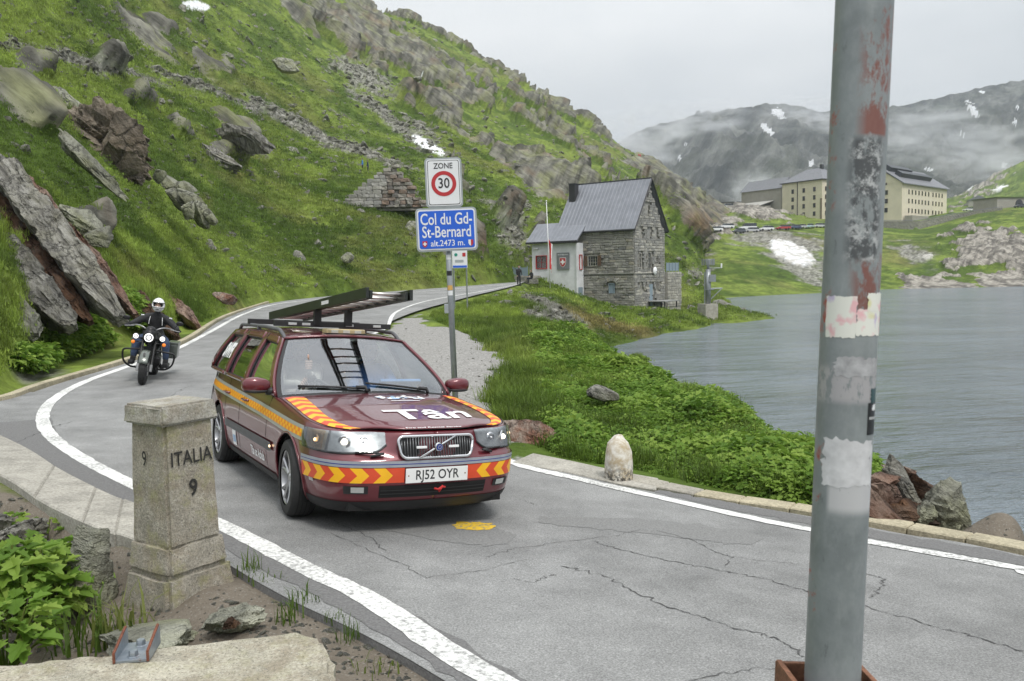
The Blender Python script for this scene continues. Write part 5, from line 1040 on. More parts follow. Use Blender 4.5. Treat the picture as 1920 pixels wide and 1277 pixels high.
def glass_mat(name, tint, refl=1.0, ior=1.5, base=.03):
    m_ = bpy.data.materials.new(name); m_.use_nodes = True; t = m_.node_tree; t.nodes.clear()
    o_ = t.nodes.new('ShaderNodeOutputMaterial'); a = t.nodes.new('ShaderNodeBsdfTransparent'); a.inputs[0].default_value = tint + (1,)
    g = t.nodes.new('ShaderNodeBsdfGlossy'); g.inputs['Roughness'].default_value = .015; g.inputs[0].default_value = (.95, .97, 1, 1); f_ = t.nodes.new('ShaderNodeFresnel'); f_.inputs[0].default_value = ior
    mu = t.nodes.new('ShaderNodeMath'); mu.operation = 'MULTIPLY_ADD'; mu.inputs[1].default_value = refl; mu.inputs[2].default_value = base; mu.use_clamp = True
    mi = t.nodes.new('ShaderNodeMixShader'); t.links.new(f_.outputs[0], mu.inputs[0]); t.links.new(mu.outputs[0], mi.inputs[0]); t.links.new(a.outputs[0], mi.inputs[1]); t.links.new(g.outputs[0], mi.inputs[2]); t.links.new(mi.outputs[0], o_.inputs[0]); return m_
M_WIND = glass_mat('windscreen_glass', (.84, .88, .86), 1.3, 1.5, .15); M_SIDEG = glass_mat('tinted_side_glass', (.13, .15, .145), .8, 1.5, .02); M_LENS = glass_mat('clear_lens', (.86, .88, .88), 1.6, 1.5)
# ---- body surface functions (x forward, y to the car's left, z up; front axle at the origin)
PLAN = [(.945, 0), (.94, .2), (.915, .42), (.86, .62), (.77, .745), (.63, .825), (.45, .868), (.2, .888), (-.3, .897), (-1., .902), (-2., .902), (-2.8, .895), (-3.25, .875), (-3.52, .83), (-3.68, .72), (-3.755, .5), (-3.775, 0)]
_pl = catmull(PLAN, 24); _ds = np.r_[0, np.cumsum(np.linalg.norm(np.diff(_pl, axis=0), axis=1))]; _nt = np.gradient(_pl, axis=0); _nt /= np.linalg.norm(_nt, axis=1)[:, None]; _pn = np.stack([_nt[:, 1], -_nt[:, 0]], 1)
if _pn[len(_pn) // 2][1] < 0: _pn = -_pn
SMAX = _ds[-1]
SIDEP = np.array([(.17, .10), (.22, .055), (.30, .028), (.42, .010), (.55, 0), (.68, .004), (.76, .012), (.84, .030), (.90, .055), (1.0, .07)])
FRONTP = np.array([(.17, .14), (.22, .075), (.28, .035), (.38, .006), (.46, 0), (.572, 0), (.580, .022), (.62, .062), (.68, .10), (.76, .155), (.82, .24)])
REARP = np.array([(.17, .1), (.25, .03), (.35, .0), (.56, 0), (.58, .04), (.7, .06), (1.0, .10)])
ZT = np.array([(.95, .785), (.8, .785), (.6, .797), (.3, .828), (0, .862), (-.4, .900), (-.8, .922), (-2, .945), (-3, .962), (-3.5, .975), (-3.8, .99)])
def ztop(x): return float(np.interp(x, ZT[::-1, 0], ZT[::-1, 1]))
def shell(s, z, off=0.0, side=1):
    x = np.interp(s, _ds, _pl[:, 0]); y = np.interp(s, _ds, _pl[:, 1]); nx = np.interp(s, _ds, _pn[:, 0]); ny = np.interp(s, _ds, _pn[:, 1])
    wf = max(nx, 0) ** 1.3; wr = max(-nx, 0) ** 1.3; ws = max(1 - wf - wr, 0)
    fi = np.interp(z, FRONTP[:, 0], FRONTP[:, 1])
    if z > .58: fi = fi * (1 - .72 * math.exp(-(y / .40) ** 4))
    d = wf * fi + wr * np.interp(z, REARP[:, 0], REARP[:, 1]) + ws * np.interp(z, SIDEP[:, 0], SIDEP[:, 1])
    # fender swell over the wheels
    for wx in (0.0, -2.755): d -= .012 * math.exp(-((x - wx) / .42) ** 2) * math.exp(-((z - .55) / .25) ** 2) * ws
    d -= off
    return (x - nx * d, side * (y - ny * d), z)
def s_of_x(x): return float(np.interp(-x, -_pl[:, 0], _ds))
def s_of_y(y): # front half
    k = np.argmax(_pl[:, 1]); return float(np.interp(y, _pl[:k, 1], _ds[:k]))
def patch(name, s0, s1, z0, z1, off, m, parent, side=1, ns=24, nz=4, smooth=True, **k):
    f0 = z0 if callable(z0) else (lambda s: z0); f1 = z1 if callable(z1) else (lambda s: z1)
    G = [[shell(s, f0(s) + (f1(s) - f0(s)) * j / nz, off, side) for s in np.linspace(s0, s1, ns + 1)] for j in range(nz + 1)]
    return link(name, MB().grid(G, flip=(side < 0)), m, parent, smooth=smooth, **k)
CAR = empty('estate_car', (0, 0, 0), label='dark red estate car with chevron stripes, number plate and a ladder on its roof', cat='car')
CM = Matrix(((.4978, .8652, .0602, -1.0973), (-.8671, .4950, .0558, 7.2506), (.0185, -.0800, .9966, .0091), (0, 0, 0, 1)))
CAR.matrix_world = CM
# ---- lower shell with wheel arches
AR = .355
def build_shell():
    b_ = bmesh.new(); NS, NZ = 230, 34; V = {}
    for side in (1, -1):
        for i in range(NS + 1):
            s = SMAX * i / NS; x0 = float(np.interp(s, _ds, _pl[:, 0])); zt = ztop(x0)
            for j in range(NZ + 1):
                z = .17 + (zt - .17) * j / NZ
                V[(side, i, j)] = b_.verts.new(shell(s, z, 0, side))
        for i in range(NS):
            for j in range(NZ):
                q = [V[(side, i, j)], V[(side, i + 1, j)], V[(side, i + 1, j + 1)], V[(side, i, j + 1)]]
                b_.faces.new(q if side > 0 else q[::-1])
    for wx in (0., -2.755):
        kill = []
        for f in b_.faces:
            if all(math.hypot(v.co.x - wx, v.co.z - .325) < AR for v in f.verts) and abs(f.calc_center_median().y) > .6: kill.append(f)
        bmesh.ops.delete(b_, geom=kill, context='FACES')
        for v in b_.verts:
            d = math.hypot(v.co.x - wx, v.co.z - .325)
            if d < AR + .0 and abs(v.co.y) > .6 and v.is_boundary and v.co.z > .18:
                k = AR / max(d, 1e-4); v.co.x = wx + (v.co.x - wx) * k; v.co.z = .325 + (v.co.z - .325) * k
    bmesh.ops.remove_doubles(b_, verts=b_.verts, dist=1e-4)
    m_ = bpy.data.meshes.new('body'); b_.to_mesh(m_); b_.free(); return m_
BODY = link('body', build_shell(), M_RED, CAR, smooth=True)
md = BODY.modifiers.new('skin', 'SOLIDIFY'); md.thickness = .012; md.offset = -1
# wheel wells and underside
for wx in (0., -2.755):
    for sd_ in (1, -1):
        b = MB(); b.lathe([(AR - .002, .86 * sd_), (AR - .002, .45 * sd_), (.05, .45 * sd_)], 26, 'y', (wx, 0, .325), R(-25), R(205)); link('wheel_well', b, M_WELL, CAR, smooth=40)
        b = MB(); pts = [(wx + (AR + .004) * math.cos(a), 0, .325 + (AR + .004) * math.sin(a)) for a in np.linspace(R(-20), R(200), 30)]
        pp = []
        for p in pts:
            s = s_of_x(p[0]); q = shell(s, min(max(p[2], .19), ztop(p[0])), .002, sd_); pp.append((p[0], q[1], p[2]))
        b.tube(pp, .010, 6); link('arch_lip', b, M_RED, CAR, smooth=True)
b = MB(); b.box((-1.4, 0, .235), (3.9, 1.5, .05)); b.box((-3.3, 0, .3), (.7, 1.4, .1)); b.box((.45, 0, .22), (.7, 1.3, .06)); link('underside', b, M_WELL, CAR)
b = MB(); b.box((-1.38, 0, .5), (1.9, 1.62, .03)); b.box((.0, 0, .55), (1.3, 1.1, .4)); b.box((-3.1, 0, .6), (1.0, 1.0, .3)); link('floor_pan', b, M_WELL, CAR)
# ---- bonnet: a patch spanned between the shoulder lines, the nose edge and the cowl
SC_ = s_of_y(.66); SB = s_of_x(-.60)
def edge_pt(s, side): return np.array(shell(s, ztop(float(np.interp(s, _ds, _pl[:, 0]))), 0, side))
CRN = np.array([(0, .012), (.25, .045), (.6, .060), (1, .055)])
def bonnet(u, v, off=0.0):
    """u 0 at the nose to 1 at the cowl, v -1 (right) to 1 (left)"""
    sd_ = 1 if v >= 0 else -1
    fr = edge_pt(SC_ * abs(v), sd_) if abs(v) > 1e-6 else edge_pt(0, 1)
    co = np.array((-.34 - .26 * v * v, .80 * v * 1.0, .935))
    eL = edge_pt(SC_ + (SB - SC_) * u, 1); eR = edge_pt(SC_ + (SB - SC_) * u, -1); co[1] = v * edge_pt(SB, 1)[1]; co[2] = ztop(-.6)
    f0 = edge_pt(SC_, -1); f1 = edge_pt(SC_, 1); c0 = edge_pt(SB, -1); c1 = edge_pt(SB, 1); w = (v + 1) / 2
    P = (1 - u) * fr + u * co + (1 - w) * eR + w * eL - ((1 - u) * (1 - w) * f0 + (1 - u) * w * f1 + u * (1 - w) * c0 + u * w * c1)
    c_ = np.interp(u, CRN[:, 0], CRN[:, 1]) * (1 - v * v) + .012 * math.exp(-((abs(v) - .52) / .16) ** 2) * math.sin(math.pi * min(1, u * 1.05))
    P[2] += c_ + off; return tuple(P)
G = [[bonnet(u, v) for v in np.linspace(-1, 1, 61)] for u in np.linspace(0, 1, 41)]
BON = link('bonnet', MB().grid(G), M_RED, CAR, smooth=True)
md = BON.modifiers.new('skin', 'SOLIDIFY'); md.thickness = .01; md.offset = -1
# shut line round the bonnet
b = MB(); b.tube([bonnet(u, -.985, -.001) for u in np.linspace(.0, 1, 24)], .004, 5); b.tube([bonnet(u, .985, -.001) for u in np.linspace(.0, 1, 24)], .004, 5); b.tube([bonnet(.03 + .16 * (abs(v)) ** 3 * 0, v, .0005) for v in np.linspace(-.98, .98, 40)], .0035, 5); link('bonnet_gap', b, M_WELL, CAR)
# ---- cabin
XA = [(-.62, -1.27), (-.74, -1.37), (-1.70, -1.77), (-1.79, -1.86), (-2.62, -2.60), (-2.72, -2.70), (-3.52, -3.28), (-3.70, -3.42)]
def roofz(x): return float(np.interp(-x, [1.2, 1.5, 2.0, 2.8, 3.3, 3.5], [1.388, 1.418, 1.440, 1.444, 1.428, 1.412]))
def cab(x, t, side=1, off=0.0):
    t = max(t, 0.0)
    zb = ztop(x); zr = roofz(x); yb = .842 - .05 * max(0, (-x - 3.2) / .5) ** 2 - .035 * max(0, (x + .9) / .4) ** 2; yr = .600 - .02 * max(0, (-x - 3.0) / .5)
    y = yb + (yr - yb) * t ** 1.18 + .012 * math.sin(math.pi * t); z = zb + (zr - zb) * (t - .035 * t * t + .035 * t) if t < 1 else zr
    return (x, side * (y + off), z)
def colx(k, t): return XA[k][0] + (XA[k][1] - XA[k][0]) * t
def cabstrip(k0, k1, t0, t1, side, off=0.0, nx=8, nt=10, dx0=0.0, dx1=0.0):
    G = []
    for t in np.linspace(t0, t1, nt + 1):
        xa, xb = colx(k0, t) + dx0, colx(k1, t) + dx1
        G.append([cab(xa + (xb - xa) * i / nx, t, side, off) for i in range(nx + 1)])
    return G
WT0, WT1 = .06, .87
for sd_ in (1, -1):
    b = MB()
    for k0, k1 in ((0, 1), (2, 3), (4, 5), (6, 7)): b.grid(cabstrip(k0, k1, 0, 1, sd_), flip=(sd_ > 0))
    for k0, k1 in ((1, 2), (3, 4), (5, 6)):
        b.grid(cabstrip(k0, k1, 0, WT0, sd_, nt=2), flip=(sd_ > 0)); b.grid(cabstrip(k0, k1, WT1, 1, sd_, nt=3), flip=(sd_ > 0))
    o = link('side_frame', b, M_RED, CAR, smooth=40); md = o.modifiers.new('skin', 'SOLIDIFY'); md.thickness = .03; md.offset = -1 if sd_ < 0 else -1
    for nm, k0, k1 in (('front_door_window', 1, 2), ('rear_door_window', 3, 4), ('cargo_window', 5, 6)):
        w = link(nm, MB().grid(cabstrip(k0, k1, WT0, WT1, sd_, -.008), flip=(sd_ > 0)), M_SIDEG, CAR, smooth=True)
        # rubber seal round the pane
        e = [cab(x, WT0, sd_, .001) for x in np.linspace(colx(k0, WT0), colx(k1, WT0), 8)] + [cab(colx(k1, t), t, sd_, .001) for t in np.linspace(WT0, WT1, 8)] + [cab(x, WT1, sd_, .001) for x in np.linspace(colx(k1, WT1), colx(k0, WT1), 8)] + [cab(colx(k0, t), t, sd_, .001) for t in np.linspace(WT1, WT0, 8)]
        link('seal', MB().tube(e, .007, 5), M_BLK, w)
# roof
G = []
for x in np.linspace(-1.27, -3.42, 36):
    y0, z0 = cab(x, 1)[1:]; G.append([(x + .09 * (1 - v * v) * max(0, 1 - (-x - 1.27) / .5), v * y0, z0 + .038 * (1 - abs(v) ** 2.2)) for v in np.linspace(-1, 1, 31)])
o = link('roof', MB().grid(G, flip=True), M_RED, CAR, smooth=True); md = o.modifiers.new('skin', 'SOLIDIFY'); md.thickness = .02; md.offset = -1
# windscreen
def wind(u, v, off=0.0):
    """u 0 at the cowl to 1 at the roof, v -1..1"""
    x0, y0, z0 = cab(-.62, 0); x1, y1, z1 = cab(-1.27, 1); t = u
    xa, ya, za = cab(colx(0, t), t)
    x = xa + (.25 * (1 - u) + .09 * u) * (1 - v * v); z = za + (.055 * (1 - u) + .038 * u) * (1 - v * v) + .02 * math.sin(math.pi * u) * (1 - v * v)
    n_ = np.array((.56, 0, .83)) * off; return (x + n_[0], v * ya, z + n_[2])
G = [[wind(u, v) for v in np.linspace(-.955, .955, 41)] for u in np.linspace(.02, .985, 25)]
WS = link('windscreen', MB().grid(G), M_WIND, CAR, smooth=True)
for v0, v1 in ((-1.0, -.93), (.93, 1.0)):
    b = MB(); b.grid([[wind(u, v0 + (v1 - v0) * j / 3, -.002) for j in range(4)] for u in np.linspace(0, 1, 20)], flip=True)
    link('screen_pillar_trim', b, M_BLK, CAR, smooth=True)
b = MB(); b.grid([[wind(u, v, -.003) for v in np.linspace(-1, 1, 31)] for u in (0, .03, .06)], flip=True); b.grid([[wind(u, v, -.003) for v in np.linspace(-1, 1, 31)] for u in (.975, .99, 1.0)], flip=True)
link('screen_border', b, M_BLK, CAR, smooth=True)
b = MB(); b.grid([[tuple(np.array(wind(0, v)) * (1 - w) + np.array(bonnet(1, v)) * w + np.array((0, 0, -.012 * math.sin(math.pi * w)))) for v in np.linspace(-1, 1, 31)] for w in np.linspace(0, 1, 5)]); link('cowl', b, M_BLK, CAR, smooth=True)
for c_, tip in (((-.42, -.10), (.10, -.80)), ((-.47, .52), (.06, -.10))):
    b = MB(); v0 = c_[1] / .8; pts = [wind(.035 + .01 * i, v0 + (tip[1] - v0) * i / 8, .016) for i in range(9)]; b.tube(pts, .011, 6); b.tube([wind(-.02, v0, .015), wind(.04, v0, .03), wind(.05, v0 - .1, .022)], .017, 6); link('wiper', b, M_BLK, CAR, smooth=True)
# tailgate
G = []
for u in np.linspace(0, 1, 16):
    xa, ya, za = cab(colx(7, u), u); G.append([(xa - .07 * (1 - v * v), v * ya, za + (.038 * u) * (1 - v * v)) for v in np.linspace(-1, 1, 21)])
TG = link('tailgate', MB().grid(G), M_RED, CAR, smooth=True)
G = []
for u in np.linspace(.12, .88, 10):
    xa, ya, za = cab(colx(7, u), u); G.append([(xa - .07 * (1 - v * v) - .012, v * ya, za) for v in np.linspace(-.82, .82, 15)])
link('rear_window', MB().grid(G), M_SIDEG, TG, smooth=True)
for sd_ in (1, -1): patch('tail_lamp', SMAX - 1.05, SMAX - .74, .60, .96, .006, plain('red_lens', (.3, .01, .01), .15, coat=1), CAR, sd_)
# ---- nose: grille, badge, lamps
def ngrid(y0, y1, z0, z1, off, ny=16, nz=6): return [[tuple(np.array(shell(s_of_y(abs(y)), z, off, 1 if y >= 0 else -1))) for y in np.linspace(y0, y1, ny + 1)] for z in np.linspace(z0, z1, nz + 1)]
GRL = empty('grille', (0, 0, 0)); GRL.parent = CAR
def rrect(w, h, r_, n=5):
    P = []
    for cx, cz, a0 in ((w - r_, h - r_, 0), (-w + r_, h - r_, 90), (-w + r_, -h + r_, 180), (w - r_, -h + r_, 270)):
        for k in range(n + 1): a = R(a0 + 90 * k / n); P.append((cx + r_ * math.cos(a), cz + r_ * math.sin(a)))
    return P
GX, GZ = .948, .672; M_GRB = plain('dull_grille_bar', (.16, .165, .17), .35, .6)
def gpt(y, dz, off=0.0): return (GX - .26 * y * y - .20 * dz + off, y, GZ + dz)
lp = [gpt(p[0] * (1.0 - .10 * (-p[1] / .082) * .5), p[1]) for p in rrect(.305, .080, .045)]
b = MB(); b.add([gpt(p[0] * .99, p[1] * .99, -.012) for p in rrect(.305, .08, .045)], [tuple(range(24))]); link('mesh_backing', b, M_BLK, GRL)
link('chrome_surround', MB().tube(lp + [lp[0]], .0125, 8), M_CHROME, GRL, smooth=True)
for k in range(27):
    y = -.286 + .572 * k / 26; hh = .072 if abs(y) < .262 else .05
    b = MB(); b.tube([gpt(y, -hh, -.004), gpt(y, hh, -.004)], .0042, 6); link('grille_bar', b, M_GRB, GRL, smooth=True)
b = MB(); b.tube([gpt(-.155, -.078, .008), gpt(.155, .078, .008)], .0095, 6); link('diagonal_bar', b, M_CHROME, GRL, smooth=True)
b = MB(); b.lathe([(.001, .030), (.030, .028), (.036, .018), (.036, 0)], 24, 'x', gpt(0, 0, .002)); bd = link('badge', b, M_CHROME, GRL, smooth=40)
b = MB(); b.lathe([(.001, .032), (.025, .0315)], 24, 'x', gpt(0, 0, .0025)); link('badge_disc', b, M_BLUE, GRL)
b = MB(); b.lathe([(.015, .0335), (.010, .0335)], 20, 'x', gpt(0, 0, .0025)); link('badge_ring', b, M_CHROME, GRL)
for sy in (-1, 1): b = MB(); b.box(gpt(sy * .135, 0, .006), (.012, .085, .018)); link('strobe', b, M_WHT, GRL, bev=.003)
# headlamps
def hz0(s): return .628 + .0 * s
for sd_ in (1, -1):
    s0, s1 = s_of_y(.40), s_of_x(.36)
    def hz1(s):
        x_ = float(np.interp(s, _ds, _pl[:, 0])); return min(ztop(x_) - .012, .778)
    def hz0(s): return .640 - .012 * math.sin(math.pi * (s - s0) / (s1 - s0)) + .05 * max(0, 1 - (s - s0) / .10) ** 2
    HL = patch('headlamp', s0, s1, hz0, hz1, .004, plain('lamp_reflector', (.33, .34, .35), .36, .7, var=.35, scale=18), CAR, sd_, 40, 8)
    patch('lamp_bezel', s0 - .008, s1 + .008, lambda s: hz0(min(max(s, s0), s1)) - .012, lambda s: hz0(min(max(s, s0), s1)) + .004, .007, M_BLK, HL, sd_, 40, 1)
    patch('lamp_divider', s0 + (s1 - s0) * .60, s0 + (s1 - s0) * .625, hz0, hz1, .008, M_GREYP, HL, sd_, 3, 6)
    patch('lamp_divider', s0 + (s1 - s0) * .93, s1, hz0, hz1, .008, M_GREYP, HL, sd_, 3, 6)
    for fr, rr, mm in ((.22, .046, M_ALU), (.43, .052, M_LIT), (.75, .036, M_LITW)):
        s = s0 + (s1 - s0) * fr; c = np.array(shell(s, .702, .006, sd_)); c2 = np.array(shell(s, .702, .03, sd_)); n_ = Vector(c2 - c).normalized()
        b = MB(); b.lathe([(rr, 0), (rr * .86, .012), (rr * .55, .004), (.001, .002)], 18, 'z'); me = b.mesh('bulb'); me.transform(n_.to_track_quat('Z', 'Y').to_matrix().to_4x4()); me.transform(Matrix.Translation(Vector(c)))
        link('lamp_bowl', me, M_CHROME, HL, smooth=True)
        b = MB(); b.ball(c + np.array(n_) * .012, rr * (.42 if mm is not M_ALU else .3)); link('bulb', b, mm, HL, smooth=True)
    patch('lamp_glass', s0, s1, hz0, hz1, .026, M_LENS, HL, sd_, 40, 8)
    patch('indicator_lens', s0 + (s1 - s0) * .64, s0 + (s1 - s0) * .90, hz0, hz1, .0255, glass_mat('pale_amber_glass', (.95, .72, .45), .6), HL, sd_, 14, 6)
    # headlamp wiper
    b = MB(); q0 = np.array(shell(s0 + .12, .605, .02, sd_)); q1 = np.array(shell(s0 + .02, .628, .035, sd_)); q2 = np.array(shell(s0 + .34, .640, .035, sd_)); b.tube([q0, .5 * (q0 + q1), q1 + np.array((0, 0, .0))], .010, 6); b.tube([q1 * .3 + q2 * .7 - np.array((0, 0, .004)), q1], .007, 6); link('lamp_wiper', b, M_BLK, CAR, smooth=True)
# ---- bumper: silver rubbing strip, chevrons, lower intake, black lip, fog lamps
SE = s_of_x(.36)
for sd_ in (1, -1):
    patch('bumper_strip', 0, SE, .525, .572, .007, plain('silver_strip', (.36, .38, .42), .4, .3), CAR, sd_, 50, 4); patch('bumper_strip_groove', .0, SE - .01, .545, .551, .0085, M_BLUE, CAR, sd_, 50, 1)
    patch('bumper_lip', 0, SE, .172, .262, .005, M_BLK, CAR, sd_, 50, 4); patch('lower_intake', 0, s_of_y(.45), .292, .388, .004, M_WELL, CAR, sd_, 24, 3)
    for z in (.318, .345): patch('intake_bar', 0, s_of_y(.44), z, z + .008, .008, M_BLK, CAR, sd_, 24, 1)
    F_ = patch('fog_lamp', s_of_y(.53), s_of_y(.70), .325, .385, .006, M_BLK, CAR, sd_, 10, 3); patch('fog_lens', s_of_y(.56), s_of_y(.65), .335, .378, .010, plain('fog_glass', (.55, .57, .55), .15, .4), F_, sd_, 10, 3)
    patch('washer_cap', s_of_x(.55), s_of_x(.49), .385, .41, .009, M_SIL, CAR, sd_, 4, 2)
    # chevrons pointing at the plate
    z0, z1 = .408, .520; s = s_of_y(.265); w = .088; tip = .058; k = 0
    while s + w + tip < SE + .02:
        def cs(a, t): return min(max(a - tip * (1 - abs(2 * t - 1)) * 1.0 + tip, s_of_y(.262)), SE)
        G = [[shell(cs(s + w * i / 4, j / 8) - 0, z0 + (z1 - z0) * j / 8, .0045, sd_) for i in range(5)] for j in range(9)]
        link('chevron', MB().grid(G, flip=(sd_ < 0)), M_ORG if k % 2 == 0 else M_YEL, CAR, smooth=True); s += w; k += 1
    patch('chevron', s_of_y(.262), s_of_y(.34), z0, z1, .0035, M_ORG, CAR, sd_, 6, 3); patch('chevron', SE - .07, SE, z0, z1, .0035, M_ORG, CAR, sd_, 6, 3)
# number plate
PL = link('number_plate', MB().box((.955, 0, .4595), (.008, .52, .111)), M_PLATE, CAR, bev=.003)
me = text_mesh('RJ52 OYR', .102, .0012, squeeze=.86); map_mesh(me, lambda a, b_, c: Vector((.9598, a, .4595 + b_))); link('plate_text', me, M_INK, PL)
for sy in (-.237, .237): b = MB(); b.lathe([(.006, .96), (.001, .9615)], 8, 'x', (0, sy, .4595)); link('screw', b, plain('rust', (.2, .09, .03), .8), PL)
b = MB(); b.tube([(.952, -.02, .352), (.965, .01, .345), (.962, .04, .362), (.955, .07, .358)], .009, 6); b.tube([(.955, .02, .325), (.968, .03, .35), (.955, .05, .37)], .008, 6); link('tow_strap', b, plain('red_strap', (.45, .02, .02), .7), CAR, smooth=True)
# ---- lettering on the bonnet
def bon_xy(cu, cv, su, sv_):
    return lambda a, b_, c: Vector(bonnet(cu + b_ * su, cv + a * sv_, .0055 + c))
me = text_mesh('Tân', .46, .010, squeeze=1.0); map_mesh(me, bon_xy(.36, .13, .62, 1.18), .02); link('bonnet_lettering', me, M_WHT, BON)
me = text_mesh('Fire and Rescue Service', .05, .001); map_mesh(me, bon_xy(.075, .0, .9, 1.35), .05); link('small_lettering', me, M_WHT, BON)
# wavy crowded emblem of blue and white dots above the lettering
rr_ = np.random.RandomState(4); M_DOT = [M_WHT, plain('pale_blue_vinyl', (.35, .50, .70), .5), plain('teal_vinyl', (.12, .25, .35), .5)]
for k in range(64):
    a = -0.26 + .52 * rr_.rand(); h = .05 * math.sin(a * 26) * .35 + .035 * rr_.normal() * .6; r_ = .010 + .012 * rr_.rand()
    b = MB(); pts = [bonnet(.80 + (h + r_ * .8 * math.sin(q)), .10 + a + r_ * 1.25 * math.cos(q), .0045 + .0002 * (k % 5)) for q in np.linspace(0, 2 * math.pi, 9)[:-1]]; b.add(pts, [tuple(range(8))]); link('emblem_dot', b, M_DOT[k % 3 if k % 2 else 0], BON)
b = MB(); b.grid([[bonnet(.70 + du, v, .0045) for v in np.linspace(-.05, .26, 10)] for du in (0, .014)]); link('emblem_underline', b, M_WHT, BON)
# chevrons along the bonnet edges
for sd_ in (1, -1):
    n = 17
    for k in range(n):
        def ce(i, t):
            f = (k + i) / n; u = .02 + .93 * f - .045 * abs(2 * t - 1) + .02; vo = .955; vi = .80 - .02 * f
            u = min(max(u, .015), .965); return bonnet(u, sd_ * (vi + (vo - vi) * t), .0045)
        b = MB().grid([[ce(i, t) for t in np.linspace(0, 1, 7)] for i in (0, .5, 1)], flip=(sd_ > 0)); link('chevron', b, M_YEL if k % 2 else M_ORG, BON, smooth=True)
# ---- sides: reflective band, rubbing strip, doors, lettering
def bz(s): # band centre height
    x_ = float(np.interp(s, _ds, _pl[:, 0])); return float(np.interp(-x_, [-.5, 0, 1, 2.5, 3.6], [.715, .735, .775, .815, .845]))
for sd_ in (1, -1):
    sa, sb = s_of_x(.34), s_of_x(-3.62)
    patch('silver_band', sa, sb, lambda s: bz(s) - .058, lambda s: bz(s) + .058, .0035, M_SIL, CAR, sd_, 90, 2)
    n = 84
    for row in range(2):
        b = MB()
        for k in range(n):
            if (k + row) % 2: continue
            u0, u1 = sa + .01 + (sb - sa - .01) * k / n, sa + .01 + (sb - sa - .01) * (k + 1) / n
            b.grid([[shell(u, bz(u) + (-.030 if row == 0 else .0) + .030 * j, .0055, sd_) for u in (u0, u1)] for j in (0, 1)], flip=(sd_ < 0))
        link('check_row', b, M_ORN, CAR, kind='stuff')
    patch('orange_band', sa + .01, sb, lambda s: bz(s) - .030, lambda s: bz(s) + .030, .0045, M_YEL, CAR, sd_, 90, 2)
    patch('rubbing_strip', s_of_x(-.48), s_of_x(-2.36), .455, .535, .014, M_GREYP, CAR, sd_, 50, 3); patch('sill_trim', s_of_x(-.42), s_of_x(-2.34), .178, .262, .008, M_BLK, CAR, sd_, 50, 3)
    for xs in (-.70, -1.77, -2.42):
        b = MB(); zz_ = np.linspace(.27, ztop(xs) - .005, 16); b.tube([shell(s_of_x(xs + (.12 * max(0, .62 - z) if xs < -2.3 else 0)), z, -.001, sd_) for z in zz_], .0035, 5); link('door_gap', b, M_WELL, CAR)
    for xs in (-1.56, -2.40):
        q = [shell(s_of_x(xs + dx), .80, o_, sd_) for dx, o_ in ((.13, .004), (.10, .03), (-.04, .03), (-.07, .004))]; link('door_handle', MB().tube(q, .012, 6), M_RED, CAR, smooth=True)
    b = MB(); b.ball(shell(s_of_x(-.50), .50, .016, sd_), (.02, .008, .012)); link('side_repeater', b, M_LITW if sd_ < 0 else M_AMB, CAR, smooth=True)
    patch('mud_flap', s_of_x(-.40), s_of_x(-.37), .10, .22, -.03, M_BLK, CAR, sd_, 2, 2)
for nm, tx, sz, x0, z0 in (('door_lettering', 'Tân ac Achub', .115, -1.02, .36),):
    me = text_mesh(tx, sz, .003, squeeze=.78); map_mesh(me, lambda a, b_, c: Vector(shell(s_of_x(x0 + a), z0 + b_, .005, -1)), .04); link(nm, me, M_WHT, CAR)
patch('door_sticker', s_of_x(-1.90), s_of_x(-2.06), .30, .45, .005, M_WHT, CAR, -1, 6, 4); patch('door_sticker_print', s_of_x(-1.92), s_of_x(-2.04), .33, .40, .0065, M_DOT[1], CAR, -1, 6, 4)
me = text_mesh('SWFD', .20, .012, squeeze=.92)
def on_glass(a, b_, c):
    t = .50 + b_ / .46; x_ = -3.02 + a; return Vector(cab(x_, min(max(t, .08), .86), -1, .001))
map_mesh(me, on_glass, .04); link('window_lettering', me, M_WHT, CAR)
# ---- mirrors
for sd_ in (1, -1):
    b = bmesh.new(); bmesh.ops.create_cube(b, size=1); bmesh.ops.subdivide_edges(b, edges=b.edges, cuts=5, use_grid_fill=True)
    for v in b.verts:
        p = v.co * 2; n_ = Vector(p); l4 = (abs(p.x) ** 3.0 + abs(p.y) ** 3.0 + abs(p.z) ** 3.0) ** (1 / 3.0); p = p / l4
        w = 1 - .28 * max(0, p.y * sd_ * -1 + .2) * 0; x_ = p.x * .075; x_ = x_ if x_ > 0 else x_ * .55
        v.co = Vector((x_ - .02 * abs(p.y), p.y * .125, p.z * .072 * (1 - .25 * max(0, -p.y * sd_)))) + Vector((-.74, sd_ * .985, 1.005))
    me = bpy.data.meshes.new('mirror'); b.to_mesh(me); b.free(); MI = link('door_mirror', me, M_RED, CAR, smooth=True)
    b = MB(); b.ball((-.735, sd_ * .985, .955), (.07, .115, .022)); b.tube([(-.73, sd_ * .80, .945), (-.735, sd_ * .90, .955)], .035, 8); link('mirror_base', b, M_BLK, MI, smooth=True)
    b = MB(); b.add([(-.80, sd_ * (.985 + .10 * math.cos(a)), 1.005 + .055 * math.sin(a)) for a in np.linspace(0, 6.283, 17)[:-1]], [tuple(range(16))]); link('mirror_glass', b, M_CHROME, MI)
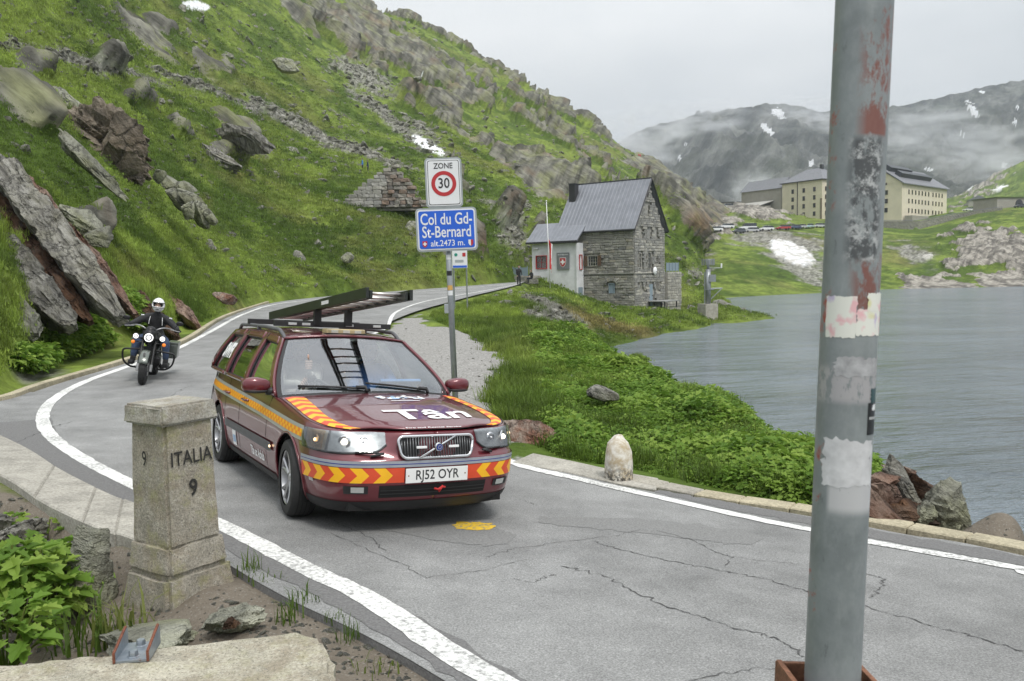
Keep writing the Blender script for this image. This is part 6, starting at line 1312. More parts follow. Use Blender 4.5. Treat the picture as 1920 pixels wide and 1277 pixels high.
# ---- wheels
def wheel(name, x, sd_, steer=0.0):
    w = empty(name, (x, sd_ * .80, .316), (0, 0, steer)); w.parent = CAR; o_ = sd_
    tw = .105; prof = [(.222, -tw), (.250, -tw * 1.02), (.290, -tw * .98), (.308, -tw * .8), (.316, -tw * .45), (.316, tw * .45), (.308, tw * .8), (.290, tw * .98), (.250, tw * 1.02), (.222, tw)]
    link('tyre', MB().lathe(prof, 48, 'y'), M_TYRE, w, smooth=40)
    rm = link('rim', MB().lathe([(.226, .085 * o_), (.220, .094 * o_), (.212, .090 * o_), (.205, .060 * o_), (.196, -.06 * o_), (.218, -.09 * o_)], 40, 'y'), M_ALU, w, smooth=40)
    b_ = MB(); b_.lathe([(.001, .075 * o_), (.028, .075 * o_), (.036, .068 * o_), (.062, .058 * o_), (.066, .02 * o_)], 20, 'y'); link('hub', b_, M_ALU, rm, smooth=40)
    for k in range(5):
        for dd in (-.13, .13):
            a = 2 * math.pi * k / 5 + dd + .2; a2 = 2 * math.pi * k / 5 + dd * 1.7 + .2
            b_ = MB(); b_.tube([(.045 * math.cos(a), .058 * o_, .045 * math.sin(a)), (.13 * math.cos(a), .066 * o_, .13 * math.sin(a)), (.212 * math.cos(a2), .078 * o_, .212 * math.sin(a2))], [.019, .015, .018], 6); link('spoke', b_, M_ALU, rm, smooth=40)
    b_ = MB(); b_.lathe([(.05, -.02 * o_), (.145, -.02 * o_), (.145, .0), (.05, 0.0)], 30, 'y'); link('brake_disc', b_, plain('brake_steel', (.22, .21, .20), .4, .8), w)
    b_ = MB(); b_.lathe([(.196, -.03 * o_), (.001, -.035 * o_)], 24, 'y'); link('wheel_back', b_, M_WELL, w)
    for k in range(36):
        pass
    # tread grooves
    for y_ in (-.05, -.017, .017, .05): link('tread_groove', MB().lathe([(.3168, y_ - .004), (.3168, y_ + .004)], 40, 'y'), M_WELL, w)
    return w
wheel('front_wheel', 0, -1, R(-4)); wheel('front_wheel', 0, 1, R(-4)); wheel('rear_wheel', -2.755, -1); wheel('rear_wheel', -2.755, 1)
# ---- inside
b = MB()
b.grid([[(-.42 - .34 * w, v * .74, .88 + .05 * math.sin(math.pi * w) - .05 * w) for v in np.linspace(-1, 1, 21)] for w in np.linspace(0, 1, 7)]); b.box((-.86, 0, .76), (.25, 1.40, .16)); link('dashboard', b, plain('dash_grey', (.13, .13, .125), .75), CAR, smooth=40)
for sy in (-.37, .37):
    st = empty('front_seat', (-1.62, sy, .55)); st.parent = CAR
    link('seat_cushion', MB().box((.12, 0, 0), (.50, .48, .16)), M_SEAT, st, bev=.05); link('seat_back', MB().box((-.20, 0, .32), (.15, .48, .62), (0, R(-14), 0)), M_SEAT, st, bev=.05); link('headrest', MB().box((-.30, 0, .74), (.10, .26, .17), (0, R(-10), 0)), M_SEAT, st, bev=.04)
rs_ = link('rear_seat', MB().box((-2.62, 0, .82), (.2, 1.25, .62), (0, R(-14), 0)), M_SEAT, CAR, bev=.05)
b = MB(); c = Vector((-.98, -.37, .86)); ax = Euler((0, R(62), 0)).to_matrix(); ring = [c + ax @ Vector((.185 * math.cos(a), .185 * math.sin(a), 0)) for a in np.linspace(0, 2 * math.pi, 33)]; b.tube(ring, .016, 8, False); b.tube([ring[0], c, ring[16]], .014, 6); b.tube([c, c + ax @ Vector((0, 0, -.2))], .03, 8); link('steering_wheel', b, plain('dark_grey_rim', (.06, .06, .06), .6), CAR, smooth=True)
b = MB(); b.box((-1.10, 0, 1.335), (.03, .22, .06)); link('rear_view_mirror', b, M_BLK, CAR, bev=.012)
# ---- roof equipment
for sd_ in (1, -1):
    pts = [cab(-1.30, 1, sd_, -.012)] + [(x, sd_ * .592, roofz(x) + .062) for x in np.linspace(-1.50, -3.15, 10)] + [cab(-3.36, 1, sd_, -.012)]
    C = catmull(pts, 4); b = MB(); b.tube(C, .019, 8); b.tube([(-2.35, sd_ * .592, roofz(-2.35)), (-2.35, sd_ * .592, roofz(-2.35) + .06)], .022, 8); link('roof_rail', b, M_GREYP, CAR, smooth=True)
for x_, hw in ((-1.72, .62), (-2.75, .64)):
    cb = link('cross_bar', MB().box((x_, 0.02, 1.545), (.05, hw * 2, .055)), M_BLK, CAR, bev=.006)
    for sy in ((-.42, -.28, .18, .48) if x_ > -2 else ()): link('strobe_light', MB().box((x_ + .03, sy, 1.545), (.012, .085, .026)), plain('clear_strobe', (.55, .56, .56), .15, .3), cb, bev=.004)
b = MB(); b.box((-1.40, .02, 1.487), (.16, .40, .052)); bc = link('beacon_bar', b, M_CREAM, CAR, bev=.022, seg=3); link('beacon_base', MB().box((-1.40, .02, 1.462), (.17, .42, .018)), M_BLK, bc, bev=.005)
for sy in (-.12, .0, .12): link('beacon_segment', MB().box((-1.322, .02 + sy, 1.487), (.008, .07, .03)), plain('beacon_white', (.7, .68, .6), .2), bc, bev=.003)
# stickers on the roof edge
b = MB(); b.grid([[(-1.30 - .12 * a, -.40 + .14 * c_ + .02 * a, roofz(-1.3 - .12 * a) + .038 * (1 - abs((-.40 + .14 * c_) / .6) ** 2.2) + .008) for c_ in (0, .5, 1)] for a in (0, .5, 1)]); link('roof_sticker', b, M_WHT, CAR); b = MB(); b.grid([[(-1.33 - .06 * a, -.375 + .09 * c_, roofz(-1.33 - .06 * a) + .038 * (1 - abs((-.375 + .09 * c_) / .6) ** 2.2) + .010) for c_ in (0, 1)] for a in (0, 1)]); link('sticker_print', b, M_DOT[1], CAR)
# ladder: two nested sections, tilted up towards the front
LAD = empty('ladder', (0, 0, 0), label='black aluminium extension ladder tilted up on the red car roof', cat='ladder'); LAD.matrix_world = CM
A0 = Vector((-3.45, 0, 1.607)); A1 = Vector((-.15, 0, 1.853)); D_ = (A1 - A0); Ln = D_.length; D_.normalize()
M_LADB = plain('black_ladder_rail', (.016, .02, .017), .38, var=.25); M_RUNG = plain('bare_aluminium', (.55, .52, .49), .3, .85)
def lp_(d, y, h): 
    up = Vector((-D_.z, 0, D_.x)); return A0 + D_ * d + Vector((0, y, 0)) + up * h
for (d0, d1, hw, hh, dh, nm) in ((0, Ln, .205, .095, 0, 'outer_section'), (.35, Ln - .02, .165, .075, -.012, 'inner_section')):
    sec = empty(nm, (0, 0, 0)); sec.parent = LAD
    for sy in (-1, 1):
        b = MB()
        P = []
        for d in (d0, d1):
            for (yy2, h) in ((sy * hw - .014, dh - hh / 2), (sy * hw + .014, dh - hh / 2), (sy * hw + .014, dh + hh / 2), (sy * hw - .014, dh + hh / 2)): P.append(lp_(d, yy2, h))
        b.add(P, [(0, 1, 2, 3), (7, 6, 5, 4), (0, 4, 5, 1), (1, 5, 6, 2), (2, 6, 7, 3), (3, 7, 4, 0)]); link('rail', b, M_LADB, sec, bev=.005)
    n = int((d1 - d0) / .25)
    for k in range(n + 1):
        d = d0 + .08 + k * .25
        if d > d1 - .03: break
        b = MB(); b.tube([lp_(d, -hw, dh + (.02 if nm[0] == 'i' else -.02)), lp_(d, hw, dh + (.02 if nm[0] == 'i' else -.02))], .015, 8); link('rung', b, M_RUNG, sec, smooth=True)
for sy in (-.205, .205):
    b = MB(); q = lp_((-1.72 + 3.45) / D_.x, sy, -.05); b.box((-1.70, sy * .8, (1.57 + q.z) / 2), (.05, .075, q.z - 1.57 + .06)); link('ladder_bracket', b, M_BLK, LAD, bev=.004)
b = MB(); b.grid([[lp_(d, -.2205, h) for d in (2.05, 2.28)] for h in (-.018, .018)], flip=True); link('rail_label', b, M_WHT, LAD)
# ================================================================ people and the motorcycle
def skin_body(name, J, E_, m, parent=None, sub=1, root=0, **k):
    names = list(J); me = bpy.data.meshes.new(name); me.from_pydata([J[n][:3] for n in names], [(names.index(a), names.index(b_)) for a, b_ in E_], [])
    o = bpy.data.objects.new(name, me); COL.objects.link(o)
    bm2 = bmesh.new(); bm2.from_mesh(me); sl = bm2.verts.layers.skin.verify(); bm2.verts.ensure_lookup_table()
    for i, n in enumerate(names):
        r_ = J[n][3]; bm2.verts[i][sl].radius = (r_, r_) if not hasattr(r_, '__len__') else tuple(r_); bm2.verts[i][sl].use_root = (i == root)
    bm2.to_mesh(me); bm2.free()
    md_ = o.modifiers.new('skin', 'SKIN'); md_.use_smooth_shade = True; md2 = o.modifiers.new('sub', 'SUBSURF'); md2.levels = sub; md2.render_levels = sub + 1
    dg = bpy.context.evaluated_depsgraph_get(); dg.update(); ev = bpy.data.meshes.new_from_object(o.evaluated_get(dg)); o.modifiers.clear(); o.data = ev; ev.materials.clear(); ev.materials.append(m)
    ev.polygons.foreach_set('use_smooth', [True] * len(ev.polygons))
    if parent is not None: o.parent = parent
    tag(o, **k); return o
M_SKIN = plain('skin', (.52, .33, .25), .55, var=.08); M_JACK = plain('black_jacket', (.016, .016, .018), .75, var=.3, scale=14, bump=.4, bscale=30); M_JEAN = plain('blue_jeans', (.035, .055, .105), .9, var=.35, scale=22, bump=.3)
M_HELM = plain('white_helmet', (.78, .78, .79), .16, coat=1., var=.03); M_BIKEB = plain('satin_black_metal', (.014, .014, .015), .42, .3, var=.3); M_OLIVE = plain('grey_green_paint', (.10, .115, .10), .35, .2, coat=.6)
M_LED = plain('lit_led', (1, 1, 1), .2, emits=1.0, emit=(1, .98, .95)); M_STEEL = plain('dull_steel', (.33, .33, .33), .35, .8); M_ORL = plain('orange_lens', (.9, .22, .02), .3, emits=.25, emit=(1, .25, .02)); M_EYE = plain('dark_eyes', (.02, .015, .012), .4)
def fingers(name, c, along, down, out, size, m, parent, thumb_up=False):
    """a fist: palm and five separate bent fingers closed round a bar that runs along `along`"""
    a, d, o_ = [Vector(v).normalized() for v in (along, down, out)]; c = Vector(c); g = 0.0085 * size / .085
    b_ = MB(); P = []
    for sx, sy, sz in ((-1, -1, -1), (1, -1, -1), (1, 1, -1), (-1, 1, -1), (-1, -1, 1), (1, -1, 1), (1, 1, 1), (-1, 1, 1)): P.append(c + a * sx * size * .5 + d * sy * size * .42 - o_ * (size * .34 - sz * size * .16))
    b_.add(P, ((0, 3, 2, 1), (4, 5, 6, 7), (0, 1, 5, 4), (1, 2, 6, 5), (2, 3, 7, 6), (3, 0, 4, 7))); h = link(name, b_, m, parent, bev=size * .14, smooth=50)
    for k, ln in enumerate((.9, 1.0, .95, .78)):
        q = c + a * size * (.36 - .24 * k); b_ = MB(); b_.tube([q - o_ * size * .15 - d * size * .34, q + o_ * size * .26 - d * size * .36 * ln, q + o_ * size * .42, q + o_ * size * .25 + d * size * .30 * ln, q - o_ * size * .02 + d * size * .26 * ln], [g * 1.15, g * 1.1, g, g * .95, g * .8], 6); link('finger', b_, m, h, smooth=True)
    b_ = MB(); b_.tube([c + a * size * .42 - o_ * size * .2, c + a * size * .62 - o_ * size * .02 - d * size * (.1), c + a * size * (1.15 if thumb_up else .62) + o_ * size * (.05 if thumb_up else .28) - d * size * (.12 if thumb_up else -.05)], [g * 1.3, g * 1.15, g * .9], 6); link('thumb', b_, m, h, smooth=True)
    return h
def head(parent, c, fwd=(1, 0, 0), m=None, s=1.0, hair=None):
    """head with nose, eyes, mouth, ears; fwd is a unit direction in the xy plane"""
    f_ = Vector(fwd).normalized(); l_ = Vector((-f_.y, f_.x, 0)); c = Vector(c); m = m or M_SKIN
    b_ = bmesh.new(); bmesh.ops.create_uvsphere(b_, u_segments=20, v_segments=14, radius=1)
    for v in b_.verts:
        x, y, z = v.co; w = 1 - .22 * max(0, -z) ** 1.3; px = (x * .098 + (.010 if x > 0 and -.5 < z < .2 else 0)) * w; py = y * .075 * w; pz = z * .118
        if x > .85 and abs(y) < .3 and -.35 < z < .1: px += .018
        v.co = c + (f_ * px + l_ * py + Vector((0, 0, pz))) * s
    me = bpy.data.meshes.new('head'); b_.to_mesh(me); b_.free(); h = link('head', me, m, parent, smooth=True)
    for sy in (-1, 1):
        e = MB(); e.ball(c + (f_ * .088 + l_ * sy * .031 + Vector((0, 0, .012))) * s, .012 * s, 8, 6); link('eye', e, M_EYE, h, smooth=True)
        e = MB(); e.ball(c + (l_ * sy * .077 - f_ * .01) * s, (.018 * s, .018 * s, .03 * s), 8, 6); link('ear', e, m, h, smooth=True)
    e = MB(); e.box(c + (f_ * .096 - Vector((0, 0, .058))) * s, (.008 * s, .045 * s, .010 * s), (0, 0, math.atan2(f_.y, f_.x))); link('mouth', e, plain('lips', (.25, .10, .08), .5), h)
    if hair is not None:
        b_ = bmesh.new(); bmesh.ops.create_uvsphere(b_, u_segments=18, v_segments=12, radius=1); kill = []
        for v in b_.verts: x, y, z = v.co; v.co = c + (f_ * (x * .106 - .008) + l_ * y * .084 + Vector((0, 0, z * .126 + .006))) * s
        for fc in b_.faces:
            q = (fc.calc_center_median() - c) / s
            if q.dot(f_) > .03 and q.z < .06 or q.z < -.06: kill.append(fc)
        bmesh.ops.delete(b_, geom=kill, context='FACES'); me = bpy.data.meshes.new('hair'); b_.to_mesh(me); b_.free(); link('hair', me, hair, h, smooth=True)
    return h
# ---- motorcycle: x forward, y left, z up, front contact patch at the origin
bp = PR(266, 721); hd = math.atan2(-.955, .28)
BIKE = empty('motorcycle', tuple(bp)); BIKE.rotation_euler = (Euler((0, 0, hd)).to_matrix() @ Euler((R(-10), R(0), 0)).to_matrix()).to_euler()
BIKE.scale = (.92, .92, .92)
tag(BIKE, 'black cruiser motorcycle with lit round headlights, crash bars and grey front fender', 'motorcycle')
def bwheel(x, rad, w_, nm):
    w = empty(nm, (x, 0, rad)); w.parent = BIKE; q = w_ / 2
    link('tyre', MB().lathe([(rad - .09, -q * .8), (rad - .04, -q), (rad - .012, -q * .8), (rad, -q * .35), (rad, q * .35), (rad - .012, q * .8), (rad - .04, q), (rad - .09, q * .8)], 36, 'y'), M_TYRE, w, smooth=50)
    rm = link('rim', MB().lathe([(rad - .085, -q * .75), (rad - .10, -q * .5), (rad - .10, q * .5), (rad - .085, q * .75)], 30, 'y'), M_BIKEB, w, smooth=50)
    for k in range(10): a = 2 * math.pi * k / 10; link('spoke', MB().tube([(.03 * math.cos(a), 0, .03 * math.sin(a)), ((rad - .09) * math.cos(a), 0, (rad - .09) * math.sin(a))], .010, 5), M_BIKEB, rm)
    link('hub', MB().lathe([(.001, -.07), (.045, -.07), (.045, .07), (.001, .07)], 16, 'y'), M_STEEL, w, smooth=40)
    link('brake_disc', MB().lathe([(.08, .072), (.15, .072), (.15, .078), (.08, .078)], 24, 'y'), M_STEEL, w)
bwheel(0, .325, .135, 'front_wheel'); bwheel(-1.68, .325, .18, 'rear_wheel')
for sy in (-1, 1):
    b = MB(); b.tube([(0, sy * .115, .325), (-.10, sy * .115, .50)], .030, 10); b.tube([(-.06, sy * .115, .43), (-.36, sy * .115, 1.0)], .026, 10); link('fork_leg', b, M_BIKEB, BIKE, smooth=50)
    b = MB(); b.tube([(.02, sy * .115, .27), (-.02, sy * .115, .40)], .034, 10); link('fork_foot', b, M_STEEL, BIKE, smooth=50)
G = [[((.345 + .012 * math.cos(v * 1.2)) * math.cos(a), .082 * v, .325 + (.345 + .02 * (1 - v * v)) * math.sin(a)) for v in np.linspace(-1, 1, 9)] for a in np.linspace(R(20), R(165), 22)]
o = link('front_fender', MB().grid(G), M_OLIVE, BIKE, smooth=True); o.modifiers.new('t', 'SOLIDIFY').thickness = .006
b = MB(); b.prism([(.025 * math.cos(a) * (1 if math.sin(a) > 0 else .8), .035 * math.sin(a)) for a in np.linspace(0, 6.283, 9)[:-1]], 0, .012, lambda a, b_, c: (.255 + c - b_ * .5, a, .62 + b_)); link('fender_badge', b, M_BIKEB, o)
NAC = link('headlamp_nacelle', MB().ball((-.24, 0, .955), (.15, .125, .155), 20, 14), M_BIKEB, BIKE, smooth=True)
b = MB(); b.ball((-.25, 0, 1.06), (.10, .10, .085), 16, 10); link('visor_cowl', b, M_BIKEB, NAC, smooth=True)
def lamp(c, r_, parent, nm, mm):
    h = link(nm, MB().lathe([(r_ * .7, -.06), (r_ * 1.12, -.02), (r_ * 1.12, .022), (r_ * .98, .026), (r_ * .95, .0)], 24, 'x', c), M_BIKEB, parent, smooth=50)
    link('lens', MB().lathe([(r_ * .96, .010), (r_ * .6, .018), (.001, .020)], 24, 'x', c), M_CHROME if mm is None else plain('lamp_glass_grey', (.45, .46, .48), .15, .6), h, smooth=True)
    link('lit_ring', MB().lathe([(r_ * .94, .0205), (r_ * .76, .0225)], 24, 'x', c), M_LED, h); link('lit_core', MB().lathe([(r_ * .42, .0225), (.001, .0245)], 16, 'x', c), M_LED, h)
    return h
lamp((-.105, 0, .925), .088, BIKE, 'headlamp', 1)
for sy in (-1, 1):
    lamp((-.17, sy * .245, .925), .052, BIKE, 'spot_lamp', 1); link('lamp_arm', MB().tube([(-.25, sy * .11, .88), (-.20, sy * .245, .90)], .014, 8), M_BIKEB, BIKE, smooth=True)
    h = link('turn_signal', MB().ball((-.18, sy * .285, .805), (.035, .036, .036), 12, 8), M_ORL, BIKE, smooth=True); link('signal_stalk', MB().tube([(-.24, sy * .11, .82), (-.21, sy * .285, .81)], .009, 6), M_BIKEB, h)
    b = MB(); C = catmull([(-.36, sy * .05, 1.03), (-.33, sy * .14, 1.10), (-.40, sy * .26, 1.13), (-.56, sy * .42, 1.10), (-.60, sy * .50, 1.09)], 6); b.tube(C, .014, 8); HB = link('handlebar', b, M_STEEL, BIKE, smooth=True)
    link('grip', MB().tube([(-.545, sy * .40, 1.103), (-.615, sy * .53, 1.085)], .020, 8), M_BLK, HB, smooth=True)
    link('lever', MB().tube([(-.47, sy * .34, 1.105), (-.51, sy * .52, 1.08)], .008, 6), M_STEEL, HB)
    mi = link('mirror', MB().ball((-.50, sy * .50, 1.245), (.02, .075, .048), 14, 10), M_BIKEB, BIKE, smooth=True); link('mirror_stalk', MB().tube([(-.50, sy * .40, 1.11), (-.50, sy * .46, 1.22)], .009, 6), M_BIKEB, mi)
    C = catmull([(-.42, sy * .12, .66), (-.44, sy * .30, .64), (-.45, sy * .455, .62), (-.47, sy * .485, .54), (-.50, sy * .45, .38), (-.55, sy * .33, .28), (-.62, sy * .15, .26)], 6); link('crash_bar', MB().tube(C, .019, 8), M_BIKEB, BIKE, smooth=True)
    sb = link('saddlebag', MB().box((-1.62, sy * .36, .60), (.56, .20, .32)), M_OLIVE, BIKE, bev=.06, seg=3, smooth=50); link('bag_lid', MB().box((-1.62, sy * .36, .765), (.57, .21, .05)), M_OLIVE, sb, bev=.02)
    link('exhaust', MB().tube([(-.75, sy * .16, .42), (-1.0, sy * .22, .26), (-1.9, sy * .26, .25)], [.03, .04, .045], 10), M_BIKEB, BIKE, smooth=True)
    cy_ = empty('cylinder', (-.80 if sy < 0 else -1.0, 0, .55), (0, R(-24 if sy < 0 else 24), 0)); cy_.parent = BIKE
    for k in range(7): link('cooling_fin', MB().lathe([(.001, k * .028), (.105, k * .028), (.105, k * .028 + .012), (.001, k * .028 + .012)], 16, 'z'), M_BIKEB, cy_)
    fp_ = link('floorboard', MB().box((-.64, sy * .33, .33), (.34, .11, .02)), M_BIKEB, BIKE, bev=.006)
b = MB(); b.box((-.95, 0, .40), (.62, .36, .26)); b.box((-.70, 0, .42), (.2, .42, .16)); link('engine', b, M_BIKEB, BIKE, bev=.05, seg=3)
link('air_cleaner', MB().lathe([(.001, -.30), (.085, -.29), (.10, -.25), (.10, -.20)], 20, 'y', (-.88, 0, .66)), M_STEEL, BIKE, smooth=50)
link('fuel_tank', MB().ball((-.78, 0, .90), (.34, .17, .14), 20, 12), M_BIKEB, BIKE, smooth=True); link('seat', MB().box((-1.28, 0, .76), (.62, .32, .14)), M_BLK, BIKE, bev=.06, seg=3, smooth=50)
link('frame', MB().tube([(-.36, 0, .98), (-.52, 0, .40), (-.62, 0, .27), (-1.3, 0, .27), (-1.45, 0, .62)], .03, 8), M_BIKEB, BIKE, smooth=True); link('rear_fender', MB().lathe([(.36, -.09), (.385, -.05), (.385, .05), (.36, .09)], 20, 'y', (-1.68, 0, .325), R(20), R(190)), M_OLIVE, BIKE, smooth=True)
link('triple_clamp', MB().box((-.35, 0, 1.0), (.10, .30, .06)), M_BIKEB, BIKE, bev=.015); link('radiator_cover', MB().box((-.43, 0, .58), (.08, .22, .28)), M_BIKEB, BIKE, bev=.02)
# ---- rider
RID = empty('person'); RID.location = BIKE.location; RID.rotation_euler = BIKE.rotation_euler; RID.scale = BIKE.scale; tag(RID, 'motorcyclist in white full-face helmet, black jacket and jeans riding the cruiser', 'person')
J = dict(pel=(-1.20, 0, .86, (.15, .19)), waist=(-1.17, 0, 1.0, (.13, .165)), chest=(-1.10, 0, 1.20, (.145, .20)), neck=(-1.06, 0, 1.36, .075), top=(-1.05, 0, 1.42, .07))
E_ = [('pel', 'waist'), ('waist', 'chest'), ('chest', 'neck'), ('neck', 'top')]
for n_, sy in (('l', 1), ('r', -1)):
    J['sh' + n_] = (-1.08, sy * .20, 1.28, .095); J['el' + n_] = (-.92, sy * .41, 1.12, .068); J['wr' + n_] = (-.65, sy * .455, 1.115, .046)
    E_ += [('chest', 'sh' + n_), ('sh' + n_, 'el' + n_), ('el' + n_, 'wr' + n_)]
    J['hip' + n_] = (-1.14, sy * .12, .84, .12); J['kn' + n_] = (-.72, sy * .27, .80, .080); J['an' + n_] = (-.70, sy * .31, .44, .052); E_ += [('pel', 'hip' + n_), ('hip' + n_, 'kn' + n_), ('kn' + n_, 'an' + n_)]
skin_body('body', J, E_, M_JACK, RID)
for n_, sy in (('l', 1), ('r', -1)):
    skin_body('trouser_leg', dict(a=(-1.10, sy * .13, .84, .130), m=(-.92, sy * .20, .83, .108), b=(-.71, sy * .27, .80, .092), c=(-.70, sy * .29, .62, .078), d=(-.70, sy * .31, .44, .066)), [('a', 'm'), ('m', 'b'), ('b', 'c'), ('c', 'd')], M_JEAN, RID)
    b = MB(); b.box((-.63, sy * .32, .375), (.28, .10, .07)); b.box((-.70, sy * .31, .43), (.12, .10, .10)); link('boot', b, M_BLK, RID, bev=.02)
    fingers('glove', (-.585, sy * .465, 1.095), (.45, -sy * .88, 0.08), (0, 0, 1), (.9, sy * .4, 0), .10, M_BLK, RID)
    link('jacket_piping', MB().tube([(-.955, sy * .115, 1.30), (-.935, sy * .125, 1.22), (-.95, sy * .13, 1.14)], .006, 5), M_WHT, RID); link('shoulder_patch', MB().box((-1.0, sy * .27, 1.30), (.02, .06, .03), (0, R(30), 0)), M_WHT, RID, bev=.004)
HC = Vector((-1.02, 0, 1.545)); hh = head(RID, HC + Vector((.0, 0, -.005)), (1, 0, 0), s=1.02)
b_ = bmesh.new(); bmesh.ops.create_uvsphere(b_, u_segments=36, v_segments=28, radius=1); kill = []
for f in b_.faces:
    q = f.calc_center_median(); az = math.atan2(q.y, q.x); el = math.asin(max(-1, min(1, q.z)))
    if abs(az) < R(58) and R(-14) < el < R(21): kill.append(f)
    if q.z < -.88: kill.append(f)
bmesh.ops.delete(b_, geom=list(set(kill)), context='FACES')
for v in b_.verts:
    x, y, z = v.co; w = 1 - .12 * max(0, -z); v.co = HC + Vector((x * (.155 if x > 0 else .145) * w + (.022 if (x > .3 and z < -.1) else 0), y * .128 * w, z * .152))
me = bpy.data.meshes.new('helmet'); b_.to_mesh(me); b_.free(); HM = link('helmet', me, M_HELM, RID, smooth=True); md = HM.modifiers.new('t', 'SOLIDIFY'); md.thickness = .022; md.offset = -1; md.use_even_offset = True
link('visor_edge', MB().tube([HC + Vector((.150 * math.cos(a), .134 * math.sin(a), .050 + .004 * math.cos(a))) for a in np.linspace(-1.15, 1.15, 16)], .008, 5), M_BLK, HM); link('visor_edge', MB().tube([HC + Vector((.162 * math.cos(a), .132 * math.sin(a), -.042)) for a in np.linspace(-1.1, 1.1, 16)], .007, 5), M_BLK, HM)
link('chin_vent', MB().box(HC + Vector((.160, 0, -.085)), (.012, .06, .014)), M_BLK, HM, bev=.004); link('balaclava', MB().ball(HC, (.094, .104, .12), 16, 10), M_BLK, RID, smooth=True)
# ---- driver with a raised thumb, seen through the windscreen
DRV = empty('person', label='driver in pale top giving a thumbs up behind the windscreen', cat='person'); DRV.matrix_world = CM
J = dict(pel=(-1.50, -.37, .66, (.15, .18)), waist=(-1.58, -.37, .82, (.13, .16)), chest=(-1.63, -.37, 1.02, (.14, .19)), neck=(-1.63, -.37, 1.17, .065), top=(-1.62, -.37, 1.20, .06), shr=(-1.60, -.56, 1.08, .085), elr=(-1.32, -.62, .96, .056), wrr=(-1.02, -.50, .99, .042), shl=(-1.60, -.18, 1.08, .085), ell=(-1.26, -.30, .96, .055), wrl=(-.98, -.44, 1.10, .038), hl=(-1.40, -.28, .64, .10), hr=(-1.40, -.46, .64, .10), kl=(-1.02, -.28, .68, .075), kr=(-1.02, -.46, .68, .075), fl=(-.75, -.28, .48, .05), fr=(-.75, -.46, .48, .05))
M_SHIRT = plain('pale_shirt', (.55, .53, .50), .85, var=.15)
skin_body('body', J, [('pel', 'waist'), ('waist', 'chest'), ('chest', 'neck'), ('neck', 'top'), ('chest', 'shr'), ('shr', 'elr'), ('elr', 'wrr'), ('chest', 'shl'), ('shl', 'ell'), ('ell', 'wrl'), ('pel', 'hl'), ('pel', 'hr'), ('hl', 'kl'), ('hr', 'kr'), ('kl', 'fl'), ('kr', 'fr')], M_SHIRT, DRV)
head(DRV, (-1.58, -.37, 1.285), (1, -.3, 0), hair=plain('short_brown_hair', (.05, .035, .025), .8)); fingers('hand', (-.93, -.465, 1.175), (0.05, 0, 1), (0, 1, 0), (1, -.2, 0), .085, M_SKIN, DRV, True); fingers('hand', (-.99, -.49, 1.0), (0, .5, .8), (-.8, 0, .3), (.5, -.4, .5), .085, M_SKIN, DRV)
PAS = empty('person', label='passenger in bright blue top sitting in the red car', cat='person'); PAS.matrix_world = CM
J = dict(pel=(-1.50, .37, .66, (.15, .18)), waist=(-1.58, .37, .82, (.13, .16)), chest=(-1.62, .37, 1.02, (.14, .19)), neck=(-1.62, .37, 1.17, .065), top=(-1.61, .37, 1.20, .06))
E_ = [('pel', 'waist'), ('waist', 'chest'), ('chest', 'neck'), ('neck', 'top')]
for n_, sy in (('l', 1), ('r', -1)):
    J['s' + n_] = (-1.58, .37 + sy * .19, 1.07, .085); J['e' + n_] = (-1.36, .37 + sy * .24, .86, .058); J['w' + n_] = (-1.10, .37 + sy * .12, .86, .04); J['h' + n_] = (-1.40, .37 + sy * .10, .64, .10); J['k' + n_] = (-1.02, .37 + sy * .10, .70, .075); J['f' + n_] = (-.78, .37 + sy * .10, .48, .05)
    E_ += [('chest', 's' + n_), ('s' + n_, 'e' + n_), ('e' + n_, 'w' + n_), ('pel', 'h' + n_), ('h' + n_, 'k' + n_), ('k' + n_, 'f' + n_)]
skin_body('body', J, E_, plain('blue_top', (.10, .25, .60), .85, var=.15), PAS); head(PAS, (-1.57, .37, 1.285), (1, 0, 0), hair=plain('dark_hair', (.03, .022, .018), .8))
for sy in (-1, 1): fingers('hand', (-1.04, .37 + sy * .10, .87), (0, 1, .2), (-.5, 0, 1), (1, 0, 0), .085, M_SKIN, PAS)
link('folder', MB().box((-.78, .34, .965), (.30, .42, .03), (0, R(-38), R(4))), plain('bright_blue_plastic', (.10, .32, .72), .5), None, bev=.008, label='bright blue folder lying on the dashboard of the red car', cat='folder').matrix_world = CM
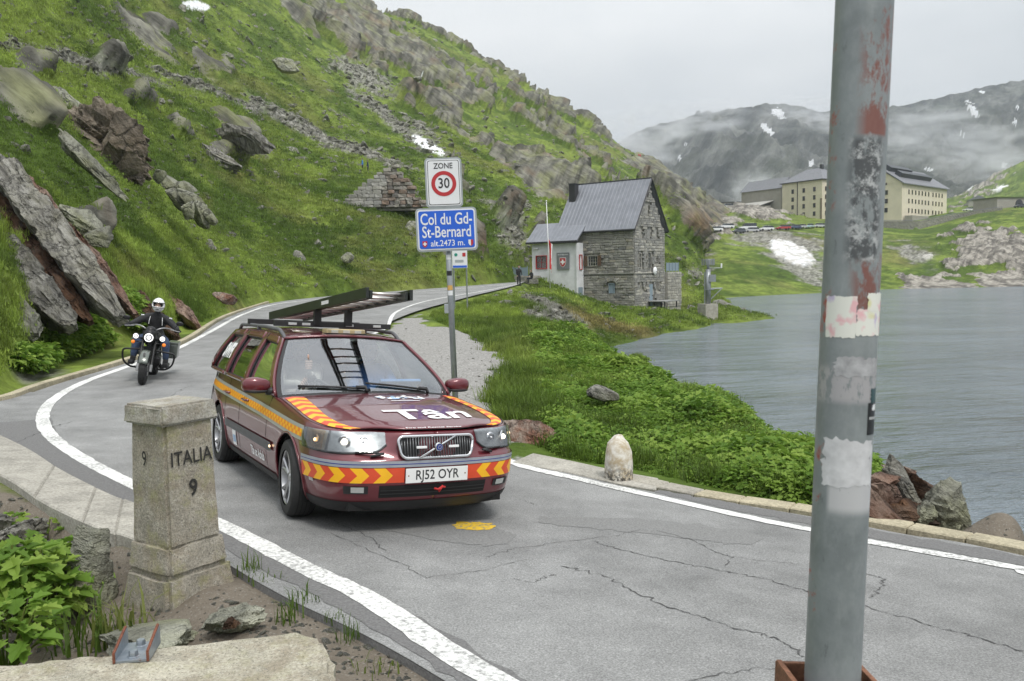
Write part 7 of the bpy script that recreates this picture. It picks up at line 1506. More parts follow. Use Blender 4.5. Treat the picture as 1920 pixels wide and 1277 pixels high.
# ---- people by the house and on the hill path
def person(name_label, loc, rz, pose, jm, tm, hair, scale=1.0, helmet=None):
    p = empty('person', loc, (0, 0, rz), label=name_label, cat='person'); p.scale = (scale,) * 3
    if pose == 'stand':
        J = dict(pel=(0, 0, .95, (.12, .15)), waist=(0, 0, 1.1, (.11, .14)), chest=(0.02, 0, 1.32, (.12, .18)), neck=(.03, 0, 1.5, .06), top=(.03, 0, 1.55, .055)); q = dict(s=(.02, .2, 1.42), e=(.05, .26, 1.14), w=(.16, .24, .92), h=(0, .1, .92), k=(.03, .11, .5), f=(0, .12, .09))
        hc = (.05, 0, 1.66)
    else:
        J = dict(pel=(0, 0, .52, (.13, .16)), waist=(-.02, 0, .68, (.12, .15)), chest=(0.0, 0, .90, (.13, .19)), neck=(.03, 0, 1.08, .06), top=(.04, 0, 1.12, .055)); q = dict(s=(.01, .2, 1.0), e=(.15, .25, .78), w=(.36, .2, .72), h=(.05, .1, .5), k=(.46, .12, .52), f=(.55, .13, .09))
        hc = (.06, 0, 1.23)
    E_ = [('pel', 'waist'), ('waist', 'chest'), ('chest', 'neck'), ('neck', 'top')]
    for n_, sy in (('l', 1), ('r', -1)):
        for k_, r_ in (('s', .075), ('e', .055), ('w', .038), ('h', .09), ('k', .065), ('f', .045)): J[k_ + n_] = (q[k_][0], sy * q[k_][1], q[k_][2], r_)
        E_ += [('chest', 's' + n_), ('s' + n_, 'e' + n_), ('e' + n_, 'w' + n_), ('pel', 'h' + n_), ('h' + n_, 'k' + n_), ('k' + n_, 'f' + n_)]
    skin_body('body', J, E_, jm, p, 1)
    for n_, sy in (('l', 1), ('r', -1)):
        b = MB(); f_ = q['f']; b.box((f_[0] + .06, sy * f_[1], .045), (.27, .09, .09)); link('shoe', b, M_BLK, p, bev=.02); b = MB(); b.ball((q['w'][0] + .03, sy * q['w'][1], q['w'][2] - .05), (.035, .03, .06), 8, 6); link('hand', b, M_SKIN, p)
        k_ = skin_body('trouser_leg', dict(a=(q['h'][0], sy * q['h'][1], q['h'][2], .105), b=(q['k'][0], sy * q['k'][1], q['k'][2], .078), c=(q['f'][0], sy * q['f'][1], .12, .06)), [('a', 'b'), ('b', 'c')], tm, p, 1)
    head(p, hc, (1, 0, 0), hair=hair); return p
HR = plain('brown_hair', (.06, .04, .03), .8)
p = PR(973, 536); z = float(land_z(p[0], p[1])[0]); zg = max(z, float(zroad(p[0], p[1])))
person('person in black motorcycle clothes standing at the roadside by the house', (p[0], p[1], zg), R(-60), 'stand', M_JACK, M_JACK, HR, .98)
q = PY(997, 520, 85.5); person('person in black clothes sitting on the low wall beside the house terrace', (q[0], q[1], zg + .08), R(215), 'sit', M_JACK, plain('dark_trousers', (.02, .022, .03), .9), HR, 1.0)
b = MB(); b.box((q[0] + .0, q[1], zg + .24), (1.3, .5, .46)); link('stone_bench', b, M_STONE, bev=.06, label='low stone seat under the sitting person by the terrace', cat='bench')
for (u, c, lb) in ((679, (.06, .22, .55), 'hiker in light blue jacket on the path across the slope'), (689, (.015, .03, .09), 'hiker in navy jacket on the path across the slope')):
    q = PY(u, 281, 118.0); zz_ = float(land_z(q[0], q[1])[0]); person(lb, (q[0], q[1], zz_ - .05), R(200), 'stand', plain('hiker_jacket', c, .8), plain('hiker_trousers', (.03, .03, .04), .9), HR, 1.0)
# ================================================================ near things: signs, stones, pole, plants
M_SIGNW = plain('sign_white', (.74, .75, .76), .35, var=.03); M_SIGNB = plain('sign_blue', (.020, .115, .60), .35, var=.05); M_SIGNR = plain('sign_red', (.45, .03, .035), .4, var=.05); M_SIGNK = plain('sign_black', (.02, .02, .022), .4); M_GAL = plain('galvanised_post', (.30, .32, .33), .4, .6, var=.12, scale=10); M_GAL2 = plain('sign_edge_grey', (.38, .41, .42), .45, .4)
def plate(parent, name, w, h, r_, c, y, m, dep=.02):
    b_ = MB(); b_.prism(rrect(w / 2, h / 2, r_), -dep / 2, dep / 2, lambda a, z, q: (c[0] + a, y + q, c[1] + z)); return link(name, b_, m, parent)
def txt(parent, s, size, c, y, m, bold=0.0, sq=1.0, name='lettering'):
    me = text_mesh(s, size, bold, squeeze=sq); map_mesh(me, lambda a, b_, q: Vector((c[0] + a, y, c[1] + b_))); return link(name, me, m, parent)
def rrect2(*a): return rrect(*a)
SY = 12.6; sb_ = PY(853, 690, SY); sx = sb_[0]; sz0 = float(max(land_z(sx, SY)[0], zroad(sx, SY) - .1))
SG = empty('road_sign', (sx, SY, sz0 - .05), (0, R(-1.2), R(3)), label='grey post carrying a 30 zone sign above a blue pass name sign', cat='sign')
def zpix(v): return CZ + (517 - v) / 1600 * SY - sz0 + .05
kx = SY / 1600.0
top = zpix(300)
link('post', MB().tube([(0, .05, -.3), (0, .05, zpix(310))], .045, 14), M_GAL, SG, smooth=True)
cz = zpix(345); Z3 = plate(SG, 'zone_sign', 68 * kx, 91 * kx, .06, (-.02, cz), -.035, M_GAL2, .03)
plate(Z3, 'zone_face', 62 * kx, 85 * kx, .045, (-.02, cz), -.054, M_SIGNW, .006); 
b = MB(); 
for (w1, h1, m_) in ((58 * kx, 81 * kx, M_SIGNK), (56 * kx, 79 * kx, M_SIGNW)): plate(Z3, 'zone_border', w1, h1, .03, (-.02, cz), -.0585 if m_ is M_SIGNK else -.0615, m_, .002)
rr0 = 23 * kx
b = MB(); b.lathe([(rr0, -.066), (rr0 * .70, -.066), (rr0 * .70, -.064), (rr0, -.064)], 40, 'y', (-.02, 0, cz - 2 * kx)); link('red_ring', b, M_SIGNR, Z3)
txt(Z3, '30', .205, (-.02, cz - 2 * kx), -.066, M_SIGNK, .002, .85); txt(Z3, 'ZONE', .112, (-.02, cz + 30 * kx), -.066, M_SIGNK, .001, .9)
cz = zpix(431); B3 = plate(SG, 'name_sign', 113 * kx, 80 * kx, .06, (-.01, cz), -.035, M_GAL2, .03); plate(B3, 'white_border', 107 * kx, 74 * kx, .045, (-.01, cz), -.054, M_SIGNW, .006); plate(B3, 'blue_face', 102 * kx, 69 * kx, .03, (-.01, cz), -.060, M_SIGNB, .004)
txt(B3, 'Col du Gd-', .235, (-.01, cz + 18.5 * kx), -.064, M_SIGNW, .003, .70); txt(B3, 'St-Bernard', .235, (-.01, cz - 5 * kx), -.064, M_SIGNW, .003, .70); txt(B3, 'alt.2473 m.', .125, (.0, cz - 25.5 * kx), -.064, M_SIGNW, .001, .9)
def shield2(c, k, m1, half=None):
    b_ = MB(); b_.prism([(x * k, z * k) for x, z in SH], -.003, 0, lambda a, z, q: (c[0] + a, -.064 + q, c[1] + z)); s_ = link('crest', b_, m1, B3)
    if half: b_ = MB(); b_.prism([(0, .42 * k), (.35 * k, .42 * k), (.35 * k, -.1 * k), (.22 * k, -.36 * k), (0, -.5 * k)], -.005, 0, lambda a, z, q: (c[0] + a, -.064 + q, c[1] + z)); link('crest_half', b_, half, s_)
    else: w, l_ = .09 * k, .26 * k; b_ = MB(); b_.prism([(-w, -l_), (w, -l_), (w, -w), (l_, -w), (l_, w), (w, w), (w, l_), (-w, l_), (-w, w), (-l_, w), (-l_, -w), (-w, -w)], -.005, 0, lambda a, z, q: (c[0] + a, -.064 + q, c[1] + z)); link('crest_cross', b_, M_SIGNW, s_)
shield2((-.335, cz - 25.5 * kx), .10, M_SIGNR); shield2((.335, cz - 25.5 * kx), .10, M_SIGNW, M_SIGNR)
for v_, m_ in ((482, M_SIGNW), (512, M_SIGNK), (539, plain('orange_sticker', (.6, .35, .1), .5)), (549, M_SIGNW)): link('post_sticker', MB().lathe([(.0465, zpix(v_) - .035), (.0465, zpix(v_) + .035)], 10, 'z', (0, .05, 0), R(215), R(320)), m_, SG)
link('small_box', MB().box((-.06, .06, zpix(578)), (.08, .06, .14)), M_GAL2, SG, bev=.01)
# smaller information board further along the road
iy = 40.0; ip = PY(864, 560, iy); iz = float(max(land_z(ip[0], iy)[0], zroad(ip[0], iy) - .1)); ki = iy / 1600.0
IB = empty('information_sign', (ip[0], iy, iz), label='small white bus information board on two thin posts by the roadside', cat='sign')
zi = lambda v: CZ + (517 - v) / 1600 * iy - iz
for sx_ in (-.30, .30): link('post', MB().tube([(sx_, 0, -.2), (sx_, 0, zi(480))], .035, 8), M_GAL, IB)
ib = plate(IB, 'board', 28 * ki, 34 * ki, .03, (0, zi(486)), -.05, M_SIGNW); plate(ib, 'blue_strip', 26 * ki, 4 * ki, .01, (0, zi(500)), -.065, M_SIGNB, .01); plate(ib, 'red_mark', 6 * ki, 7 * ki, .02, (8 * ki, zi(478)), -.065, M_SIGNR, .01); plate(ib, 'green_mark', 6 * ki, 6 * ki, .07, (-7 * ki, zi(478)), -.065, plain('green_teal', (.02, .25, .18), .5), .01); plate(ib, 'text_block', 16 * ki, 5 * ki, .01, (-1 * ki, zi(490)), -.064, M_GAL2, .008)
# ================================================================ border stone ITALIA 9
M_MILE = concrete('lichened_granite', (.38, .35, .29), .8, .5, 5.0); M_MILED = concrete('pale_granite_cap', (.43, .41, .36), .7, .4, 6.0)
my = 5.05; mc = PY(330, 1010, my); 
MS = empty('border_stone', (mc[0] - .04, my + .12, 0), (0, 0, R(56)), label='squat carved granite border stone lettered ITALIA 9 at the road edge', cat='border stone')
def zm_(v): return CZ + (527 - v) / 1600 * my
def rough(me, amp, sc, seed=0, cuts=0):
    b_ = bmesh.new(); b_.from_mesh(me)
    if cuts: bmesh.ops.subdivide_edges(b_, edges=b_.edges, cuts=cuts, use_grid_fill=True)
    V = np.array([v.co for v in b_.verts]); bmesh.ops.recalc_face_normals(b_, faces=b_.faces); b_.normal_update(); N_ = np.array([v.normal for v in b_.verts]); d = fbm(V * sc + seed, 4) * amp
    for v, q in zip(b_.verts, V + N_ * d[:, None]): v.co = q
    b_.to_mesh(me); b_.free(); me.polygons.foreach_set('use_smooth', [True] * len(me.polygons)); me.set_sharp_from_angle(angle=R(40)); return me
def frustum(w0, d0, w1, d1, z0, z1):
    b_ = MB(); b_.add([(-w0 / 2, -d0 / 2, z0), (w0 / 2, -d0 / 2, z0), (w0 / 2, d0 / 2, z0), (-w0 / 2, d0 / 2, z0), (-w1 / 2, -d1 / 2, z1), (w1 / 2, -d1 / 2, z1), (w1 / 2, d1 / 2, z1), (-w1 / 2, d1 / 2, z1)], [(3, 2, 1, 0), (4, 5, 6, 7), (0, 1, 5, 4), (1, 2, 6, 5), (2, 3, 7, 6), (3, 0, 4, 7)]); return b_
def bevrough(b_, bev, amp, sc, cuts, seed):
    me = b_.mesh('stone'); q = bmesh.new(); q.from_mesh(me); bmesh.ops.subdivide_edges(q, edges=q.edges, cuts=cuts, use_grid_fill=True)
    es = [e for e in q.edges if len(e.link_faces) == 2 and e.calc_face_angle(0) > .5]; bmesh.ops.bevel(q, geom=es, offset=bev, segments=2, affect='EDGES', clamp_overlap=True); q.to_mesh(me); q.free(); return rough(me, amp, sc, seed)
zt, zc, zs, zb, zf = zm_(757), zm_(795), zm_(1022), zm_(1080), zm_(1195)
WF, WL = .352, .34                 # broad lettered face, narrow side face
link('shaft', bevrough(frustum(WF * 1.03, WL * 1.10, WF * .94, WL * 1.0, zs - .02, zc + .02), .018, .006, 9, 10, 1), M_MILE, MS); link('cap', bevrough(frustum(WF * 1.12, WL * 1.16, WF * 1.09, WL * 1.12, zc, zt), .03, .008, 8, 8, 2), M_MILED, MS)
link('plinth', bevrough(frustum(WF * 1.20, WL * 1.26, WF * 1.10, WL * 1.14, zb, zs), .02, .008, 8, 8, 3), M_MILE, MS); link('footing', bevrough(frustum(WF * 1.42, WL * 1.42, WF * 1.30, WL * 1.30, zf - .25, zb + .012), .03, .022, 6, 8, 4), M_MILE, MS)
M_CARVE = plain('black_carved_paint', (.02, .019, .017), .8)
def face_y(z): t_ = (z - zs) / (zc - zs); return -(WL * 1.10 * (1 - t_) + WL * 1.0 * t_) / 2 - .008
def carve(s, size, x0, v_, bold=.002, sq=1.0):
    me = text_mesh(s, size, bold, squeeze=sq); z0 = zm_(v_); map_mesh(me, lambda a, b_, q: Vector((x0 + a, face_y(z0 + b_), z0 + b_))); return link('carved_lettering', me, M_CARVE, MS)
carve('ITALIA', .120, .0, 861, .0012, .82); carve('9', .14, .0, 921, .0025, .9)
me = text_mesh('9', .13, .0015, squeeze=.7); z9 = zm_(862); map_mesh(me, lambda a, b_, q: Vector((-(WF * .985) / 2 - .008, .02 - a, z9 + b_))); link('carved_lettering', me, M_CARVE, MS)
# ================================================================ low wall with a steel bracket in the near corner
wt = .70
wb = [PZ(-260, 1262, wt), PZ(0, 1246, wt), PZ(300, 1212, wt), PZ(560, 1182, wt), PZ(604, 1196, wt), PZ(626, 1238, wt), PZ(632, 1300, wt), PZ(640, 1420, wt), PZ(-260, 1420, wt)]
lw = MB(); n = len(wb); lw.add([(p[0], p[1], -.1) for p in wb] + [(p[0], p[1], wt) for p in wb], [tuple(range(n)), tuple(range(2 * n - 1, n - 1, -1))] + [(i, n + i, n + (i + 1) % n, (i + 1) % n) for i in range(n)])
me = lw.mesh('low_wall'); q = bmesh.new(); q.from_mesh(me); bmesh.ops.recalc_face_normals(q, faces=q.faces); bmesh.ops.bevel(q, geom=[e for e in q.edges if e.calc_face_angle(0) > .6], offset=.022, segments=2, affect='EDGES'); bmesh.ops.triangulate(q, faces=q.faces)
for _ in range(5): bmesh.ops.subdivide_edges(q, edges=[e for e in q.edges if e.calc_length() > .06], cuts=1); bmesh.ops.triangulate(q, faces=[f for f in q.faces if len(f.verts) > 3])
q.to_mesh(me); q.free(); rough(me, .007, 14, 5)
M_NEARW = concrete('pebbly_concrete', (.46, .43, .345), .75, .25, 6.0); LW = link('low_wall', me, M_NEARW, label='chipped pebbly concrete coping of a low wall in the near corner', cat='wall')
# bracket: folded steel channel bolted to the wall
bk = PZ(258, 1226, wt); BR = empty('steel_bracket', (bk[0], bk[1], wt + .001), (0, 0, R(8)), label='rust-edged folded steel bracket bolted on top of the low wall', cat='bracket')
M_STL = NT('scuffed_zinc'); cc = M_STL.mix(M_STL.ramp(M_STL.noise(20, 6, .7), [(.4, 0.), (.7, 1.)]), (.26, .30, .34), (.42, .45, .48)); M_STL.set(color=M_STL.mix(M_STL.ramp(M_STL.noise(9, 6, .75), [(.60, 0.), (.68, .8)]), cc, (.20, .07, .04)), metal=.7, rough=.42); M_STL = M_STL.m; M_RUST = plain('rust', (.16, .055, .03), .85, var=.35, scale=60)
bwid, blen = .118, .15
link('base_plate', MB().box((0, 0, .006), (bwid, blen, .010)), M_STL, BR, bev=.002)
for sx_ in (-1, 1):
    b = MB(); b.prism([(-blen / 2, 0), (blen / 2, 0), (blen / 2, .062), (blen / 2 - .012, .072), (blen / 2 - .05, .062), (-blen / 2, .036)], -.004, .004, lambda a, z, c: (sx_ * (bwid / 2 - .004) + c, a, z + .002)); f_ = link('side_flange', b, M_STL, BR, bev=.0015); link('rust_edge', MB().tube([(sx_ * (bwid / 2 - .004), -blen / 2 - .001, .004), (sx_ * (bwid / 2 - .004), -blen / 2 - .001, .038), (sx_ * (bwid / 2 - .004), blen / 2 - .05, .065), (sx_ * (bwid / 2 - .004), blen / 2 - .012, .075)], .005, 6), M_RUST, f_)
for dy in (-.045, .045): bt = link('bolt', MB().lathe([(.001, .032), (.014, .032), (.016, .026), (.016, .014), (.022, .012), (.022, .011)], 6, 'z', (0, dy, 0)), M_STL, BR)
# ================================================================ tall pole in the near right
PYD = 1.72; pb = PY(1561, 1262, PYD); pt = PY(1621, 0, PYD + .04); ax_ = Vector(pt - pb); PLN = ax_.length
POLE = empty('street_pole', tuple(pb), label='tall scuffed grey steel pole with torn stickers and flaking red paint', cat='pole'); POLE.rotation_euler = ax_.to_track_quat('Z', 'Y').to_euler()
POLE.rotation_mode = 'QUATERNION'; zq = ax_.normalized(); xq = Vector((1, 0, 0)); xq = (xq - zq * xq.dot(zq)).normalized(); yq = zq.cross(xq); POLE.rotation_quaternion = Matrix((xq, yq, zq)).transposed().to_quaternion()
PR_ = .0555
def pole_mat():
    t = NT('scuffed_grey_pole'); P = t.co(); s_ = t.n('ShaderNodeSeparateXYZ'); t.l(P, s_.inputs[0]); z = s_.outputs[2]; x = s_.outputs[0]
    n1 = t.noise(14, 7, .75, P, stretch=(1, 1, .45)); n2 = t.noise(5, 6, .7, P); n3 = t.noise(38, 5, .7, P, stretch=(1, 1, .4))
    c = t.mix(t.ramp(n2, [(.35, 0.), (.65, 1.)]), (.18, .20, .205), (.27, .295, .30)); c = t.mix(t.ramp(n3, [(.3, .35), (.5, 0.)]), c, (.34, .36, .36)); c = t.mix(t.ramp(n3, [(.62, 0.), (.75, .6)]), c, (.06, .065, .07))
    def band(lo, hi, soft=.03): return t.math('MULTIPLY', t.ramp(t.math('DIVIDE', z, PLN), [(lo - soft, 0.), (lo, 1.)]), t.ramp(t.math('DIVIDE', z, PLN), [(hi, 1.), (hi + soft, 0.)]))
    xc = t.ramp(t.math('ADD', t.math('DIVIDE', x, .111), .5), [(.25, 0.), (.45, 1.), (.8, 1.), (.95, .5)])
    red = t.math('MULTIPLY', t.math('MULTIPLY', band(.80, .98, .004), t.ramp(n1, [(.44, 0.), (.50, 1.)])), xc); red2 = t.math('MULTIPLY', t.math('MULTIPLY', band(.55, .625, .01), t.ramp(n1, [(.50, 0.), (.57, 1.)])), xc)
    c = t.mix(t.math('MAXIMUM', red, red2), c, t.mix(n3, (.165, .06, .05), (.25, .13, .11)))
    gl = t.math('MULTIPLY', band(.625, .79, .01), t.ramp(t.math('ADD', t.math('DIVIDE', x, .111), .5), [(.15, 0.), (.3, 1.), (.72, 1.), (.85, 0.)]))
    c = t.mix(t.math('MULTIPLY', gl, t.ramp(n1, [(.47, 0.), (.53, 1.)])), c, (.085, .09, .094)); c = t.mix(t.math('MULTIPLY', gl, t.ramp(t.noise(30, 6, .75, P), [(.50, 0.), (.60, 1.)])), c, (.46, .47, .47))
    gr = t.math('MULTIPLY', band(.42, .46, .01), t.ramp(n1, [(.45, 0.), (.5, 1.)])); c = t.mix(gr, c, (.38, .37, .38))
    gr = t.math('MULTIPLY', t.math('MULTIPLY', band(.26, .345, .012), t.ramp(t.math('ADD', n1, t.math('MULTIPLY', n2, .5)), [(.62, 0.), (.66, 1.)])), t.ramp(t.math('ADD', t.math('DIVIDE', x, .111), .5), [(.10, 0.), (.16, 1.)])); c = t.mix(gr, c, (.50, .50, .51))
    c = t.mix(t.math('MULTIPLY', t.ramp(t.math('ADD', t.math('DIVIDE', x, .111), .5), [(.02, 1.), (.07, 0.)]), t.ramp(n2, [(.55, 0.), (.60, 1.)])), c, (.34, .07, .05))
    t.set(color=c, rough=.48, metal=.15, spec=.4, normal=t.bump(n3, .12, .002)); return t.m
link('shaft', MB().tube([(0, 0, -.28), (0, 0, PLN * .33), (0, 0, PLN * .66), (0, 0, PLN * 1.6)], PR_, 40), pole_mat(), POLE, smooth=40)
def wrap(name, a0, a1, z0, z1, m, parent, off=.0006, edge=0.0, seed=0):
    r_ = np.random.RandomState(seed); na, nz_ = 16, 12; G = []
    for j in range(nz_ + 1):
        row = []
        for i in range(na + 1):
            e_ = edge * r_.normal() if i in (0, na) else 0; f_ = edge * r_.normal() * .5 if j in (0, nz_) else 0
            a = R(a0 + (a1 - a0) * i / na) + e_; z = z0 + (z1 - z0) * j / nz_ + f_ * .1; row.append(((PR_ + off) * math.cos(a), (PR_ + off) * math.sin(a), z))
        G.append(row)
    return link(name, MB().grid(G), m, parent, smooth=True)
zf_ = lambda v: PLN * (1 - v / 1262.0)
# torn drawing sticker, round sticker, etc. (angles: 270 faces the camera, 0 is to the right)
t = NT('child_drawing_sticker'); P = t.co(); c = t.mix(t.ramp(t.noise(24, 3, .5, P), [(.56, 0.), (.64, .75)]), (.72, .72, .66), (.75, .35, .40)); c = t.mix(t.ramp(t.noise(19, 3, .5, P), [(.60, 0.), (.66, .7)]), c, (.45, .35, .60)); c = t.mix(t.ramp(t.noise(16, 2, .5, P), [(.62, 0.), (.70, .8)]), c, (.62, .58, .20)); t.set(color=c, rough=.5)
st1 = wrap('torn_sticker', 196, 262, zf_(620), zf_(545), t.m, POLE, .0006, .02, 1); wrap('torn_sticker', 262, 338, zf_(615), zf_(568), t.m, POLE, .0009, .02, 2); wrap('torn_sticker', 284, 338, zf_(570), zf_(537), t.m, POLE, .0012, .02, 3)
wrap('scraped_sticker', 225, 332, zf_(690), zf_(655), plain('grey_residue', (.36, .36, .37), .7, var=.3, scale=40), POLE, .0005, .05, 4)
ps = wrap('black_sticker', 298, 336, zf_(797), zf_(738), plain('black_sticker', (.015, .016, .018), .4), POLE, .0007, 0, 5); b = MB(); b.lathe([(PR_ + .0009, 0)], 3) if False else None
wrap('sticker_hood', 305, 332, zf_(738), zf_(712), plain('teal_black', (.03, .07, .075), .4), ps, .0009, .03, 6); wrap('sticker_white', 312, 330, zf_(752), zf_(742), M_SIGNW, ps, .0011, .03, 7); wrap('sticker_line', 302, 333, zf_(769), zf_(764), plain('grey_print', (.35, .36, .36), .5), ps, .0011, .0, 8)
wrap('white_residue', 205, 318, zf_(893), zf_(806), plain('peeled_white_sticker', (.55, .55, .56), .7, var=.15, scale=40), POLE, .0006, .06, 9)
# rusty sleeve that holds the pole
SLV = empty('pole_socket', tuple(pb), label='rusty steel socket clasping the foot of the tall pole', cat='socket'); SLV.rotation_mode = 'QUATERNION'; SLV.rotation_quaternion = POLE.rotation_quaternion
M_RUS2 = plain('flaking_rust', (.22, .10, .055), .85, var=.5, scale=60, bump=.6)
for (c, d, rz) in (((-.085, .0, -.09), (.012, .17, .16), 0), ((.085, 0, -.09), (.012, .17, .16), 0), ((0, -.085, -.09), (.182, .012, .15), 0), ((0, .085, -.09), (.182, .012, .15), 0)): link('socket_plate', MB().box(c, d), M_RUS2, SLV, bev=.002)
pd = MB(); pd.box((pb[0], pb[1], (pb[2] - .3) / 2), (.42, .42, pb[2] - .3)); link('pole_footing', pd, M_NEARW, label='concrete footing under the tall near pole', cat='footing', bev=.03)
# ================================================================ guard stone, boulders, rock slabs
gs = PR(1160, 899); gh = 88 / 1600 * gs[1]; prof = [(.155, -.2), (.155, 0), (.150, gh * .35), (.140, gh * .62), (.112, gh * .80), (.070, gh * .90), (.045, gh * .97), (.001, gh)]
me = MB().lathe([(r_ * gs[1] / 9.1, h) for r_, h in prof], 24).mesh('guard_stone'); rough(me, .012, 9, 3)
t = NT('limewashed_stone'); P = t.co(); sz_ = t.n('ShaderNodeSeparateXYZ'); t.l(P, sz_.inputs[0]); n1 = t.noise(9, 6, .7, P); c = t.mix(t.ramp(n1, [(.4, 0.), (.62, 1.)]), (.66, .64, .58), (.40, .33, .22)); c = t.mix(t.math('MULTIPLY', t.ramp(t.noise(26, 6, .75, P), [(.46, 0.), (.52, 1.)]), t.ramp(sz_.outputs[2], [(.02, 1.), (.22, 0.)])), c, (.04, .038, .035)); t.set(color=c, rough=.9, normal=t.bump(n1, .5, .02))
link('guard_stone', me, t.m, label='rounded whitewashed guard stone with black scuffs at the road edge', cat='guard stone', smooth=True).location = tuple(gs)
def boulder(name, c, size, rot, seed, m, label, cat='rock', n=4, rgh=.35, group=None, chops=14):
    r_ = np.random.RandomState(seed); b_ = bmesh.new(); bmesh.ops.create_icosphere(b_, subdivisions=n, radius=1); V = np.array([v.co for v in b_.verts])
    for k in range(chops):
        d = r_.normal(size=3); d /= np.linalg.norm(d); h = .42 + .42 * r_.rand(); s_ = V @ d; V -= np.outer(np.maximum(s_ - h, 0) * .96, d)
    V = V * (1 + .22 * rgh * fbm(V * 2.2 + seed, 5, .6)[:, None]); V += .10 * rgh * ridge(V * [1.2, 1.2, 7] + seed, 3)[:, None] * V / (np.linalg.norm(V, axis=1)[:, None] + 1e-6)
    V = V * np.asarray(size)
    for v, q_ in zip(b_.verts, V): v.co = q_
    m_ = bpy.data.meshes.new(name); b_.to_mesh(m_); b_.free(); o = link(name, m_, m, None, smooth=32, label=label, cat=cat, group=group); o.location = tuple(c); o.rotation_euler = rot; return o
M_RK1 = rock_mat('red_grey_rock', (.16, .10, .075), (.42, .36, .30), (.30, .14, .09), .8, 3.5); M_RK2 = rock_mat('slab_grey_rock', (.14, .135, .12), (.37, .36, .32), (.22, .21, .15), .5, 2.2, (.16, .6, 2.4, 0, R(50), 0)); M_RK3 = rock_mat('rusty_rock', (.055, .032, .022), (.19, .105, .06), (.14, .13, .115), .4, 1.8, (.16, .6, 2.4, 0, R(50), 0)); M_RK4 = rock_mat('lichen_rock', (.19, .19, .155), (.43, .43, .35), (.34, .35, .19), .5, 1.2); M_RK5 = rock_mat('brown_outcrop', (.13, .11, .085), (.34, .29, .23), (.21, .165, .115), .6, .9, (.5, .5, 1.3, 0, R(38), 0)); M_RK6 = rock_mat('pinkish_rock', (.15, .10, .08), (.38, .28, .22), (.26, .14, .095), .6, 2., (.2, .6, 2.0, 0, R(50), 0))
p = PZ(995, 836, -.22); boulder('boulder', p + np.array((.02, .45, .02)), (.80, .5, .32), (R(4), R(20), R(-18)), 3, M_RK1, 'large reddish boulder with pale flat top beside the road behind the car')
p = PZ(1060, 858, -.3); boulder('boulder', p + np.array((0, .25, 0)), (.16, .14, .10), (0, 0, 1), 4, M_STONE, 'small grey stone next to the reddish boulder')
p = PY(1132, 742, 14.0); boulder('boulder', p, (.30, .22, .16), (R(10), R(18), R(20)), 5, M_RK2, 'flat pale rock poking out of the leafy bank')
p = PY(1345, 752, 17.5); boulder('boulder', p + np.array((0, .2, -.25)), (.70, .60, .55), (R(0), R(22), R(10)), 6, M_RK2, 'smooth grey rock on the brow of the bank against the lake')
for i, (u, v, yy_, s_, ro, sd_, mm, lb) in enumerate(((1650, 905, 8.0, (.20, .18, .10), (0, R(10), 0), 11, M_RK6, 'pink rock on top of the broken pile above the lake'), (1645, 935, 7.9, (.24, .2, .22), (R(20), R(25), 0), 12, M_RK6, 'reddish slanting rock in the broken pile above the lake'), (1650, 960, 7.75, (.30, .2, .14), (0, R(32), R(-10)), 13, M_RK6, 'red flat slab at the foot of the broken pile'), (1700, 930, 8.0, (.10, .12, .30), (0, R(-24), 0), 14, M_RK2, 'grey splintered rock leaning in the broken pile'), (1725, 925, 8.15, (.10, .14, .24), (0, R(-30), R(20)), 15, M_RK3, 'dark brown rock behind the leaning splinter'), (1775, 960, 7.9, (.24, .2, .22), (0, R(8), R(10)), 16, M_RK4, 'squarish olive grey block at the end of the broken pile'), (1690, 892, 8.3, (.15, .15, .09), (0, R(15), 0), 17, M_RK1, 'small capping stone of the broken pile'), (1735, 960, 7.75, (.09, .10, .12), (0, 0, 0), 18, M_RK4, 'small grey stone wedged by the olive block'), (1705, 965, 7.9, (.28, .22, .16), (0, R(5), 0), 19, M_RK3, 'dark rock at the bottom of the broken pile'))):
    p = PY(u, v, yy_); boulder('boulder', p, tuple(1.3 * q_ for q_ in s_), ro, sd_, mm, lb, n=4, rgh=.8)
# hillside rocks
def hill_rock(u, v, y, size, rot, seed, m, label, n=4, **k):
    p = PY(u, v, y); return boulder('outcrop' if max(size) > 2.2 else 'boulder', p, size, rot, seed, m, label, n=n, **k)
hill_rock(185, 268, 46, (3.5, 2.6, 2.1), (R(0), R(36), R(10)), 31, M_RK5, 'huge brown rounded outcrop jutting from the slope', 6, rgh=1.1, chops=20)
hill_rock(235, 275, 45, (1.5, 1.4, 1.9), (0, R(20), R(30)), 32, M_RK5, 'dark flank of the brown outcrop above the stone heap', 4, rgh=.8); hill_rock(100, 205, 50, (3.8, 2.0, 1.0), (0, R(38), 0), 33, M_RK4, 'lichened grey slab lying above the brown outcrop', 5, rgh=1.2)
hill_rock(150, 418, 28, (1.15, .8, .55), (0, R(36), R(5)), 34, M_RK4, 'yellow-lichened boulder beside the tilted rock beds', 4, rgh=.7); hill_rock(190, 445, 27, (.55, .5, .42), (0, R(15), 0), 35, M_RK4, 'blocky lichened rock at the foot of the yellow boulder', 4)
for i, (u, v, s_) in enumerate(((318, 345, .8), (345, 352, .7), (330, 372, .8), (362, 378, 1.0), (375, 402, .9), (395, 408, .5), (300, 328, .5), (352, 395, .6))): hill_rock(u, v, 45 - i * .3, (s_ * 1.0, s_ * .8, s_ * .62), (0, R(30 + 5 * i), R(15 * i)), 40 + i, M_RK4, 'pale angular boulder in the heap below the brown outcrop', 3, group='boulder heap below the brown outcrop')
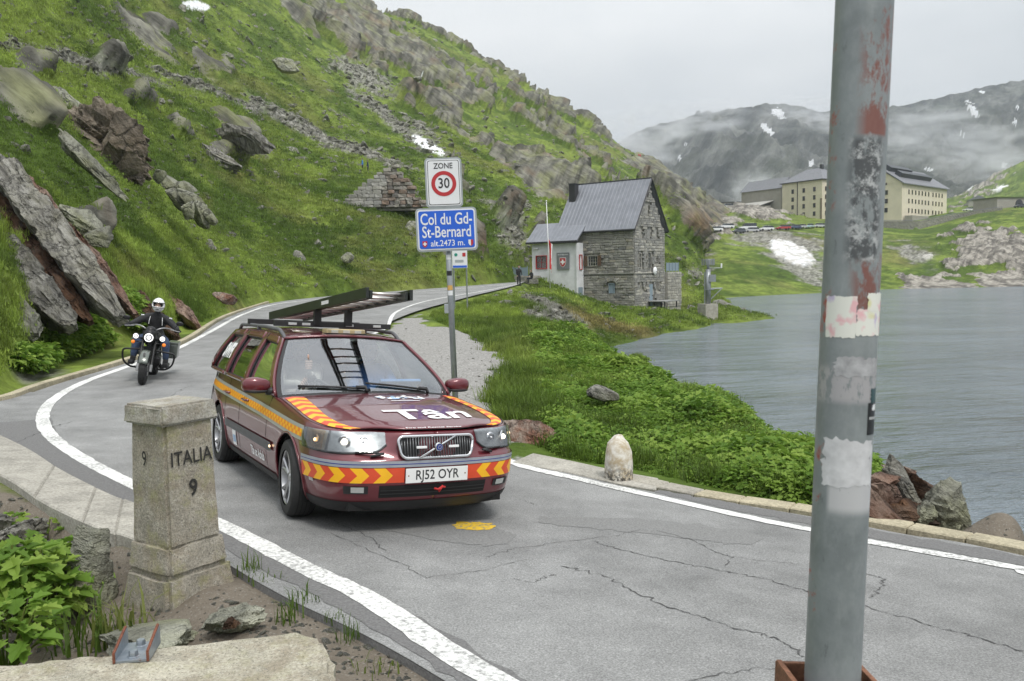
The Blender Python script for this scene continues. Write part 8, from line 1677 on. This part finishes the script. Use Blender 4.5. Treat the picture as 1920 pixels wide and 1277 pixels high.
hill_rock(425, 560, 33, (.55, .45, .32), (0, R(25), 0), 51, M_RK1, 'pale pink boulder lying by the kerb of the hill side', 4); hill_rock(535, 122, 150, (2.6, 1.8, 1.3), (0, R(10), 0), 52, M_RK4, 'pale lone boulder high on the green slope')
hill_rock(160, 305, 34, (2.3, .5, .35), (0, R(48), R(10)), 53, M_RK4, 'thin tilted rock fin below the brown outcrop', 4, rgh=.8); hill_rock(455, 258, 82, (3.4, 1.8, 1.2), (0, R(32), 0), 54, M_RK2, 'grey outcrop in the middle of the slope', 4, rgh=.9); hill_rock(410, 296, 76.5, (2.8, 1.4, .9), (0, R(25), 0), 55, M_RK2, 'low grey outcrop below the middle one', 4, rgh=.9)
hill_rock(650, 485, 66, (.6, .5, .5), (0, 0, 0), 56, M_RK4, 'small pale boulder on the slope above the ladder', 3); hill_rock(770, 432, 84, (.9, .7, 1.2), (0, R(10), 0), 57, M_RK4, 'pale rock column beside the blue sign', 3)
# tilted beds of rock above the motorcycle
BEDS = [(-15, 300, 228, 600, 21.5, .40, .62, M_RK2, 'thick grey tilted rock bed above the motorcyclist'), (42, 332, 258, 594, 21.9, .15, .55, M_RK6, 'orange tilted rock bed along the upper edge of the cut'), (-30, 352, 168, 604, 21.4, .26, .42, M_RK3, 'rust-brown tilted rock bed in the cut'), (-50, 400, 132, 616, 20.4, .40, .50, M_RK2, 'grey tilted rock bed below the rust-brown one'), (-80, 460, 62, 630, 19.4, .34, .42, M_RK4, 'lowest mossy tilted rock bed near the kerb'), (250, 560, 330, 632, 26.5, .22, .4, M_RK3, 'broken brown rock bed behind the rider'), (300, 556, 372, 612, 31.0, .2, .4, M_RK6, 'short pinkish rock bed beyond the brown one')]
for i, (u0, v0, u1, v1, y, hw, dp, mm, lb) in enumerate(BEDS):
    a, c = PY(u0, v0, y + 2.0), PY(u1, v1, y - 1.0); d = Vector(c - a); L = d.length; d.normalize(); nrm = Vector((.25, -.85, .45)).normalized(); nrm = (nrm - d * nrm.dot(d)).normalized(); w = d.cross(nrm)
    nx_ = 130; sec = [(x, 1) for x in np.linspace(-1, 1, 17)] + [(1, z) for z in np.linspace(.75, -1, 8)] + [(x, -1) for x in np.linspace(.6, -1, 5)] + [(-1, z) for z in np.linspace(-.75, .75, 7)]; m_n = len(sec); V = np.empty(((nx_ + 1) * m_n, 3)); sp = np.repeat(np.linspace(0, 1, nx_ + 1), m_n); sx_ = np.tile([q[0] for q in sec], nx_ + 1); sz_ = np.tile([q[1] for q in sec], nx_ + 1)
    e1 = pn(np.stack([sp * L * .9, sx_ * .3 + i * 5, sz_ * .2], 1)); e2 = np.floor(3.2 * pn(np.stack([sp * L * 1.7, sx_ * 1.2 + i * 3, sz_ * .5 + 9], 1))) / 3.2; e3 = fbm(np.stack([sp * L * 2.5, sx_ * hw * 9, sz_ * 3 + i], 1), 3); stp = np.floor((sx_ * hw * 5 + 1.2 * e1) ) * .05
    tp_ = np.minimum(1, np.minimum(5 * sp + .4, 4 * (1 - sp) + .3)); A2 = sx_ * hw * (1 + .25 * e1 + .22 * e2) * tp_ + .05 * e3; B2 = sz_ * dp * tp_ + (sz_ > 0) * (stp + .10 * e2 + .05 * e3)
    V = np.array(a)[None] + sp[:, None] * L * np.array(d)[None] + A2[:, None] * np.array(w)[None] + B2[:, None] * np.array(nrm)[None]
    fa = [(k * m_n + j, k * m_n + (j + 1) % m_n, (k + 1) * m_n + (j + 1) % m_n, (k + 1) * m_n + j) for k in range(nx_) for j in range(m_n)]
    mb = MB(); mb.add([tuple(q) for q in V], fa + [tuple(range(m_n)), tuple(nx_ * m_n + j for j in range(m_n - 1, -1, -1))]); link('rock_bed', mb, mm, None, smooth=28, label=lb, cat='rock')
# rocks and rubble under the parapet and round the border stone
for i, (u, v, z, s_, mm, lb) in enumerate(((170, 1090, -.05, (.22, .2, .34), M_RK4, 'upright weathered rock propped against the border stone footing'), (80, 1035, .0, (.20, .14, .12), M_RK2, 'grey broken stone under the parapet'), (125, 1060, .0, (.12, .10, .12), M_RK2, 'small broken stone between parapet and upright rock'), (40, 1000, .02, (.22, .15, .12), M_RK2, 'dark stone wedged beneath the parapet'), (-10, 985, .02, (.18, .14, .14), M_RK2, 'stone at the frame edge beneath the parapet'), (118, 1098, -.1, (.10, .10, .09), M_RK2, 'little grey stone beside the upright rock'), (290, 1195, .02, (.30, .34, .10), M_RK4, 'flat pale slab at the foot of the border stone'), (445, 1165, .08, (.16, .15, .09), M_RK4, 'pale slab of broken concrete right of the border stone'), (432, 1168, .12, (.05, .04, .035), M_RK3, 'rusty brown chip of stone in the soil'))):
    p = PZ(u, v, z + .12) if i != 0 else PZ(u, v, .12); boulder('boulder', p, s_, (R(6), R(8 if i else -8), R(25 * i)), 70 + i, mm, lb, n=4, rgh=.7)
# ---- leafy plant at the near left: every leaf a part
rp = np.random.RandomState(21)
LEAFM = []
for k in range(5):
    bl = MB(); leaf(bl, (0, 0, 0), 1.0, 0.0, 0.0, .25 + .1 * rp.rand(), True); me = bl.mesh('leaf'); me.materials.append(M_LEAF); LEAFM.append(me)
def near_plant(u, v, z, n, rad, h, size, label):
    p = PZ(u, v, z); e = empty('leafy_plant', tuple(p), label=label, cat='plant')
    for k in range(n):
        a = rp.rand() * 6.283; r_ = rad * rp.rand() ** .55; zz_ = h * (1 - .6 * (r_ / rad) ** 2) * (.6 + .45 * rp.rand()); q = Vector((r_ * math.cos(a), r_ * math.sin(a), zz_))
        o = bpy.data.objects.new('leaf', LEAFM[rp.randint(5)]); COL.objects.link(o); o.parent = e; o.location = q; s_ = size * (.55 + .75 * rp.rand()); o.scale = (s_, s_, s_); o.rotation_euler = (rp.normal() * .25, -rp.uniform(-.5, .6), a + rp.normal() * .7)
        if k % 4 == 0: link('stem', MB().tube([(r_ * .2 * math.cos(a), r_ * .2 * math.sin(a), -.05), (r_ * .7 * math.cos(a), r_ * .7 * math.sin(a), zz_ * .6), tuple(q)], .006, 5), M_GRASS, e)
    return e
near_plant(30, 1165, .0, 190, .36, .46, .125, 'big leafy green plant filling the corner by the low wall'); near_plant(105, 1130, -.02, 120, .27, .38, .11, 'leafy green plant beside the upright rock'); near_plant(45, 1090, -.02, 80, .25, .30, .10, 'low leafy plant under the parapet stones'); near_plant(10, 1235, .05, 90, .26, .30, .115, 'leafy plant spilling over the low wall'); near_plant(85, 1015, .0, 16, .10, .22, .09, 'thin sprig growing out of the parapet rubble'); near_plant(5, 1010, .0, 20, .16, .22, .10, 'small leafy sprig below the parapet edge')
# ---- tufts of grass in the soil
for i, (u, v, k) in enumerate(((190, 1200, 1.3), (215, 1195, 1.2), (170, 1215, 1.2), (150, 1190, 1.), (470, 1075, .6), (500, 1090, .6), (575, 1130, .6), (540, 1160, .6), (705, 1255, .6), (625, 1165, .4), (655, 1200, .45), (230, 1180, 1.0))):
    p = PZ(u, v, .14 if u > 400 else .05); o = link('grass_tuft', [TUFTS[0], TUFTS[2], TUFTS[1]][i % 3].copy(), None, None, label='tuft of green grass growing in the soil by the border stone' if u > 400 else 'tuft of long grass between the leafy plants and the low wall', cat='grass', group='grass tufts by the road edge' if u > 400 else 'grass tufts behind the low wall'); o.data.materials.clear(); o.data.materials.append(M_GRASS); o.location = tuple(p); o.scale = (k, k, k * .8); o.rotation_euler = (0, 0, i)
# ================================================================ haze and drifting cloud on the far mountains
t = bpy.data.materials.new('haze'); t.use_nodes = True; n_ = t.node_tree; n_.nodes.clear(); o_ = n_.nodes.new('ShaderNodeOutputMaterial'); v_ = n_.nodes.new('ShaderNodeVolumePrincipled'); v_.inputs['Density'].default_value = .00018; v_.inputs['Color'].default_value = (.80, .87, .96, 1); v_.inputs['Anisotropy'].default_value = .2; n_.links.new(v_.outputs[0], o_.inputs['Volume'])
b = MB(); b.box((300, 300, 217), (6600, 6000, 455)); link('haze', b, t, kind='stuff')
def cloud(u, v, y, size, dens, seed, scale, label):
    p = PY(u, v, y); m_ = bpy.data.materials.new('cloud'); m_.use_nodes = True; q = m_.node_tree; q.nodes.clear(); o2 = q.nodes.new('ShaderNodeOutputMaterial'); vo = q.nodes.new('ShaderNodeVolumePrincipled'); vo.inputs['Color'].default_value = (.97, .98, 1, 1); vo.inputs['Anisotropy'].default_value = .3
    tc_ = q.nodes.new('ShaderNodeTexCoord'); mp_ = q.nodes.new('ShaderNodeMapping'); mp_.inputs['Location'].default_value = (seed * 3.1, seed * 1.7, 0); mp_.inputs['Scale'].default_value = (1, 1, 1.5); nz_ = q.nodes.new('ShaderNodeTexNoise'); nz_.inputs['Scale'].default_value = scale; nz_.inputs['Detail'].default_value = 5; nz_.inputs['Roughness'].default_value = .6; nz_.inputs['Distortion'].default_value = .4
    ln = q.nodes.new('ShaderNodeVectorMath'); ln.operation = 'LENGTH'; fall = q.nodes.new('ShaderNodeMapRange'); fall.inputs[1].default_value = .25; fall.inputs[2].default_value = .98; fall.inputs[3].default_value = 1; fall.inputs[4].default_value = 0; fall.interpolation_type = 'SMOOTHSTEP'
    rg = q.nodes.new('ShaderNodeMapRange'); rg.inputs[1].default_value = .47; rg.inputs[2].default_value = .72; mu = q.nodes.new('ShaderNodeMath'); mu.operation = 'MULTIPLY'; mu2 = q.nodes.new('ShaderNodeMath'); mu2.operation = 'MULTIPLY'; mu2.inputs[1].default_value = dens
    q.links.new(tc_.outputs['Object'], mp_.inputs[0]); q.links.new(mp_.outputs[0], nz_.inputs['Vector']); q.links.new(nz_.outputs[0], rg.inputs[0]); q.links.new(tc_.outputs['Object'], ln.inputs[0]); q.links.new(ln.outputs['Value'], fall.inputs[0]); q.links.new(rg.outputs[0], mu.inputs[0]); q.links.new(fall.outputs[0], mu.inputs[1]); q.links.new(mu.outputs[0], mu2.inputs[0]); q.links.new(mu2.outputs[0], vo.inputs['Density']); q.links.new(vo.outputs[0], o2.inputs['Volume'])
    b_ = MB(); b_.ball((0, 0, 0), 1.0, 24, 16); o = link('mist', b_, m_, None, label=label, cat='mist', kind='stuff'); o.location = tuple(p); o.scale = size; return o
cloud(1200, 258, 980, (70, 90, 44), .075, 1, 1.6, 'bank of mist rolling over the left shoulder of the far mountain'); cloud(1310, 222, 1250, (100, 110, 30), .035, 2, 1.7, 'thin mist trailing along the far ridge'); cloud(1410, 352, 860, (34, 40, 26), .06, 3, 1.6, 'puff of mist behind the hospice wing')
cloud(1720, 250, 1050, (130, 100, 50), .024, 4, 2.1, 'veil of mist across the middle of the right mountain'); cloud(1880, 292, 980, (110, 90, 46), .028, 5, 1.9, 'mist bank drifting low on the right mountain'); cloud(1530, 212, 1400, (110, 110, 40), .03, 6, 1.9, 'soft cloud on the saddle behind the pole')
